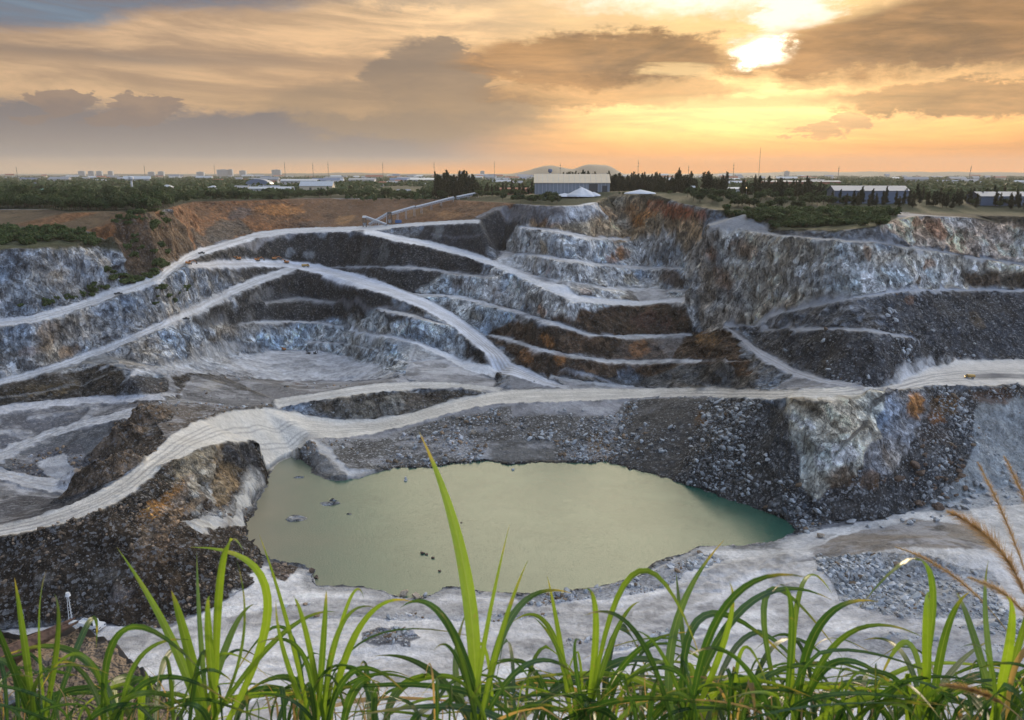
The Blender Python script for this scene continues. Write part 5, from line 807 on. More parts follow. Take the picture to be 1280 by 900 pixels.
OCD = np.exp(-(np.abs((XG - oc[0]) / 17) ** 3 + np.abs((YG - oc[1]) / 14) ** 3))
XD = XD + nx * OCD * steep * (5.5 + 2.2 * ridge(XG / 9 + 3, YG / 9, ZG / 12, 3)); YD = YD + ny * OCD * steep * (6.0 + 2.2 * ridge(XG / 9 + 3, YG / 9, ZG / 12, 3))
medium = fbm(XG / 15 + 8, YG / 15, ZG / 18, 3)
XD = XD + nx * big * 2.6 * medium; YD = YD + ny * big * 2.6 * medium
rg_ = ridge(XG / 11 + 5, YG / 11, ZG / 11, 4); XD = XD + nx * rough * big * 3.4 * rg_; YD = YD + ny * rough * big * 3.4 * rg_
ZD = ZG + pit * ((1 - steep) * (.22 * n1 + .16 * n2) * (1 - .8 * road) * (~inp) + steep * .45 * n2 * (1 - road))
tal = sm(SLOPE, .25, .45) * (talus > .25) * pit * (1 - road)
edge = 4 * blur(road, 3); edge = np.clip(edge * (1 - edge / 4), 0, 1) * pit
ZD = ZD + edge * (.45 + .5 * n2) * (YG > 200)
ZD = ZD + tal * (.7 * np.abs(n2) + .5 * fbm(XG / .9, YG / .9, None, 2)) * talus
ZD = ZD + np.where(YG > 700, .0, 0)
bankn = (YG < 4) * (.09 * fbm(XG / .35, YG / .35, None, 5) + .02 * fbm(XG / .06, YG / .06, None, 3))
ZD = ZD + bankn
def gz(x, y):
    """terrain height under a plan position"""
    s = x / y; i = np.interp(s, S, np.arange(NS)); j = np.interp(y, YY, np.arange(NY))
    i0 = min(int(i), NS - 2); j0 = min(int(j), NY - 2); a = i - i0; b = j - j0
    return float((ZD[j0, i0] * (1 - a) + ZD[j0, i0 + 1] * a) * (1 - b) + (ZD[j0 + 1, i0] * (1 - a) + ZD[j0 + 1, i0 + 1] * a) * b)

def new_mat(name):
    m = bpy.data.materials.new(name); m.use_nodes = True; m.node_tree.nodes.clear(); N.tree = m.node_tree
    o = m.node_tree.nodes.new('ShaderNodeOutputMaterial'); b = m.node_tree.nodes.new('ShaderNodeBsdfPrincipled')
    m.node_tree.links.new(b.outputs[0], o.inputs[0]); return m, b, o
def setin(b, name, v):
    if isinstance(v, N): N.tree.links.new(v.k, b.inputs[name])
    elif isinstance(v, (tuple, list)): b.inputs[name].default_value = (*v, 1)
    else: b.inputs[name].default_value = v
def bump(h, strength, dist):
    n = N.tree.nodes.new('ShaderNodeBump'); n.inputs['Strength'].default_value = strength; n.inputs['Distance'].default_value = dist
    N.tree.links.new(h.k, n.inputs['Height']); return N(n.outputs[0])
def coords(kind='Object'):
    t = N.tree.nodes.new('ShaderNodeTexCoord'); return N(t.outputs[kind])
def attr(name):
    a = N.tree.nodes.new('ShaderNodeAttribute'); a.attribute_name = name; return a
def mapping(v, scale, rot=(0, 0, 0)):
    n = N.tree.nodes.new('ShaderNodeMapping'); n.inputs['Scale'].default_value = scale; n.inputs['Rotation'].default_value = rot
    N.tree.links.new(v.k, n.inputs['Vector']); return N(n.outputs[0])
def voro(v, scale, feature='F1', out='Distance', rnd=1.0):
    n = N.tree.nodes.new('ShaderNodeTexVoronoi'); n.feature = feature; n.inputs['Scale'].default_value = scale
    n.inputs['Randomness'].default_value = rnd
    N.tree.links.new(v.k, n.inputs['Vector']); return N(n.outputs[out])

def ground_mat():
    m, b, o = new_mat('quarry_ground')
    A = attr('albedo'); col = N(A.outputs['Color']); K = attr('kind'); sep = N.tree.nodes.new('ShaderNodeSeparateColor')
    N.tree.links.new(K.outputs['Color'], sep.inputs[0]); rk, tl, st_ = (N(sep.outputs[i]) for i in range(3))
    P = coords('Object')
    fine = noise_n(P, .55, 8, .68)
    vert = noise_n(mapping(P, (1, 1, .28)), .35, 7, .65, .4)
    stone = voro(P, 1.25, 'F1', 'Color'); sp = N.tree.nodes.new('ShaderNodeSeparateColor'); N.tree.links.new(stone.k, sp.inputs[0])
    sv = N(sp.outputs[0]); sv2 = N(sp.outputs[1])
    stone2 = voro(P, 3.0, 'F1', 'Color'); sp2 = N.tree.nodes.new('ShaderNodeSeparateColor'); N.tree.links.new(stone2.k, sp2.inputs[0])
    sv3 = N(sp2.outputs[0])
    vb = N.tree.nodes.new('ShaderNodeTexVoronoi'); vb.distance = 'CHEBYCHEV'; vb.inputs['Scale'].default_value = .42
    wp = noise_n(P, .4, 3, .6, 0, True); pw = N.tree.nodes.new('ShaderNodeVectorMath'); pw.operation = 'MULTIPLY_ADD'; N.tree.links.new(wp.k, pw.inputs[0]); pw.inputs[1].default_value = (2.2, 2.2, 2.2); N.tree.links.new(mapping(P, (1, 1, .6), (.2, .5, .3)).k, pw.inputs[2])
    N.tree.links.new(pw.outputs[0], vb.inputs['Vector']); fd = N(vb.outputs['Distance']); fs_ = N.tree.nodes.new('ShaderNodeSeparateColor'); N.tree.links.new(vb.outputs['Color'], fs_.inputs[0]); ft = N(fs_.outputs[0])
    v = 1.0 + (fine - .5) * .7 + (vert - .5) * 1.9 * rk * st_ + (ft - .5) * .95 * rk * st_
    rg = noise_n(mapping(P, (1, 1, .4), (0, .35, 0)), .16, 9, .62, .3)
    crk = N.math('ABSOLUTE', rg - .5)
    rg2 = noise_n(mapping(P, (1, 1, .55), (.3, -.3, 0)), .5, 6, .6, .2)
    crk2 = N.math('ABSOLUTE', rg2 - .5)
    v = v * (1.0 - sstep(crk, .035, 0.0) * rk * st_ * .6) * (1.0 - sstep(crk2, .03, 0.0) * rk * st_ * .4)
    c = mixc(1.0, col, comb(v, v, v), 'MULTIPLY')
    # loose stones: some pale, most dark
    pale = sstep(sv, .80, .93) * tl
    c = mixc(pale * .75, c, (.42, .43, .45))
    dk = sstep(sv2, .5, .2) * tl * .55
    c = mixc(dk, c, mixc(1.0, c, (.35, .34, .33), 'MULTIPLY'))
    pale2 = sstep(sv3, .86, .95) * tl * .55
    c = mixc(pale2, c, (.42, .42, .43))
    setin(b, 'Base Color', c); setin(b, 'Roughness', .92); setin(b, 'Specular IOR Level', .25)
    h = fine * 1.1 + vert * 1.4 * rk * st_ + fd * rk * st_ * 2.2 + sv * tl * .8 + sstep(crk, .0, .06) * rk * st_ * 1.0 + sstep(crk2, .0, .05) * rk * st_ * .5
    setin(b, 'Normal', bump(h, .85, 1.1))
    return m
def build_terrain():
    co = np.stack([XD, YD, ZD], -1).reshape(-1, 3)
    i = np.arange(NY * NS).reshape(NY, NS)
    f = np.stack([i[:-1, :-1], i[:-1, 1:], i[1:, 1:], i[1:, :-1]], -1).reshape(-1, 4)
    me = mesh_np('quarry_terrain', co, f, ground_mat())
    a = me.color_attributes.new('albedo', 'FLOAT_COLOR', 'POINT')
    a.data.foreach_set('color', np.concatenate([alb, np.ones((NY, NS, 1))], -1).astype(np.float32).ravel())
    k = me.color_attributes.new('kind', 'FLOAT_COLOR', 'POINT')
    kk = np.stack([rock * (1 - road), talus * (1 - road) * (1 - mfp[..., 0]), steep, np.ones_like(rock)], -1)
    k.data.foreach_set('color', kk.astype(np.float32).ravel())
    o = link(bpy.data.objects.new('quarry_terrain', me)); tag(o, kind='structure')
build_terrain()

def build_water():
    m, b, o = new_mat('pond_water')
    P = coords('Object')
    n = noise_n(P, .035, 4, .6)
    _sx = N.tree.nodes.new('ShaderNodeSeparateXYZ'); N.tree.links.new(P.k, _sx.inputs[0])
    setin(b, 'Base Color', mixc(sstep(N(_sx.outputs[1]) * .35 + N(_sx.outputs[0]) + n * 30, 60, 5), mixc(sstep(n, .35, .65), (.018, .075, .055), (.040, .10, .072)), (.22, .20, .14)))
    setin(b, 'Roughness', .06); setin(b, 'IOR', 1.42)
    h = noise_n(mapping(P, (1, 1.8, 1)), 1.6, 3, .6)
    setin(b, 'Normal', bump(h, .5, .14))
    xs = [p[0] for p in pond_poly]; ys = [p[1] for p in pond_poly]
    x0, x1, y0, y1 = min(xs) - 8, max(xs) + 8, min(ys) - 8, max(ys) + 8
    me = mesh_np('pond_water', [(x0, y0, WATER_Z), (x1, y0, WATER_Z), (x1, y1, WATER_Z), (x0, y1, WATER_Z)], [(0, 1, 2, 3)], m)
    tag(link(bpy.data.objects.new('pond_water', me)), kind='structure')
build_water()
# ------------------------------------------------------------------ simple materials
def plain_mat(name, col, rough=.7, metal=0.0, vary=.25, scale=1.5, rust=None, bumpy=.15):
    m, b, o = new_mat(name)
    P = coords('Object'); n = noise_n(P, scale, 6, .65)
    c = mixc(1.0, (col[0], col[1], col[2]), mixc(n, (1 - vary * 1.6,) * 3, (1 + vary * 1.6,) * 3), 'MULTIPLY')
    if rust: c = mixc(sstep(noise_n(P, scale * .7, 5, .7), .5, .66), c, rust)
    setin(b, 'Base Color', c); setin(b, 'Roughness', rough); b.inputs['Metallic'].default_value = metal
    if bumpy: setin(b, 'Normal', bump(noise_n(P, scale * 3, 5, .6), bumpy, .1))
    return m
def leaf_mat(name, c1, c2, scale=.4, trans=.25, att=False):
    m, b, o = new_mat(name)
    n = noise_n(coords('Object'), scale, 4, .6)
    info = N.tree.nodes.new('ShaderNodeObjectInfo'); rnd = N(info.outputs['Random'])
    c = mixc(sstep(n * .7 + rnd * .3, .3, .7), c1, c2)
    setin(b, 'Base Color', c); setin(b, 'Roughness', .75); setin(b, 'Specular IOR Level', .25)
    t = N.tree.nodes.new('ShaderNodeBsdfTranslucent'); N.tree.links.new(c.k, t.inputs[0])
    mx = N.tree.nodes.new('ShaderNodeMixShader'); mx.inputs[0].default_value = trans
    N.tree.links.new(b.outputs[0], mx.inputs[1]); N.tree.links.new(t.outputs[0], mx.inputs[2]); N.tree.links.new(mx.outputs[0], o.inputs[0])
    return m
M = {}
M['white'] = plain_mat('white_painted_metal', (.62, .63, .64), .5, vary=.12)
M['grey'] = plain_mat('grey_cladding', (.20, .225, .26), .55, vary=.15, scale=.3)
M['steel'] = plain_mat('conveyor_steel', (.42, .44, .47), .5, vary=.15)
M['dark'] = plain_mat('dark_steel', (.05, .052, .055), .6)
M['roofcream'] = plain_mat('cream_sheet_roof', (.58, .47, .33), .6, vary=.08, scale=.2)
M['roofblue'] = plain_mat('blue_grey_sheet_roof', (.14, .18, .26), .5, vary=.15, scale=.15)
M['roofwhite'] = plain_mat('white_sheet_roof', (.46, .48, .50), .5, vary=.1, scale=.2)
M['wallcream'] = plain_mat('cream_render', (.55, .47, .34), .8, vary=.12, scale=.3)
M['wallgrey'] = plain_mat('pale_render', (.42, .42, .42), .8, vary=.15, scale=.2)
M['rooftile'] = plain_mat('brick_red_roof', (.28, .10, .06), .8, vary=.2, scale=.3)
M['roofgrey'] = plain_mat('weathered_roof', (.30, .30, .31), .7, vary=.2, scale=.2)
M['green'] = plain_mat('green_sheet_roof', (.18, .32, .24), .6)
M['orange'] = plain_mat('orange_machine_paint', (.48, .19, .05), .5, vary=.2)
M['yellow'] = plain_mat('dusty_yellow_paint', (.42, .27, .08), .6, vary=.2)
M['glass'] = plain_mat('dark_cab_glass', (.02, .025, .03), .15, bumpy=0)
M['tyre'] = plain_mat('black_rubber', (.025, .025, .025), .85)
M['window'] = plain_mat('window_glass', (.05, .06, .08), .2, bumpy=0)
M['bark'] = plain_mat('bark', (.09, .07, .05), .9, scale=3)
M['blue'] = plain_mat('blue_tarpaulin', (.06, .12, .26), .7)
M['broad'] = leaf_mat('broadleaf_foliage', (.022, .040, .014), (.055, .085, .028), .35)
M['casu'] = leaf_mat('casuarina_foliage', (.022, .030, .014), (.05, .052, .024), .35, .2)
M['shrub'] = leaf_mat('shrub_foliage', (.035, .062, .018), (.075, .11, .035), .5)
def lamp_mat(name, col, st):
    m, b, o = new_mat(name); setin(b, 'Base Color', col); setin(b, 'Emission Color', col); setin(b, 'Emission Strength', st); return m
M['lamp'] = lamp_mat('lit_lamp', (1, .74, .38), 6.0)

# ------------------------------------------------------------------ mesh builder
class MB:
    def __init__(s): s.v = []; s.f = []
    def _a(s, vs, fs):
        b = len(s.v); s.v += [tuple(v) for v in vs]; s.f += [tuple(b + i for i in f) for f in fs]; return s
    def box(s, c, size, rz=0, rx=0, ry=0, taper=1.0):
        M_ = Matrix.Rotation(rz, 3, 'Z') @ Matrix.Rotation(ry, 3, 'Y') @ Matrix.Rotation(rx, 3, 'X')
        vs = []
        for z in (-.5, .5):
            t = 1 if z < 0 else taper
            for x, y in ((-.5, -.5), (.5, -.5), (.5, .5), (-.5, .5)): vs.append(Vector(c) + M_ @ Vector((x * size[0] * t, y * size[1] * t, z * size[2])))
        return s._a(vs, [(3, 2, 1, 0), (4, 5, 6, 7), (0, 1, 5, 4), (1, 2, 6, 5), (2, 3, 7, 6), (3, 0, 4, 7)])
    def tube(s, a, b, r1, r2=None, n=8):
        a, b = Vector(a), Vector(b); r2 = r1 if r2 is None else r2
        d = (b - a).normalized(); u = d.orthogonal().normalized(); w = d.cross(u)
        vs = [a + (u * math.cos(2 * math.pi * i / n) + w * math.sin(2 * math.pi * i / n)) * r1 for i in range(n)] + [b + (u * math.cos(2 * math.pi * i / n) + w * math.sin(2 * math.pi * i / n)) * r2 for i in range(n)]
        return s._a(vs, [(i, (i + 1) % n, n + (i + 1) % n, n + i) for i in range(n)] + [tuple(range(n))[::-1], tuple(range(n, 2 * n))])
    def prism(s, prof, x0, x1):
        """profile in (y,z) swept along x"""
        n = len(prof); vs = [(x0, y, z) for y, z in prof] + [(x1, y, z) for y, z in prof]
        return s._a(vs, [(i, (i + 1) % n, n + (i + 1) % n, n + i) for i in range(n)] + [tuple(range(n))[::-1], tuple(range(n, 2 * n))])
    def build(s, name, mat, parent=None, smooth=False, loc=None, rz=0):
        me = bpy.data.meshes.new(name); me.from_pydata(s.v, [], s.f); me.update()
        bm = bmesh.new(); bm.from_mesh(me); bmesh.ops.recalc_face_normals(bm, faces=bm.faces); bm.to_mesh(me); bm.free()
        if smooth: me.polygons.foreach_set('use_smooth', [True] * len(me.polygons))
        me.materials.append(mat)
        o = link(bpy.data.objects.new(name, me), parent)
        if loc: o.location = loc
        o.rotation_euler.z = rz
        return o
def empty(name, loc, rz=0, scale=1.0):
    o = bpy.data.objects.new(name, None); COL.objects.link(o); o.location = loc; o.rotation_euler.z = rz; o.scale = (scale,) * 3
    o.empty_display_size = .5; return o
def copy_tree(root, loc, rz=0, scale=None):
    c = root.copy(); COL.objects.link(c); c.location = loc; c.rotation_euler.z = rz
    if scale is not None: c.scale = scale
    def rec(src, dst):
        for ch in list(src.children):
            d = ch.copy(); COL.objects.link(d); d.parent = dst; rec(ch, d)
    rec(root, c); return c
def gpt(p, dz=0.0): return Vector((p[0], p[1], gz(p[0], p[1]) + dz))
PCH = math.atan(233 / 1000.0); CPc, SPc = math.cos(PCH), math.sin(PCH)
def bear(u, y):
    """x for a bearing read off the survey photograph, at distance y on level ground"""
    v = 450 + 1000 * math.tan(math.atan2(21.5, y) - PCH)
    return (u - 640) / 1000.0 * y / (CPc + (450 - v) / 1000.0 * SPc)

# ------------------------------------------------------------------ far hills and air
def build_hills():
    m = plain_mat('hill_scrub', (.018, .022, .017), .95, vary=.3, scale=.01, bumpy=0)
    xs = np.linspace(-9000, 9000, 700); rows = []
    Y0 = 7600.
    prof = 14 + 9 * fbm(xs / 700, xs * 0 + 3, None, 4)
    def pk(cx, w, h, p=2.): return h * np.exp(-np.abs((xs - cx) / w) ** p)
    u = lambda q: (q - 640) / 1000 * Y0 * 1.03
    prof += pk(u(686), 230, 76) + pk(u(741), 190, 80, 4) + 22 * sm(xs, 1200, 3000) + 12 * np.exp(-((xs + 1600) / 900) ** 2)
    prof += 5 * fbm(xs / 90, xs * 0, None, 4)
    prof[:] = np.where(np.abs(xs - u(800)) < 500, np.minimum(prof, 200), prof)
    vs = []; fs = []
    for dy, k in ((-700, 0), (-450, .35), (-200, .8), (0, 1), (300, .7), (900, 0)):
        z = prof * k - (3 if k == 0 else 0)
        nn = 1 + (.12 * fbm(xs / 130 + dy, xs * 0 + dy / 50, None, 3) if 0 < k < 1 else 0)
        vs.append(np.stack([xs, np.full_like(xs, Y0 + dy), z * nn], -1))
    co = np.concatenate(vs); n = len(xs); i = np.arange(6 * n).reshape(6, n)
    f = np.stack([i[:-1, :-1], i[:-1, 1:], i[1:, 1:], i[1:, :-1]], -1).reshape(-1, 4)
    tag(link(bpy.data.objects.new('hills', mesh_np('hills', co, f, m))), kind='structure')
build_hills()
def build_haze():
    m = bpy.data.materials.new('haze_air'); m.use_nodes = True; nt = m.node_tree; nt.nodes.clear()
    o = nt.nodes.new('ShaderNodeOutputMaterial'); v = nt.nodes.new('ShaderNodeVolumePrincipled')
    v.inputs['Color'].default_value = (.92, .90, .86, 1); v.inputs['Density'].default_value = 0.00005; v.inputs['Anisotropy'].default_value = .2
    nt.links.new(v.outputs[0], o.inputs['Volume'])
    b = MB().box((0, 4900, 50), (19000, 10400, 290)); ob = b.build('haze', m); tag(ob, kind='stuff', label='thin pale evening haze over the plain', cat='haze')
build_haze()

# ------------------------------------------------------------------ rocks
random.seed(5)
def rock_proto(seed, sub=1, flat=.75):
    rs = np.random.RandomState(seed); bm = bmesh.new(); bmesh.ops.create_icosphere(bm, subdivisions=sub, radius=1)
    cuts = [Vector(rs.randn(3)).normalized() for _ in range(16)]; ds = [rs.uniform(.48, .8) for _ in cuts]
    for v in bm.verts:
        for c, d in zip(cuts, ds):
            k = v.co.dot(c)
            if k > d: v.co -= c * (k - d)
        v.co *= 1 + rs.uniform(-.06, .06); v.co.z *= flat
    co = np.array([v.co[:] for v in bm.verts]); f = np.array([[v.index for v in fc.verts] for fc in bm.faces]); bm.free()
    return co, f
PR0 = [rock_proto(i, 1) for i in range(8)]; PR1 = [rock_proto(i + 50, 3) for i in range(8)]
def rock_mat(name):
    m, b, o = new_mat(name)
    A = attr('albedo'); P = coords('Object'); n = noise_n(P, 1.2, 7, .65)
    setin(b, 'Base Color', mixc(1.0, N(A.outputs['Color']), mixc(n, (.6, .6, .6), (1.35, 1.35, 1.35)), 'MULTIPLY')); setin(b, 'Roughness', .9); setin(b, 'Specular IOR Level', .25)
    setin(b, 'Normal', bump(n, .5, .3)); return m
def stone_mat(name, c1, c2, c3):
    m, b, o = new_mat(name)
    P = coords('Object'); n = noise_n(P, .9, 7, .65); n2 = noise_n(P, 3.0, 5, .6)
    c = mixc(sstep(n, .35, .6), c1, c2); c = mixc(sstep(n2, .56, .68), c, c3)
    setin(b, 'Base Color', c); setin(b, 'Roughness', .9); setin(b, 'Specular IOR Level', .25); setin(b, 'Normal', bump(n2 + n, .6, .25)); return m
M['rubble'] = rock_mat('loose_rubble')
M['palestone'] = stone_mat('pale_limestone', (.30, .32, .35), (.42, .43, .44), (.22, .22, .22))
M['brownstone'] = stone_mat('brown_stone', (.09, .065, .05), (.17, .12, .09), (.07, .05, .045))
M['tanstone'] = stone_mat('tan_stone', (.30, .24, .18), (.42, .36, .29), (.14, .12, .10))
def scatter_rubble():
    rs = np.random.RandomState(3)
    j, i = np.where((talus * (1 - road) > .3) & (YG > 150) & (YG < 420) & (np.abs(SG) < .72) & (~inp))
    w = (1 - .75 * sm(YG[j, i], 300, 360)) * talus[j, i] ** 1.5 * np.diff(YY)[j] * YG[j, i] / (YG[j, i] ** 1.2)
    cl = np.clip(fbm(XG[j, i] / 14, YG[j, i] / 14, None, 3) + .35, .05, 1) ** 2; w = w * cl; w /= w.sum()
    n = 17000; k = rs.choice(len(j), n, p=w); j = j[k]; i = i[k]
    size = np.where(XG[j, i] < -55, .7, 1.0) * np.minimum(.22 * (1 - rs.rand(n)) ** -.55, 1.5) * (YG[j, i] / 260) ** .3
    cos, fcs, cols, b = [], [], [], 0
    base = alb[j, i]
    pick = rs.rand(n); tone = rs.rand(n)
    right = sm(XG[j, i], 20, 70)
    for q in range(n):
        co, f = PR0[rs.randint(8)]; a = rs.rand() * 6.28; c_, s_ = math.cos(a), math.sin(a)
        sc = size[q] * (1 + .5 * (rs.rand(3) - .5)); co = co * sc; tl = rs.uniform(-.6, .6)
        x = co[:, 0] * c_ - co[:, 1] * s_; y = co[:, 0] * s_ + co[:, 1] * c_; z = co[:, 2] + x * tl
        jj, ii = j[q], i[q]
        cos.append(np.stack([x + XD[jj, ii], y + YD[jj, ii], z + ZD[jj, ii] + .1 * size[q]], -1)); fcs.append(f + b); b += len(co)
        if XG[jj, ii] < -55 and YG[jj, ii] < 290 and pick[q] < .6: c = np.array((.24, .18, .13)) * (.4 + .9 * tone[q] ** 2)
        elif pick[q] < .38 + .2 * right[q]: c = np.array((.34, .36, .38)) * (.6 + .7 * tone[q])
        elif pick[q] < .62: c = np.array((.22, .16, .11)) * (.5 + .8 * tone[q])
        else: c = base[q] * (.8 + 1.3 * tone[q])
        cols.append(np.broadcast_to(np.array([*np.clip(c, .02, .6), 1.]), (len(co), 4)))
    me = mesh_np('loose_rubble', np.concatenate(cos), np.concatenate(fcs), M['rubble'], smooth=False)
    a = me.color_attributes.new('albedo', 'FLOAT_COLOR', 'POINT'); a.data.foreach_set('color', np.concatenate(cols).astype(np.float32).ravel())
    tag(link(bpy.data.objects.new('rubble', me)), 'loose broken stones lying all over the quarry slopes', 'rubble', kind='stuff')
scatter_rubble()
ROCKME = {}
def rock_mesh(k, mat):
    if (k, mat) not in ROCKME:
        co, f = PR1[k]; nz = np.array([mnoise.noise(Vector(c) * 1.7 + Vector((k, 0, 0))) for c in co]); co = co * (1 + .07 * nz)[:, None]
        ROCKME[(k, mat)] = mesh_np('boulder', co, f, M[mat], smooth=False)
    return ROCKME[(k, mat)]
def boulder(p, size, mat, label, group=None, name='boulder', cat='boulder', sink=.25):
    o = link(bpy.data.objects.new(name, rock_mesh(random.randrange(8), mat)))
    o.location = p + Vector((0, 0, size * (.6 - sink))); o.rotation_euler = (random.uniform(-.3, .3), random.uniform(-.3, .3), random.uniform(0, 6.28))
    o.scale = (size * random.uniform(.85, 1.2), size * random.uniform(.75, 1.05), size * random.uniform(.75, 1.05))
    tag(o, label, cat, group); return o
def field_points(key, n, seed, mind=0.0):
    rs = random.Random(seed); P = FIELD[key]; xs = [p[0] for p in P]; ys = [p[1] for p in P]; out = []; t = 0
    while len(out) < n and t < n * 400:
        t += 1; x, y = rs.uniform(min(xs), max(xs)), rs.uniform(min(ys), max(ys))
        if in_poly(np.array([x]), np.array([y]), P)[0] and all((x - a) ** 2 + (y - b) ** 2 > mind ** 2 for a, b in out): out.append((x, y))
    return out
for key, n, mat, s0, s1, lab, grp in (
    ('brown', 40, 'brownstone', .9, 2.3, 'brown angular boulder in the heap under the rust stained wall', 'brown boulders heaped on the right'),
    ('pale_right', 50, 'palestone', .55, 1.5, 'pale broken boulder on the dark slope right of the pond', 'pale boulders on the slope right of the pond'),
    ('pale_mid', 34, 'palestone', .5, 1.3, 'pale broken boulder on the slope behind the middle of the pond', 'pale boulders behind the pond'),
    ('shore', 38, 'palestone', .7, 2.0, 'grey boulder in the rock fall by the right end of the pond', 'grey boulders by the right shore'),
    ('pile', 84, 'palestone', .5, 1.2, 'whitish rock in the low heap on the near right floor', 'whitish rocks heaped on the near floor'),
    ('leftslope', 18, 'tanstone', .3, .8, 'tan stone on the dark slope below the left haul road', 'tan stones on the left slope')):
    for x, y in field_points(key, n, hash(key) % 97 if False else len(key) * 7 + n, .6):
        boulder(gpt((x, y)), s0 + (s1 - s0) * random.random() ** 2.2, mat, lab, grp)
for (p, sz, mat, lab) in zip(SPOT['stones'], (1.7, 1.5, .9, 1.3, 1.5, 4.2, 3.0, 2.2, 1.7, 1.2, 1.6, 1.0, .8, .9, 1.3),
    ('tanstone', 'tanstone', 'palestone', 'palestone', 'tanstone', 'palestone', 'brownstone', 'brownstone', 'tanstone', 'brownstone', 'brownstone', 'brownstone', 'palestone', 'palestone', 'brownstone'),
    ('rounded pale boulder at the near shore, leftmost of the three side by side', 'rounded tan boulder at the near shore, middle one of the three side by side', 'small grey boulder at the near shore, rightmost of the three side by side',
     'grey boulder on the near shore where the bank rises to the right', 'lone cream boulder on the pale ground at the right tip of the pond', 'huge pale grey block at the foot of the big cracked outcrop',
     'large brown and grey block right of the huge pale block', 'rust brown block in the rock fall below the brown heap', 'pale boulder lodged in the dark patch of the slope under the haul road',
     'brown boulder on the near left shore of the pond', 'reddish brown boulder left of the pond by the pale shore', 'small dark boulder at the near left waterline',
     'small pale boulder at the foot of the main ramp', 'small grey boulder among gravel on the near shore', 'dark boulder standing on the pale mud by the left shore')):
    boulder(gpt(p), sz, mat, lab, sink=.15)
for i, (p, sz, lab) in enumerate(zip(SPOT['pondrocks'], (.9, .6, .8, .6, .7, 1.0, .4, .8, .9),
    ('dark rock standing in the pond, first in the short line of rocks', 'small rock second in the short line of rocks in the pond', 'rock third in the short line of rocks in the pond', 'low rock in the pond nearest the front shore',
     'small white rock in the pond off the end of the mud spit', 'white rock in the pond beside the small one off the mud spit', 'tiny rock alone in the middle of the pond', 'pale rock at the foot of the slope in the far water', 'dark rock in the far left corner of the pond'))):
    o = boulder(Vector((p[0], p[1], WATER_Z - .1)), sz, 'palestone' if i in (4, 5, 7) else 'brownstone', lab)

# ------------------------------------------------------------------ trees and shrubs
def leaf_cloud(lumps, n, size, seed, squash=.7, up=0.0, spiky=False):
    """many small leaf clumps (bent quads) spread through ellipsoid lumps"""
    rs = np.random.RandomState(seed); L_ = np.array(lumps, float)
    w = (L_[:, 3] * L_[:, 4]) ** 1.2; k = rs.choice(len(L_), n, p=w / w.sum())
    d = rs.randn(n, 3); d /= np.linalg.norm(d, axis=1)[:, None]
    r = rs.rand(n) ** .45 * (1 + .15 * rs.randn(n))
    c = L_[k, :3] + d * r[:, None] * L_[k][:, [3, 3, 4]]
    nrm = d + rs.randn(n, 3) * .6; nrm[:, 2] += up; nrm /= np.linalg.norm(nrm, axis=1)[:, None]
    t = np.cross(nrm, rs.randn(n, 3)); t /= np.linalg.norm(t, axis=1)[:, None]
    if spiky: t = rs.randn(n, 3) * .35 + np.array((0, 0, 1.0)) + d * np.array((.7, .7, 0)); t /= np.linalg.norm(t, axis=1)[:, None]
    b = np.cross(nrm, t); b /= np.maximum(np.linalg.norm(b, axis=1)[:, None], 1e-6)
    s = size * rs.uniform(.55, 1.4, n)[:, None]; k2 = .38 if spiky else .8
    q = np.stack([c - t * s * .6 - b * s * k2 * .5, c + b * s * k2 * .8 - t * s * .1, c + t * s + b * s * k2 * .15, c - b * s * k2 * .7 + t * s * .25], 1)
    return q.reshape(-1, 3), np.arange(4 * n).reshape(n, 4)
def trunk_mb(h, r, limbs, seed, spread):
    rs = random.Random(seed); mb = MB(); top = Vector((rs.uniform(-.3, .3), rs.uniform(-.3, .3), h))
    mid = Vector((rs.uniform(-.2, .2), rs.uniform(-.2, .2), h * .5)); mb.tube((0, 0, -.5), mid, r, r * .75); mb.tube(mid, top, r * .75, r * .3)
    for i in range(limbs):
        a = rs.uniform(0, 6.28); z = h * rs.uniform(.4, .9); s_ = spread * rs.uniform(.5, 1)
        mb.tube((0, 0, z), (math.cos(a) * s_, math.sin(a) * s_, z + s_ * rs.uniform(.3, .9)), r * .4, r * .1, 5)
    return mb
def make_broad(seed):
    rs = random.Random(seed); root = empty('broadleaf_tree', (0, -900, 0))
    trunk_mb(4.2, .28, 6, seed, 2.6).build('trunk', M['bark'], root, True)
    l = [(0, 0, 5.2, 2.6, 2.0)] + [(math.cos(a) * rs.uniform(1.6, 3.2), math.sin(a) * rs.uniform(1.6, 3.2), rs.uniform(3.4, 6.2), rs.uniform(1.3, 2.3), rs.uniform(1.0, 1.8)) for a in [rs.uniform(0, 6.28) for _ in range(9)]]
    co, f = leaf_cloud(l, 1300, .55, seed); link(bpy.data.objects.new('crown', mesh_np('crown', co, f, M['broad'])), root); return root
def make_casu(seed):
    rs = random.Random(seed); root = empty('casuarina_tree', (0, -900, 0)); H_ = 16
    trunk_mb(14, .25, 10, seed, 1.8).build('trunk', M['bark'], root, True)
    l = []
    for i in range(16):
        z = 2.5 + i * .85; w = (1.9 * (1 - (z / 17) ** 2.0) + .25) * rs.uniform(.7, 1.25); a = rs.uniform(0, 6.28); l.append((math.cos(a) * w * .45, math.sin(a) * w * .45, z, w, 1.3))
    co, f = leaf_cloud(l, 1100, .75, seed, spiky=True); link(bpy.data.objects.new('crown', mesh_np('crown', co, f, M['casu'])), root); return root
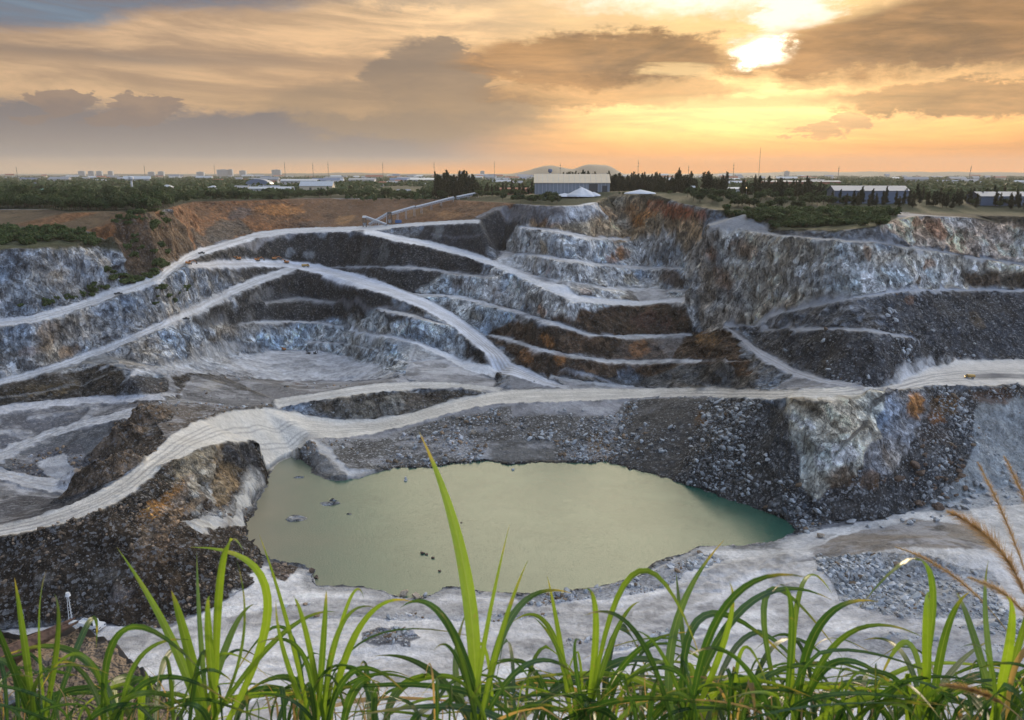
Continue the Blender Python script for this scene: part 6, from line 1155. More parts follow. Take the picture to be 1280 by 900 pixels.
def make_shrub(seed):
    rs = random.Random(seed); root = empty('shrub', (0, -900, 0))
    mb = MB()
    for i in range(6): a = rs.uniform(0, 6.28); mb.tube((0, 0, -.2), (math.cos(a) * .7, math.sin(a) * .7, rs.uniform(.7, 1.3)), .06, .02, 5)
    mb.build('stem', M['bark'], root)
    l = [(rs.uniform(-.9, .9), rs.uniform(-.9, .9), rs.uniform(.5, 1.3), rs.uniform(.6, 1.0), rs.uniform(.5, .8)) for _ in range(7)]
    co, f = leaf_cloud(l, 420, .34, seed); link(bpy.data.objects.new('foliage', mesh_np('foliage', co, f, M['shrub'])), root); return root
BT = [make_broad(i) for i in range(4)]; CT = [make_casu(i + 20) for i in range(4)]; SH = [make_shrub(i + 40) for i in range(4)]
QUEUE = []
def plant(kinds, loc, sc, label, cat, group, squash=1.0):
    s3 = (sc * random.uniform(.9, 1.15), sc * random.uniform(.9, 1.15), sc * squash * random.uniform(.85, 1.12))
    QUEUE.append((kinds, Vector(loc), random.uniform(0, 6.28), s3, label, cat, group))
def flush(kinds, stuff_name, stuff_label, cap=285):
    q = [x for x in QUEUE if x[0] is kinds]; q.sort(key=lambda x: -x[3][2] / (x[1] - EYE).length); used = set()
    for kd, loc, rz, s3, label, cat, group in q[:cap]:
        src = random.choice(kinds)
        if src.name not in used: used.add(src.name); o = src; o.location = loc; o.rotation_euler.z = rz; o.scale = s3
        else: o = copy_tree(src, loc, rz, s3)
        tag(o, label, cat, group)
    if len(q) > cap:
        V_, F_, b = [], [], 0
        for kd, loc, rz, s3, *_r in q[cap:]:
            cr = [c for c in random.choice(kinds).children if c.name.startswith(('crown', 'foliage'))][0].data
            n = len(cr.vertices); co = np.empty(n * 3, np.float32); cr.vertices.foreach_get('co', co); co = co.reshape(-1, 3) * np.array(s3)
            c_, s_ = math.cos(rz), math.sin(rz); V_.append(np.stack([co[:, 0] * c_ - co[:, 1] * s_, co[:, 0] * s_ + co[:, 1] * c_, co[:, 2]], -1) + np.array(loc)); F_.append(np.arange(b, b + n).reshape(-1, 4)); b += n
        tag(link(bpy.data.objects.new(stuff_name, mesh_np(stuff_name, np.concatenate(V_), np.concatenate(F_), cr.materials[0]))), stuff_label, 'foliage', kind='stuff')
def on_plain(u, y):
    x = bear(u, y); return Vector((x, y, max(gz(x, y), -3) - .1))
# rows of tall casuarinas
for u0, u1, y0, y1, n, sc, lab, grp in (
    (702, 826, 735, 765, 90, 1.22, 'tall dark casuarina in the dense row behind the long grey shed', 'casuarinas behind the shed'),
    (822, 872, 640, 700, 26, 1.05, 'casuarina in the clump right of the rust coloured mound', 'casuarinas right of the mound'),
    (878, 910, 600, 640, 12, .98, 'casuarina in the small stand left of the white hut', 'casuarinas left of the hut'),
    (928, 1030, 560, 640, 36, .85, 'casuarina in the loose stand between the white hut and the blue roof', 'casuarinas right of the hut'),
    (545, 600, 700, 760, 34, 1.3, 'tall casuarina in the dark clump behind the end of the conveyor', 'casuarinas behind the conveyor'),
    (600, 668, 690, 760, 14, .75, 'casuarina among the low trees left of the shed', 'casuarinas left of the shed'),
    (1040, 1290, 480, 560, 60, .68, 'small dark tree in the line along the far right rim', 'trees along the right rim')):
    rs = random.Random(u0)
    for i in range(n):
        t = (i + rs.uniform(-.4, .4)) / n
        plant(CT, on_plain(u0 + (u1 - u0) * t, rs.uniform(y0, y1)), sc * rs.uniform(.7, 1.08), lab, 'tree', grp)
def rim_y(u):
    s_ = bear(u, 600) / 600; return float(np.interp(s_, S, YRIM[0]))
for u0, u1, d0, d1, n, sc, lab, grp in (
    (-25, 215, 8, 120, 190, 1.0, 'dark bushy tree in the wood beyond the left clay bank', 'trees of the left wood'),
    (-25, 215, 120, 400, 60, 1.3, 'dark bushy tree deep in the left wood near the water tower', 'trees deep in the left wood'),
    (205, 560, 6, 110, 170, .85, 'dark bushy tree beyond the long orange clay cut', 'trees beyond the clay cut'),
    (560, 700, 20, 160, 60, .7, 'low round tree behind the conveyor and the shed', 'round trees behind the conveyor'),
    (860, 1080, 30, 150, 90, .75, 'low round tree among the casuarinas on the right plain', 'round trees on the right plain'),
    (1080, 1300, 70, 260, 90, .7, 'low round tree behind the blue grey warehouses', 'round trees behind the warehouses')):
    rs = random.Random(u0 + d0)
    for i in range(n):
        u = u0 + (u1 - u0) * (i + rs.uniform(-.5, .5)) / n
        plant(BT, on_plain(u, rim_y(u) + d0 + (d1 - d0) * rs.random() ** 1.4), sc * rs.uniform(.65, 1.25), lab, 'tree', grp)
for key, n, s0, s1, lab, grp in (
    ('leftshrub', 70, 1.3, 2.6, 'green bush in the thicket on top of the left grey cliff', 'bushes above the left cliff'),
    ('verge', 64, .8, 1.6, 'green bush along the foot of the left grey cliff beside the road', 'bushes along the upper left road'),
    ('verge2', 22, .7, 1.3, 'dark green bush on the ledge below the upper left road', 'bushes below the upper left road'),
    ('slopeshrub', 50, .9, 2.0, 'dark bush on the brown slope behind the left cliff', 'bushes on the brown slope'),
    ('scrub', 270, 1.2, 2.4, 'dark scrub bush in the thicket above the right cliff', 'scrub above the right cliff'),
    ('mound', 22, .7, 1.4, 'low bush on top of the rust coloured mound', 'bushes on the mound')):
    for x, y in field_points(key, n, n, .5):
        plant(SH, gpt((x, y), -.1), s0 + (s1 - s0) * random.random(), lab, 'bush', grp, .9)
flush(CT, 'far_casuarinas', 'casuarinas at the back of the rows', 295)
flush(BT, 'woodland', 'dense dark woodland behind the nearest trees of the rim')
flush(SH, 'scrub', 'low scrub filling in between the bushes on the rim')
# far-off woodland that reads as one mass
def far_wood():
    rs = np.random.RandomState(11); n = 13000
    y = 700 * (6500 / 700) ** rs.rand(n); x = (rs.rand(n) - .5) * 1.7 * y
    dens = fbm((x / 150).astype(np.float32), (y / 420).astype(np.float32), None, 3) + .42 - .3 * sm(y, 1500, 4000) - .1 * sm(x / y, -.1, .3)
    keep = dens > rs.rand(n) * .35; x = x[keep]; y = y[keep]; n = len(x)
    m = 16; k = np.repeat(np.arange(n), m); d = rs.randn(n * m, 3); d /= np.linalg.norm(d, axis=1)[:, None]; d[:, 2] = np.abs(d[:, 2])
    R_ = np.minimum(y / 160, 16)[k] * rs.uniform(.6, 1.2, n)[k]
    c = np.stack([x[k], y[k], np.zeros(n * m)], -1) + d * (R_ * rs.uniform(.5, 1, n * m))[:, None] * np.array((1.5, 1.2, 1)) ; 
    c[:, 2] = c[:, 2] * np.minimum(9 / np.maximum(R_, 1e-3), 1)
    t = rs.randn(n * m, 3); t /= np.linalg.norm(t, axis=1)[:, None]; b = np.cross(t, d); b /= np.maximum(np.linalg.norm(b, axis=1)[:, None], 1e-6)
    s = (R_ * .42)[:, None]; s2 = np.minimum(s, 3.5)
    q = np.stack([c - t * s2, c + b * s2, c + t * s2, c - b * s2], 1).reshape(-1, 3)
    tag(link(bpy.data.objects.new('far_woodland', mesh_np('far_woodland', q, np.arange(4 * n * m).reshape(-1, 4), M['broad']))), 'dark woodland spreading over the plain to the horizon', 'woodland', kind='stuff')
far_wood()

# ------------------------------------------------------------------ buildings
def gable(name, loc, L_, W, h, rh, wall, roof, label, rz=0, doors=0, wins=0, cat='building', over=.6):
    root = empty(name, loc, rz)
    mb = MB(); mb.prism([(-W / 2, -.5), (W / 2, -.5), (W / 2, h), (0, h + rh), (-W / 2, h)], -L_ / 2, L_ / 2); mb.build('wall', M[wall], root)
    r = MB(); t = .35; w2 = W / 2 + over; e = rh * over / (W / 2)
    r.prism([(-w2, h - e + .05), (0, h + rh + .05), (w2, h - e + .05), (w2, h - e + t), (0, h + rh + t + .1), (-w2, h - e + t)], -L_ / 2 - over, L_ / 2 + over); r.build('roof', M[roof], root)
    for i in range(doors):
        x = -L_ / 2 + L_ * (i + 1) / (doors + 1); MB().box((x, -W / 2 - .04, h * .36), (L_ * .07, .1, h * .72)).build('door', M['dark'], root)
    for i in range(wins):
        x = -L_ / 2 + L_ * (i + .5) / wins; MB().box((x, -W / 2 - .04, h * .62), (L_ / wins * .45, .1, h * .22)).build('window', M['window'], root)
    tag(root, label, cat); return root
# the long shed on the rim
sp = on_plain(714, 668); shed = gable('shed', sp, 60, 26, 8.6, 6.4, 'grey', 'roofcream', 'long grey shed with a cream sheet roof on the quarry rim', rz=-.03)
for i in range(21): MB().box((-29.5 + i * 2.95, -13.08, 4.2), (.28, .18, 8.4)).build('wall_rib', M['steel'], shed)
MB().box((17, -13.2, 3.9), (7, .16, 7.8)).build('door', M['dark'], shed); MB().box((26, -13.2, 3.2), (4, .16, 6.4)).build('door', M['dark'], shed)
for i in range(14): MB().tube((-28 + i * 4.3, -13.3, 8.95), (-28 + i * 4.3, 0, 15.45), .09, n=5).build('roof_seam', M['steel'], shed)
def conveyor(a, b, width, label, legs, name='conveyor', cat='conveyor', side=.9):
    a = Vector(a); b = Vector(b); root = empty(name, (a.x, a.y, a.z)); d = b - a; L_ = d.length
    ang = math.atan2(d.y, d.x); pitch = math.atan2(d.z, math.hypot(d.x, d.y)); root.rotation_euler = (0, -pitch, ang)
    MB().box((L_ / 2, 0, .12), (L_, width * .8, .16)).build('belt', M['dark'], root)
    fr = MB()
    for s_ in (-1, 1):
        fr.box((L_ / 2, s_ * width / 2, .15), (L_, .12, .22)); fr.box((L_ / 2, s_ * width / 2, -side), (L_, .12, .2))
        n = max(2, int(L_ / 2.2))
        for i in range(n): x0 = L_ * i / n; x1 = L_ * (i + 1) / n; fr.tube((x0, s_ * width / 2, -side), (x1, s_ * width / 2, .1), .07, n=4); fr.tube((x1, s_ * width / 2, -side), (x1, s_ * width / 2, .1), .07, n=4)
    fr.build('truss', M['steel'], root)
    cv = MB(); cv.prism([(-width * .5, .3), (-width * .4, 1.0), (0, 1.25), (width * .4, 1.0), (width * .5, .3)], L_ * .02, L_ * .98); cv.build('cover', M['steel'], root)
    MB().tube((0, -width / 2, 0), (0, width / 2, 0), .35).build('drum', M['dark'], root); MB().tube((L_, -width / 2, 0), (L_, width / 2, 0), .35).build('drum', M['dark'], root)
    inv_ = Matrix.Rotation(pitch, 3, 'Y')
    for t in legs:
        px = a.x + d.x * t; py = a.y + d.y * t; top = a.z + d.z * t; g = gz(px, py) - .3
        if top - g < .6: continue
        lg = MB()
        for s_ in (-1, 1):
            lg.tube(inv_.inverted() @ Vector((0, 0, 0)) * 0 + Vector((L_ * t, s_ * width / 2, -side)), Vector((L_ * t - (top - g) * math.sin(pitch) * -1 * -1, s_ * width * .8, -(top - g) * math.cos(pitch))), .16, n=5)
        lg.build('leg', M['steel'], root)
    tag(root, label, cat); return root
bp = [Vector((p[0], p[1], p[2])) for p in SPOT['belt']]
def aim(u, v, y):
    """point at distance y seen at a bearing/height of the survey photograph"""
    X = (u - 640) / 1000; Yv = (450 - v) / 1000; ry = CPc + Yv * SPc; rz = -SPc + Yv * CPc
    return Vector((X / ry * y, y, 21.5 + rz / ry * y))
yb = gpt(SPOT['crusher'][0]).y
conveyor(aim(461, 281, yb), aim(485, 267, yb + 4), 2.0, 'short steep conveyor rising from the road fork to the transfer tower', (.5, .9))
conveyor(aim(489, 267, yb + 4), aim(519, 258.5, yb + 14), 2.0, 'lower length of the long pale conveyor up the clay slope', (.25, .6, .95))
conveyor(aim(519, 259.5, yb + 15), aim(568, 247, yb + 32), 2.0, 'longest middle length of the pale conveyor above the clay cut', (.15, .4, .65, .95))
conveyor(aim(570, 247, yb + 33), aim(600, 241, yb + 44), 2.0, 'uppermost length of the pale conveyor ending by the casuarinas', (.1, .5, .9))
conveyor(aim(457, 271.5, yb - 3), aim(483, 281, yb - 10), 2.0, 'short conveyor sloping down to the right from the hopper', (.5,))
def frame_tower(name, p, w, h, label, top='white'):
    root = empty(name, p); fr = MB()
    for sx in (-1, 1):
        for sy in (-1, 1): fr.box((sx * w / 2, sy * w / 2, h / 2), (.25, .25, h))
    for z in (h * .45, h * .9): fr.box((0, 0, z), (w, w, .15))
    for sy in (-1, 1): fr.tube((-w / 2, sy * w / 2, 0), (w / 2, sy * w / 2, h * .9), .09, n=4); fr.tube((w / 2, sy * w / 2, 0), (-w / 2, sy * w / 2, h * .9), .09, n=4)
    fr.build('frame', M['dark'], root); MB().box((0, 0, h + .7), (w * 1.25, w * 1.1, 1.5), taper=.75).build('housing', M[top], root)
    MB().box((0, 0, h * .28), (w * .6, w * .6, h * .3), taper=1.5).build('chute', M['steel'], root); tag(root, label, 'tower'); return root
g0 = aim(455.5, 271.5, yb - 3); frame_tower('hopper_tower', (g0.x, g0.y, gz(g0.x, g0.y)), 2.6, max(3, g0.z - gz(g0.x, g0.y) - .3), 'white topped hopper on dark legs at the road fork')
g0 = aim(487, 267, yb + 4); frame_tower('transfer_tower', (g0.x, g0.y, gz(g0.x, g0.y)), 3.0, max(3, g0.z - gz(g0.x, g0.y)), 'dark transfer tower where the conveyors meet', 'dark')
t_ = gpt(SPOT['tank'][0]); MB().box((0, 0, 1.2), (5, 2.4, 2.4)).build('shipping_container', M['blue'], None, loc=t_, rz=.2); tag(bpy.data.objects['shipping_container'], 'blue container parked beneath the conveyor', 'container')
# stockpile and loading conveyor in front of the shed
def heap(name, p, r, h, mat, label, seed=0, ry=1.0):
    ns, nr = 40, 14; vs = [(0, 0, h)]; fs = []
    for j in range(1, nr + 1):
        t = j / nr
        for i in range(ns):
            a = 2 * math.pi * i / ns; q = 1 + .12 * mnoise.noise(Vector((math.cos(a) * 2, math.sin(a) * 2, seed)))
            z = h * (1 - t) + h * .05 * mnoise.noise(Vector((math.cos(a) * t * 5, math.sin(a) * t * 5, seed + 4))) - (.6 if j == nr else 0)
            vs.append((math.cos(a) * r * t * q, math.sin(a) * r * t * q * ry, z))
    for i in range(ns): fs.append((0, 1 + i, 1 + (i + 1) % ns))
    for j in range(nr - 1):
        for i in range(ns): a = 1 + j * ns + i; b = 1 + j * ns + (i + 1) % ns; fs.append((a, a + ns, b + ns, b))
    mb = MB(); mb._a(vs, fs); o = mb.build(name, M[mat], None, True, loc=p); tag(o, label, 'stockpile'); return o
M['sand'] = plain_mat('pale_crushed_stone', (.55, .57, .61), .95, vary=.12, scale=2, bumpy=.5)
c0 = on_plain(727, 642); heap('stockpile', c0, 13, 6.5, 'sand', 'pointed white stockpile in front of the shed doors')
heap('stockpile', on_plain(742, 640), 6, 2.6, 'sand', 'small white stockpile right of the pointed one', 3); heap('stockpile', on_plain(706, 646), 10, 2.0, 'sand', 'low spread white stockpile left of the pointed one', 5)
heap('stockpile', aim(800, 241, 560), 11, 2.2, 'sand', 'white gravel heap on top of the mound right of the shed', 7, .6)
conveyor(aim(724, 234.5, 646), aim(752, 247.5, 640), 1.6, 'stacking conveyor pouring onto the pointed stockpile', (.0, .5), side=.7)
conveyor(aim(740, 246, 640), aim(757, 242, 652), 1.4, 'short feeder conveyor at the right end of the shed', (.5,), side=.6)
gable('store', on_plain(752, 690), 9, 6, 5, 1.2, 'wallgrey', 'roofwhite', 'small white roofed store at the right end of the long shed', doors=1)
# buildings on the plain, near to far
def hip(name, loc, L_, W, h, rh, wall, roof, label, rz=0, cat='house'):
    root = empty(name, loc, rz); MB().box((0, 0, h / 2 - .2), (L_, W, h + .4)).build('wall', M[wall], root)
    r = MB(); a, b = L_ / 2 + .8, W / 2 + .8; c = max(a - b, .3)
    r._a([(-a, -b, h), (a, -b, h), (a, b, h), (-a, b, h), (-c, 0, h + rh), (c, 0, h + rh)], [(0, 1, 5, 4), (2, 3, 4, 5), (1, 2, 5), (3, 0, 4), (3, 2, 1, 0)]); r.build('roof', M[roof], root)
    for s_ in (-.25, .25): MB().box((L_ * s_, -W / 2 - .03, h * .5), (L_ * .16, .1, h * .4)).build('window', M['window'], root)
    tag(root, label, cat); return root
def vault(name, loc, L_, W, h, rh, label):
    root = empty(name, loc); MB().box((0, 0, h / 2), (L_, W, h)).build('wall', M['wallgrey'], root)
    pr = [(-W / 2, h)] + [(-W / 2 * math.cos(math.pi * i / 10), h + rh * math.sin(math.pi * i / 10)) for i in range(0, 11)]
    r = MB(); pts = [(-L_ / 2 * math.cos(math.pi * i / 12), h + rh * math.sin(math.pi * i / 12)) for i in range(13)]
    vs = [(x, -W / 2 - .5, z) for x, z in pts] + [(x, W / 2 + .5, z) for x, z in pts]; n = 13
    r._a(vs, [(i, i + 1, n + i + 1, n + i) for i in range(n - 1)] + [tuple(range(n))[::-1], tuple(range(n, 2 * n)), (0, n, 2 * n - 1, n - 1)]); r.build('roof', M['roofblue'], root)
    for i in range(5): MB().box((-L_ / 2 + L_ * (i + .5) / 5, -W / 2 - .05, h * .5), (L_ / 8, .1, h * .4)).build('window', M['window'], root)
    tag(root, label, 'building'); return root
vault('sports_hall', on_plain(325, 1180), 34, 22, 7, 7, 'pale blue hall with a curved roof beyond the orange clay cut')
gable('warehouse', on_plain(397, 1010), 40, 16, 7, 5, 'wallcream', 'roofwhite', 'cream warehouse with a white gabled roof beyond the clay cut', doors=2)
gable('warehouse', on_plain(340, 985), 52, 12, 4, 2, 'wallgrey', 'roofwhite', 'long low white roofed shed in front of the curved hall', wins=8)
gable('warehouse', on_plain(303, 1000), 16, 10, 5, 2, 'wallgrey', 'roofgrey', 'low grey roofed shed left of the long white roofed shed')
gable('canopy_shed', on_plain(337, 1050), 26, 10, 5, 1.5, 'blue', 'roofblue', 'small blue shed between the curved hall and the long low shed')
gable('warehouse', on_plain(375, 1600), 70, 20, 8, 3, 'wallgrey', 'roofwhite', 'long pale factory behind the cream warehouse', wins=8)
gable('warehouse', on_plain(545, 1750), 120, 24, 9, 3, 'wallgrey', 'roofwhite', 'long white roofed factory far behind the conveyor')
gable('warehouse', on_plain(453, 1900), 60, 24, 8, 3, 'wallgrey', 'roofgrey', 'grey roofed factory left of the long white one')
gable('bungalow', on_plain(505, 900), 14, 8, 3, 1.5, 'wallgrey', 'roofblue', 'small blue roofed shed above the clay cut behind the conveyor')
hip('house', on_plain(55, 830), 12, 10, 4, 3.2, 'wallcream', 'green', 'house with a pale green roof in the left wood')
hip('house', on_plain(210, 1000), 11, 9, 6, 2.5, 'wallgrey', 'roofwhite', 'white house with a pale roof in the left wood')
hip('house', on_plain(267, 1020), 10, 8, 5, 2.2, 'wallgrey', 'roofwhite', 'white house standing left of the curved hall')
gable('workshop', on_plain(1082, 540), 46, 20, 7.5, 2.8, 'roofblue', 'roofblue', 'long blue grey warehouse behind the trees above the right cliff', rz=-.12, wins=0)
gable('workshop', on_plain(1262, 520), 46, 18, 5.5, 2.4, 'roofblue', 'roofblue', 'blue grey warehouse at the far right edge', rz=-.05)
gable('hut', on_plain(915, 640), 9, 7, 5, 1.0, 'white', 'roofwhite', 'white hut with a dark doorway among the casuarinas', doors=1)
gable('hut', on_plain(865, 640), 2.5, 2.5, 5, .8, 'white', 'roofwhite', 'narrow white kiosk left of the white hut')
gable('warehouse', on_plain(846, 1500), 42, 16, 11, 3, 'white', 'roofwhite', 'white factory block above the casuarinas right of the mound', wins=9)
gable('brick_hall', on_plain(1000, 1300), 120, 20, 9, 1.5, 'rooftile', 'roofgrey', 'long dull brick hall behind the casuarinas on the right')
gable('brick_hall', on_plain(645, 780), 30, 10, 5, 1.2, 'rooftile', 'rooftile', 'dull red shed left of the long grey shed')
# lamp by the hut
lp = on_plain(932, 600); root = empty('yard_lamp', lp); MB().tube((0, 0, -.3), (0, 0, 5.4), .12, .08).build('pole', M['steel'], root); MB().tube((0, 0, 5.3), (0, -.8, 5.6), .07, n=5).build('arm', M['steel'], root)
MB().box((0, -.8, 5.5), (.9, .7, .45)).build('lamp_head', M['lamp'], root); tag(root, 'lit yard lamp right of the white hut', 'lamp')
# water towers
def water_tower(u, y, h, w, label, topm):
    p = on_plain(u, y); root = empty('water_tower', p)
    MB().tube((0, 0, -.5), (0, 0, h * .8), w * .28, w * .22, 12).build('column', M['wallgrey'], root, True)
    mb = MB(); mb.tube((0, 0, h * .76), (0, 0, h * .84), w * .25, w * .55, 14); mb.tube((0, 0, h * .84), (0, 0, h * .97), w * .55, w * .55, 14); mb.tube((0, 0, h * .97), (0, 0, h), w * .55, w * .3, 14); mb.build('tank', M[topm], root)
    tag(root, label, 'water tower')
water_tower(166, 860, 19, 4.5, 'white mushroom water tower above the left wood', 'white'); water_tower(687.5, 1500, 30, 7, 'blue topped white water tower behind the long shed', 'blue')
# tall blocks on the skyline
random.seed(21)
for i, (u, top, w, lab) in enumerate(((103, 211, 8, 'first grey tower block on the left skyline'), (115, 211, 7, 'second grey tower block on the left skyline'), (125, 211, 7, 'third grey tower block on the left skyline'), (139, 211, 6, 'slim grey block right of the three left towers'),
        (190, 213, 8, 'low grey block midway along the left skyline'), (202, 212, 7, 'grey block beside the low one on the left skyline'), (251, 213, 9, 'broad low block left of the largest white block'), (280, 207.5, 16, 'largest white block on the left skyline'), (289, 207, 5, 'slim white tower beside the largest block'), (304, 210, 8, 'small grey block right of the largest white block'), (346, 208, 11, 'pale square block above the curved hall'),
        (577, 212, 4, 'small dark block on the middle skyline'), (603, 211, 5, 'dark block left of the twin hills'), (983, 211.5, 6, 'domed building on the right skyline'))):
    Y = 5400; p = on_plain(u, Y); h = (217 - top) * .5 * Y / 1000 + 21.5; root = empty('tower_block', p); W = w * Y / 1000
    MB().box((0, 0, h / 2), (W, 18, h)).build('wall', M['wallgrey'], root); MB().box((0, 0, h + 1.2), (W * .4, 8, 2.4)).build('roof_house', M['wallgrey'], root)
    n = max(3, int(h / 6))
    for k in range(n): MB().box((0, -9.05, h * (k + .5) / n), (W * .86, .12, h / n * .4)).build('window_band', M['window'], root)
    if i == 13: MB().tube((0, 0, h), (0, 0, h + 12), 3.5, .5, 8).build('dome', M['wallgrey'], root)
    tag(root, lab, 'tower block')
# masts
for u, top, Y, lab in ((22.5, 209, 2400, 'at the far left edge of the skyline'), (182, 207, 2400, 'right of the left tower blocks'), (269, 206, 3000, 'left of the largest white block'), (357, 203, 2200, 'right of the pale square block'), (392, 204, 2200, 'left of the longest conveyor on the skyline'), (411, 203, 2200, 'beside another thin mast left of middle'),
        (479, 203.5, 2200, 'above the transfer tower'), (543, 203, 2200, 'above the long conveyor'), (618, 202, 2200, 'left of the twin hills'), (700, 204, 2000, 'in front of the twin hills'), (797, 201, 2000, 'right of the twin hills'), (860, 207, 2200, 'above the white factory block'), (916, 204, 2000, 'above the white hut'),
        (948, 186, 2400, 'tallest of all, right of the sun'), (1047, 208, 2000, 'right of the domed building'), (1210, 207.5, 2000, 'far right, leaning a little')):
    p = on_plain(u, Y); h = (217 - top) * Y / 1000 + 21.5; root = empty('radio_mast', p); W = .95; mb = MB()
    for a in (0, 2.1, 4.2): mb.tube((math.cos(a) * W, math.sin(a) * W, 0), (math.cos(a) * .35, math.sin(a) * .35, h), .22, .16, 4)
    for k in range(14):
        z = h * k / 14; r = W * (1 - k / 14) + .3; mb.tube((-r, 0, z), (r, 0, z + h / 14), .14, n=4)
    mb.build('lattice', M['dark'], root)
    for k in (.72, .86): MB().box((0, 0, h * k), (2.6, .5, 1.2)).build('antenna', M['dark'], root)
    if u == 1210: root.rotation_euler.y = .09
    tag(root, 'thin dark radio mast ' + lab, 'mast')
# small town houses over the plain
random.seed(9)
HV = []
for k, (wl, rf) in enumerate((('wallgrey', 'roofgrey'), ('wallcream', 'rooftile'), ('wallgrey', 'roofwhite'), ('wallgrey', 'roofblue'))):
    me = bpy.data.meshes.new('town_house'); mb = MB(); mb.box((0, 0, 2.5), (14, 10, 5)); nf = len(mb.f); mb.prism([(-6, 5.02), (0, 8), (6, 5.02)], -8, 8)
    me.from_pydata(mb.v, [], mb.f); me.materials.append(M[wl]); me.materials.append(M[rf])
    for i, pl in enumerate(me.polygons): pl.material_index = 0 if i < nf else 1
    HV.append(me)
for i in range(210):
    y = 1300 * (5200 / 1300) ** (random.random() ** .8); u = random.uniform(10, 1290) if i % 3 else random.gauss(480, 180)
    if u < 330 and y < 1800 and random.random() < .6: y += 1500
    o = link(bpy.data.objects.new('town_house', HV[random.choice((0, 0, 1, 2, 3))])); o.location = on_plain(u, y); o.rotation_euler.z = random.uniform(-.4, .4)
    s_ = random.uniform(.6, 1.5) * (y / 2000) ** .3; o.scale = (s_ * random.uniform(.8, 2.8), s_, s_ * random.uniform(.8, 1.5)); tag(o, 'small low building of the town scattered across the plain', 'house', 'town buildings on the plain')

# ------------------------------------------------------------------ machines
def wheels(root, xs, w, r, mat='tyre'):
    for x in xs:
        for s_ in (-1, 1):
            t = MB().tube((x, s_ * w - .22 * s_, r), (x, s_ * w + .22 * s_, r), r, n=14).build('wheel', M[mat], root); MB().tube((x, s_ * w + .2 * s_, r), (x, s_ * w + .26 * s_, r), r * .5, n=10).build('rim', M['steel'], t)
def excavator(p, rz, sc, label, paint='orange', boom=.8):
    root = empty('excavator', p, rz, sc)
    for s_ in (-1, 1):
        mb = MB(); mb.box((0, s_ * 1.1, .45), (3.6, .6, .55)); mb.tube((-1.8, s_ * 1.1 - .3, .45), (-1.8, s_ * 1.1 + .3, .45), .42, n=10); mb.tube((1.8, s_ * 1.1 - .3, .45), (1.8, s_ * 1.1 + .3, .45), .42, n=10); mb.build('track', M['tyre'], root)
    mb = MB(); mb.box((-.5, 0, 1.5), (3.4, 2.5, .9)); mb.box((-1.6, 0, 2.0), (1.3, 2.4, .7), taper=.9); mb.build('body', M[paint], root)
    cab = MB().box((.7, .75, 2.35), (1.5, 1.0, 1.5), taper=.88).build('cab', M[paint], root); MB().box((.85, .75, 2.5), (1.4, 1.06, .85), taper=.92).build('window', M['glass'], cab)
    e = Vector((3.4, -.2, 1.6 + 2.6 * boom)); mb = MB(); mb.tube((.9, -.2, 1.9), e, .3, .24, 6); mb.build('boom', M[paint], root)
    f = Vector((5.6, -.2, 1.4)); MB().tube(e, f, .2, .16, 6).build('arm', M[paint], root); MB().box(f + Vector((-.1, 0, -.5)), (1.0, 1.2, .9), taper=1.3, ry=.4).build('bucket', M['dark'], root)
    tag(root, label, 'excavator'); return root
def drill_rig(p, rz, sc, label):
    root = empty('drill_rig', p, rz, sc)
    for s_ in (-1, 1): MB().box((0, s_ * .9, .4), (3.2, .5, .7)).build('track', M['tyre'], root)
    MB().box((-.4, 0, 1.4), (2.8, 1.8, 1.2)).build('body', M['dark'], root); MB().box((.6, .5, 2.1), (1.0, .9, 1.1)).build('cab', M['glass'], root)
    mb = MB(); mb.box((2.2, 0, 4.4), (.5, .5, 8.6), ry=-.12); mb.tube((.6, 0, 1.9), (1.9, 0, 3.4), .15, n=5); mb.build('mast', M['dark'], root); tag(root, label, 'drill rig'); return root
def hauler(p, rz, sc, label, paint='yellow', lit=False):
    root = empty('haul_truck', p, rz, sc)
    mb = MB(); mb.prism([(-1.5, 1.3), (1.5, 1.3), (1.9, 3.0), (-1.9, 3.0)], -3.6, 1.5); mb.build('dump_body', M[paint], root)
    MB().box((2.6, 0, 1.5), (1.9, 2.6, 1.4)).build('hood', M[paint], root); cab = MB().box((2.3, .5, 2.7), (1.3, 1.5, 1.1), taper=.9).build('cab', M[paint], root); MB().box((2.45, .5, 2.8), (1.25, 1.56, .65), taper=.95).build('window', M['glass'], cab)
    MB().box((0, 0, 1.0), (6.6, 1.2, .4)).build('chassis', M['dark'], root); wheels(root, (-2.0, 2.3), 1.4, .85)
    for s_ in (-1, 1): MB().box((3.6, s_ * .9, 1.4), (.12, .5, .35)).build('headlight', M['lamp' if lit else 'white'], root)
    tag(root, label, 'haul truck'); return root
def pickup(p, rz, sc, label, paint='white'):
    root = empty('pickup_truck', p, rz, sc)
    mb = MB(); mb.box((0, 0, .75), (4.9, 1.8, .55)); mb.box((1.75, 0, 1.1), (1.4, 1.7, .3), taper=.9); mb.build('body', M[paint], root)
    cab = MB().box((.35, 0, 1.45), (1.7, 1.65, .85), taper=.82).build('cab', M[paint], root); MB().box((.35, 0, 1.42), (1.55, 1.7, .48), taper=.86).build('window', M['glass'], cab)
    for s_ in (-1, 1): MB().box((-1.4, s_ * .85, 1.15), (1.9, .08, .4)).build('bed_side', M[paint], root)
    MB().box((-2.38, 0, 1.15), (.08, 1.7, .4)).build('tailgate', M[paint], root)
    wheels(root, (-1.5, 1.55), .82, .38)
    for s_ in (-1, 1): MB().box((2.46, s_ * .62, .85), (.06, .35, .2)).build('headlight', M['glass'], root)
    tag(root, label, 'pickup truck'); return root
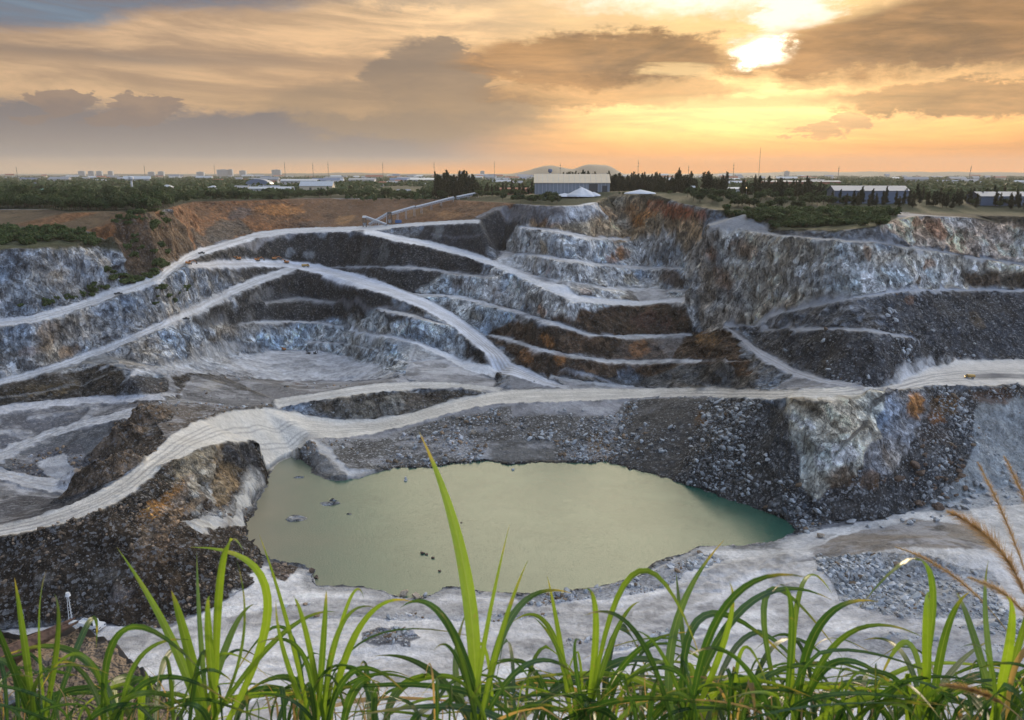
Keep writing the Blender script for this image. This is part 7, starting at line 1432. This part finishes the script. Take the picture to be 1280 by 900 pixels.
excavator(gpt(SPOT['excavator'][0]), 2.6, .62, 'orange excavator working on the pale middle quarry floor', boom=.6)
drill_rig(gpt(SPOT['rigs'][0]), 2.9, .62, 'left drill rig with a dark mast on the quarry floor'); drill_rig(gpt(SPOT['rigs'][1]), .3, .62, 'right drill rig with a dark mast on the quarry floor')
hauler(gpt(SPOT['loader'][0]), .4, .75, 'dusty yellow haul truck at the top of the main ramp')
for q, (p, lab, rz) in enumerate(zip(SPOT['haulers'], ('leftmost orange machine parked on the upper ledge', 'second orange machine from the left on the upper ledge', 'third orange machine on the upper ledge', 'orange excavator nearest the top of the main ramp on the ledge'), (3.3, .2, .3, 2.8))):
    excavator(gpt(p, .1), rz, .85, lab, boom=.5 + .25 * (q % 2))
excavator(gpt(SPOT['digger'][0]), .3, .8, 'orange excavator beside the upper left road where it forks', boom=.7)
for p, lab, rz in zip(SPOT['cars'], ('small dark pickup driving on the upper left road', 'small pickup near the bend of the upper left road', 'small dark pickup on the long second ramp'), (.5, .7, .5)): pickup(gpt(p, .05), rz, .8, lab, 'dark')
hauler(gpt(SPOT['headlight'][0]), 2.9, .5, 'haul truck with lit headlights on the ring road at right', lit=True)
pickup(gpt(SPOT['pump'][0], .05), -.25, 1.35, 'white pickup parked at the foot of the dark left slope')
p = gpt(SPOT['mast'][0]); root = empty('light_tower', p); MB().box((0, 0, .6), (2.2, 1.4, 1.1)).build('body', M['white'], root); mb = MB()
for sx, sy in ((-.4, -.4), (.4, -.4), (0, .5)): mb.tube((sx, sy, 1), (sx * .4, sy * .4, 8.4), .07, n=5)
for k in range(8): mb.tube((-.35, -.3, 1.4 + k * .9), (.35, .3, 1.8 + k * .9), .05, n=4)
mb.build('mast', M['white'], root); MB().tube((0, 0, 8.3), (0, 0, 9.2), .7, .45, 10).build('lamp_head', M['white'], root); tag(root, 'white lattice light tower behind the parked white pickup', 'light tower')

# ------------------------------------------------------------------ foreground grass
def grass_mat():
    m, b, o = new_mat('grass_blade')
    A = attr('tint'); c0 = N(A.outputs['Color']); sep = N.tree.nodes.new('ShaderNodeSeparateColor'); N.tree.links.new(c0.k, sep.inputs[0])
    t = N(sep.outputs[0]); along = N(sep.outputs[1]); across = N(sep.outputs[2])
    P = coords('Object'); n = noise_n(P, 9, 4, .6)
    c = mixc(sstep(t + (n - .5) * .35, .1, .9), (.028, .075, .020), (.17, .27, .03))
    c = mixc(sstep(along, .72, 1.0) * sstep(n, .42, .6), c, (.34, .26, .07))
    vein = sstep(across, .12, .0); c = mixc(vein * .45, c, (.26, .34, .12))
    rib = noise_n(mapping(P, (60, 60, 4)), 3, 2, .5)
    c = mixc(1.0, c, mixc(rib, (.85, .85, .85), (1.15, 1.15, 1.15)), 'MULTIPLY')
    c = mixc(sstep(t, 1.5, 1.6), c, mixc(n, (.22, .13, .07), (.42, .32, .18)))
    c = mixc(sstep(noise_n(P, 28, 3, .6), .66, .72) * .5, c, (.22, .16, .07))
    setin(b, 'Base Color', c); setin(b, 'Roughness', .42); setin(b, 'Specular IOR Level', .45)
    setin(b, 'Normal', bump(across, .25, .01))
    tr = N.tree.nodes.new('ShaderNodeBsdfTranslucent'); c2 = mixc(1.0, c, (1.9, 1.8, .8), 'MULTIPLY'); N.tree.links.new(c2.k, tr.inputs[0])
    mx = N.tree.nodes.new('ShaderNodeMixShader'); mx.inputs[0].default_value = .45
    N.tree.links.new(b.outputs[0], mx.inputs[1]); N.tree.links.new(tr.outputs[0], mx.inputs[2]); N.tree.links.new(mx.outputs[0], o.inputs[0]); return m
M['grass'] = grass_mat()
class Blades:
    def __init__(s): s.v = []; s.f = []; s.c = []
    def add(s, pts, width, tint, side=None, fold=.35, base=.55):
        """ribbon leaf along pts (list of Vector), V-folded, tapered at both ends"""
        n = len(pts); b = len(s.v)
        for i, p in enumerate(pts):
            t = i / (n - 1); d = (pts[min(i + 1, n - 1)] - pts[max(i - 1, 0)]).normalized()
            view = (p - EYE).normalized() if side is None else side
            w = d.cross(view); w = w.normalized() if w.length > 1e-4 else Vector((1, 0, 0)); nn = d.cross(w)
            k = (base + (1 - base) * min(t / .35, 1)) * (1 - max(0, (t - .35) / .65) ** 1.7); k = max(k, .02) * width / 2
            for q, sgn in ((-1, -1), (0, 0), (1, 1)):
                s.v.append(p + w * (k * q) + nn * (k * fold * abs(q))); s.c.append((tint, t, abs(q), 1))
            if i: a = b + 3 * (i - 1); s.f += [(a, a + 1, a + 4, a + 3), (a + 1, a + 2, a + 5, a + 4)]
    def build(s, name, parent=None):
        me = bpy.data.meshes.new(name); me.from_pydata(s.v, [], s.f); me.polygons.foreach_set('use_smooth', [True] * len(me.polygons))
        a = me.color_attributes.new('tint', 'FLOAT_COLOR', 'POINT'); a.data.foreach_set('color', [x for c in s.c for x in c]); me.materials.append(M['grass'])
        return link(bpy.data.objects.new(name, me), parent)
def bez(p0, p1, p2, n=16):
    return [p0 * (1 - t) ** 2 + p1 * 2 * t * (1 - t) + p2 * t * t for t in [i / n for i in range(n + 1)]]
GR = random.Random(77)
def tilt_side(k): return Vector((math.sin(k), math.cos(k) * .9, -.35)).normalized()
# clump: base bearing (u), distance, traced main leaves [(ctrl u,v),(tip u,v), width px, tint], number of filler leaves
CLUMPS = [
 ('bright upright grass clump left of centre with a bent over tip', 262, 895, 1.75, [((215, 800), (146, 684), 13, .75), ((232, 800), (214, 738), 16, .7), ((335, 745), (238, 684), 15, .85), ((250, 790), (246, 690), 8, .6), ((275, 720), (304, 688), 13, .8), ((300, 820), (296, 700), 5, .5), ((262, 800), (262, 745), 14, .6), ((285, 800), (318, 755), 12, .65), ((345, 800), (420, 765), 9, .5)], 16),
 ('grass clump at the far left edge behind the dead wood', 60, 900, 1.8, [((30, 800), (18, 722), 10, .6), ((50, 800), (58, 712), 8, .55), ((10, 820), (-12, 770), 10, .4), ((70, 810), (68, 742), 10, .6), ((110, 780), (120, 810), 9, .35), ((20, 840), (-20, 830), 12, .4), ((45, 850), (100, 830), 9, .5)], 14),
 ('low grass clump in the lower left with long arching leaves', 140, 905, 1.7, [((150, 790), (262, 850), 12, .35), ((100, 820), (0, 822), 12, .4), ((170, 830), (240, 800), 9, .45), ((110, 850), (60, 820), 8, .5), ((190, 850), (290, 880), 10, .2)], 14),
 ('leafy grass clump between the left clump and the tallest blade', 400, 905, 1.8, [((362, 790), (324, 668), 7, .7), ((420, 800), (470, 760), 10, .6), ((445, 790), (515, 752), 13, .7), ((380, 820), (320, 805), 9, .4), ((405, 800), (408, 738), 11, .5), ((385, 800), (366, 745), 9, .65), ((440, 840), (512, 872), 10, .3), ((360, 830), (345, 750), 9, .6), ((430, 770), (455, 748), 7, .7)], 20),
 ('tallest grass clump with one broad bright blade rising over the pond', 598, 905, 1.55, [((582, 720), (524, 540), 21, .9), ((606, 800), (637, 655), 8, .75), ((560, 780), (500, 760), 13, .35), ((640, 770), (716, 742), 12, .4), ((575, 820), (545, 760), 9, .5), ((625, 800), (660, 700), 10, .65), ((660, 830), (735, 860), 9, .3), ((540, 840), (468, 820), 11, .4), ((570, 850), (585, 760), 12, .6)], 18),
 ('grass clump right of the tallest blade with crossing leaves', 730, 905, 1.75, [((700, 800), (684, 720), 9, .7), ((690, 790), (640, 778), 9, .6), ((745, 790), (728, 736), 11, .7), ((790, 720), (880, 835), 10, .6), ((705, 830), (665, 770), 8, .5), ((765, 800), (800, 752), 10, .5), ((780, 830), (860, 790), 11, .3), ((720, 830), (725, 800), 8, .1)], 18),
 ('dense dark green grass clump right of centre with tall feathery leaves', 860, 905, 1.6, [((842, 790), (905, 675), 14, .5), ((850, 770), (845, 712), 9, .5), ((900, 770), (1010, 722), 14, .25), ((905, 800), (912, 728), 11, .75), ((800, 800), (730, 770), 11, .3), ((880, 770), (1000, 840), 12, .3), ((830, 820), (780, 790), 9, .4), ((930, 760), (1040, 750), 12, .35)], 24),
 ('sprawling clump of long arching dark leaves in the lower right', 985, 905, 1.7, [((1020, 790), (1098, 752), 14, .3), ((960, 740), (1060, 832), 10, .5), ((930, 830), (860, 820), 13, .25), ((1040, 830), (1130, 870), 12, .2), ((990, 770), (965, 740), 10, .4), ((1050, 800), (1160, 800), 9, .45), ((940, 860), (860, 880), 12, .2), ((1000, 740), (1040, 742), 8, .8)], 24),
 ('grass clump with one leaf arching left over the pale ground', 1150, 900, 1.75, [((1165, 720), (1072, 762), 12, .6), ((1160, 780), (1163, 750), 16, .8), ((1130, 820), (1080, 800), 9, .4), ((1180, 800), (1212, 740), 12, .45), ((1120, 850), (1040, 850), 10, .2), ((1190, 840), (1240, 800), 10, .4)], 14),
 ('yellowing grass clump at the right edge among dry seed heads', 1245, 895, 1.6, [((1232, 780), (1236, 700), 9, .7), ((1215, 790), (1195, 740), 11, .6), ((1262, 800), (1256, 745), 14, .95), ((1275, 800), (1290, 740), 10, .6), ((1240, 830), (1200, 810), 8, .5)], 12),
]
seedm = plain_mat('dry_seed_head', (.52, .35, .16), .9, vary=.2, scale=20, bumpy=0)
M['seed'] = leaf_mat('dry_seed_hairs', (.50, .32, .13), (.62, .46, .26), 8, .4)
for lab, bu, bv, by, leaves, fill in CLUMPS:
    base = aim(bu, bv, by); gnd = gz(base.x, base.y); root = empty('grass_clump', (base.x, base.y, gnd))
    inv_ = Vector((base.x, base.y, gnd))
    fol = Blades()
    def leaf(b0, c, t, w, tint, y1, y2, side=None):
        pb = aim(b0[0], b0[1], by + GR.uniform(-.05, .05)); pc = aim(c[0], c[1], y1); pt = aim(t[0], t[1], y2)
        ctrl = pc * 2 - (pb + pt) * .5   # curve passes through the traced middle
        pts = [p - inv_ for p in bez(pb, ctrl, pt)]
        return pts, w / 1000 * y1 * 1.05
    for c, t, w, tint in leaves:
        dy = GR.uniform(-.22, .22); pts, ww = leaf((bu + GR.uniform(-14, 14), bv + 30), c, t, w, tint, by + dy, by + dy * 2)
        one = Blades(); one.add([p for p in pts], ww * .88, tint - .12, side=(pts[8] + inv_ - EYE).normalized() + Vector((GR.uniform(-.5, .5), 0, GR.uniform(-.3, .3))))
        one.build('leaf_blade', root)
    for k in range(int(fill * (3.0 if bu > 640 else 1.6))):
        bx = bu + GR.gauss(0, 55); hgt = GR.uniform(18, 90) * (1.35 if k % 4 == 0 else .8); lean = GR.gauss(0, 70)
        yb_ = by + GR.uniform(-.2, .45); tip = (bx + lean * GR.uniform(1.2, 2.2), 905 - hgt * GR.uniform(.25, 1.0)); c = (bx + lean * GR.uniform(.3, .7), 905 - hgt * GR.uniform(.7, 1.0))
        pts, ww = leaf((bx, 945), c, tip, GR.uniform(8, 13) if k % 5 == 0 else GR.uniform(2.5, 8), 0, yb_, yb_ + GR.uniform(-.25, .25))
        kink = GR.randrange(7, 14)
        if GR.random() < .3:
            for q_ in range(kink, len(pts)): pts[q_] = pts[q_] + Vector((0, 0, -.012 * (q_ - kink)))
        fol.add(pts, ww, GR.choice((-.1, .0, .05, .15, .25, .4, .6)) if GR.random() > .04 else 1.7, side=(pts[8] + inv_ - EYE).normalized() + Vector((GR.uniform(-1.1, 1.1), 0, GR.uniform(-.6, .6))))
    for k in range(fill):   # dead straw and fine stems in the tuft
        bx = bu + GR.gauss(0, 60); pts, ww = leaf((bx, 940), (bx + GR.gauss(0, 25), 900 - GR.uniform(0, 40)), (bx + GR.gauss(0, 60), 890 - GR.uniform(-10, 75)), GR.uniform(1.2, 3), 0, by + .1, by + GR.uniform(-.1, .3))
        fol.add(pts, ww, 1.7 if GR.random() < .65 else .3)
    fol.build('foliage', root); tag(root, lab, 'grass')
# seed plumes
def plume(path, r, lab, n=700):
    pts = [aim(u, v, y) for u, v, y in path]; root = empty('seed_plume', pts[0]); o_ = pts[0]
    cur = bez(pts[0] - o_, pts[1] - o_, pts[2] - o_, 24); mb = MB()
    for a, b in zip(cur[:-1], cur[1:]): mb.tube(a, b, .0016, .0014, 5)
    mb.build('stem', seedm, root)
    rs = random.Random(len(path) + int(path[0][0])); v = []; f = []
    for i in range(n):
        t = .45 + .55 * rs.random(); k = t * 24; i0 = min(int(k), 23); p = cur[i0].lerp(cur[i0 + 1], k - i0); d = (cur[i0 + 1] - cur[i0]).normalized()
        w = Vector((rs.gauss(0, 1), rs.gauss(0, 1), rs.gauss(0, 1))); w = (w - d * w.dot(d)).normalized(); env = math.sin(min(1, (t - .45) / .55) * math.pi * .93 + .15) ** .6
        e = p + (w * .75 + d * rs.uniform(.5, 1.1)) * r * env * rs.uniform(.5, 1.1); sd = d.cross(w) * .0009; b = len(v); v += [p - sd, p + sd, e]; f.append((b, b + 1, b + 2))
    me = bpy.data.meshes.new('seed_head'); me.from_pydata(v, [], f); me.materials.append(M['seed']); link(bpy.data.objects.new('seed_head', me), root); tag(root, lab, 'seed head')
plume([(1300, 900, 1.7), (1310, 690, 1.75), (1185, 640, 1.8)], .045, 'largest tawny seed plume bending left at the right edge', 1100)
plume([(1330, 900, 1.9), (1290, 700, 2.0), (1222, 578, 2.1)], .028, 'upright tawny seed plume in front of the blue grey slope')
plume([(1350, 880, 1.9), (1320, 690, 2.0), (1255, 570, 2.1)], .028, 'tawny seed plume nearest the right edge, above the largest')
plume([(1310, 880, 1.9), (1240, 720, 1.95), (1120, 684, 2.0)], .02, 'small tawny seed plume lying over the brown hummock')
plume([(1330, 900, 1.6), (1310, 745, 1.6), (1210, 722, 1.65)], .022, 'dry seed plume just below the largest one')
plume([(1300, 930, 1.5), (1260, 860, 1.5), (1175, 856, 1.5)], .02, 'pale dry seed plume low in the bottom right corner')
# dead wood at the left
dw = MB(); rs = random.Random(4)
A_, B_ = aim(-60, 856, 1.9), aim(106, 770, 2.05)
for k in range(7):
    off = Vector((0, rs.uniform(-.03, .03), rs.uniform(-.035, .03))); t1 = rs.uniform(.55, 1.0); a = A_ + off; b = A_.lerp(B_, t1) + off * .4; pm = a.lerp(b, .5) + Vector((0, 0, rs.uniform(-.008, .008)))
    dw.tube(a - A_, pm - A_, .024, .018, 6); dw.tube(pm - A_, b - A_, .018, .003, 6)
M['deadwood'] = stone_mat('dead_wood', (.16, .09, .06), (.30, .20, .14), (.10, .05, .035))
o = dw.build('dead_branch', M['deadwood'], None, loc=A_); tag(o, 'splintered brown dead branch slanting up at the left edge', 'dead branch')
for u, v, sz, mat, lab in ((25, 885, .06, 'palestone', 'grey stone on the bank in the bottom left corner'), (150, 880, .05, 'tanstone', 'pinkish stone on the bank under the left grass'), (75, 858, .035, 'tanstone', 'small pink stone on the bank beside the dead branch')):
    p = aim(u, v, 2.1); boulder(Vector((p.x, p.y, gz(p.x, p.y))), sz, mat, lab, name='stone', cat='stone', sink=.2)
print('objects', len(bpy.data.objects))
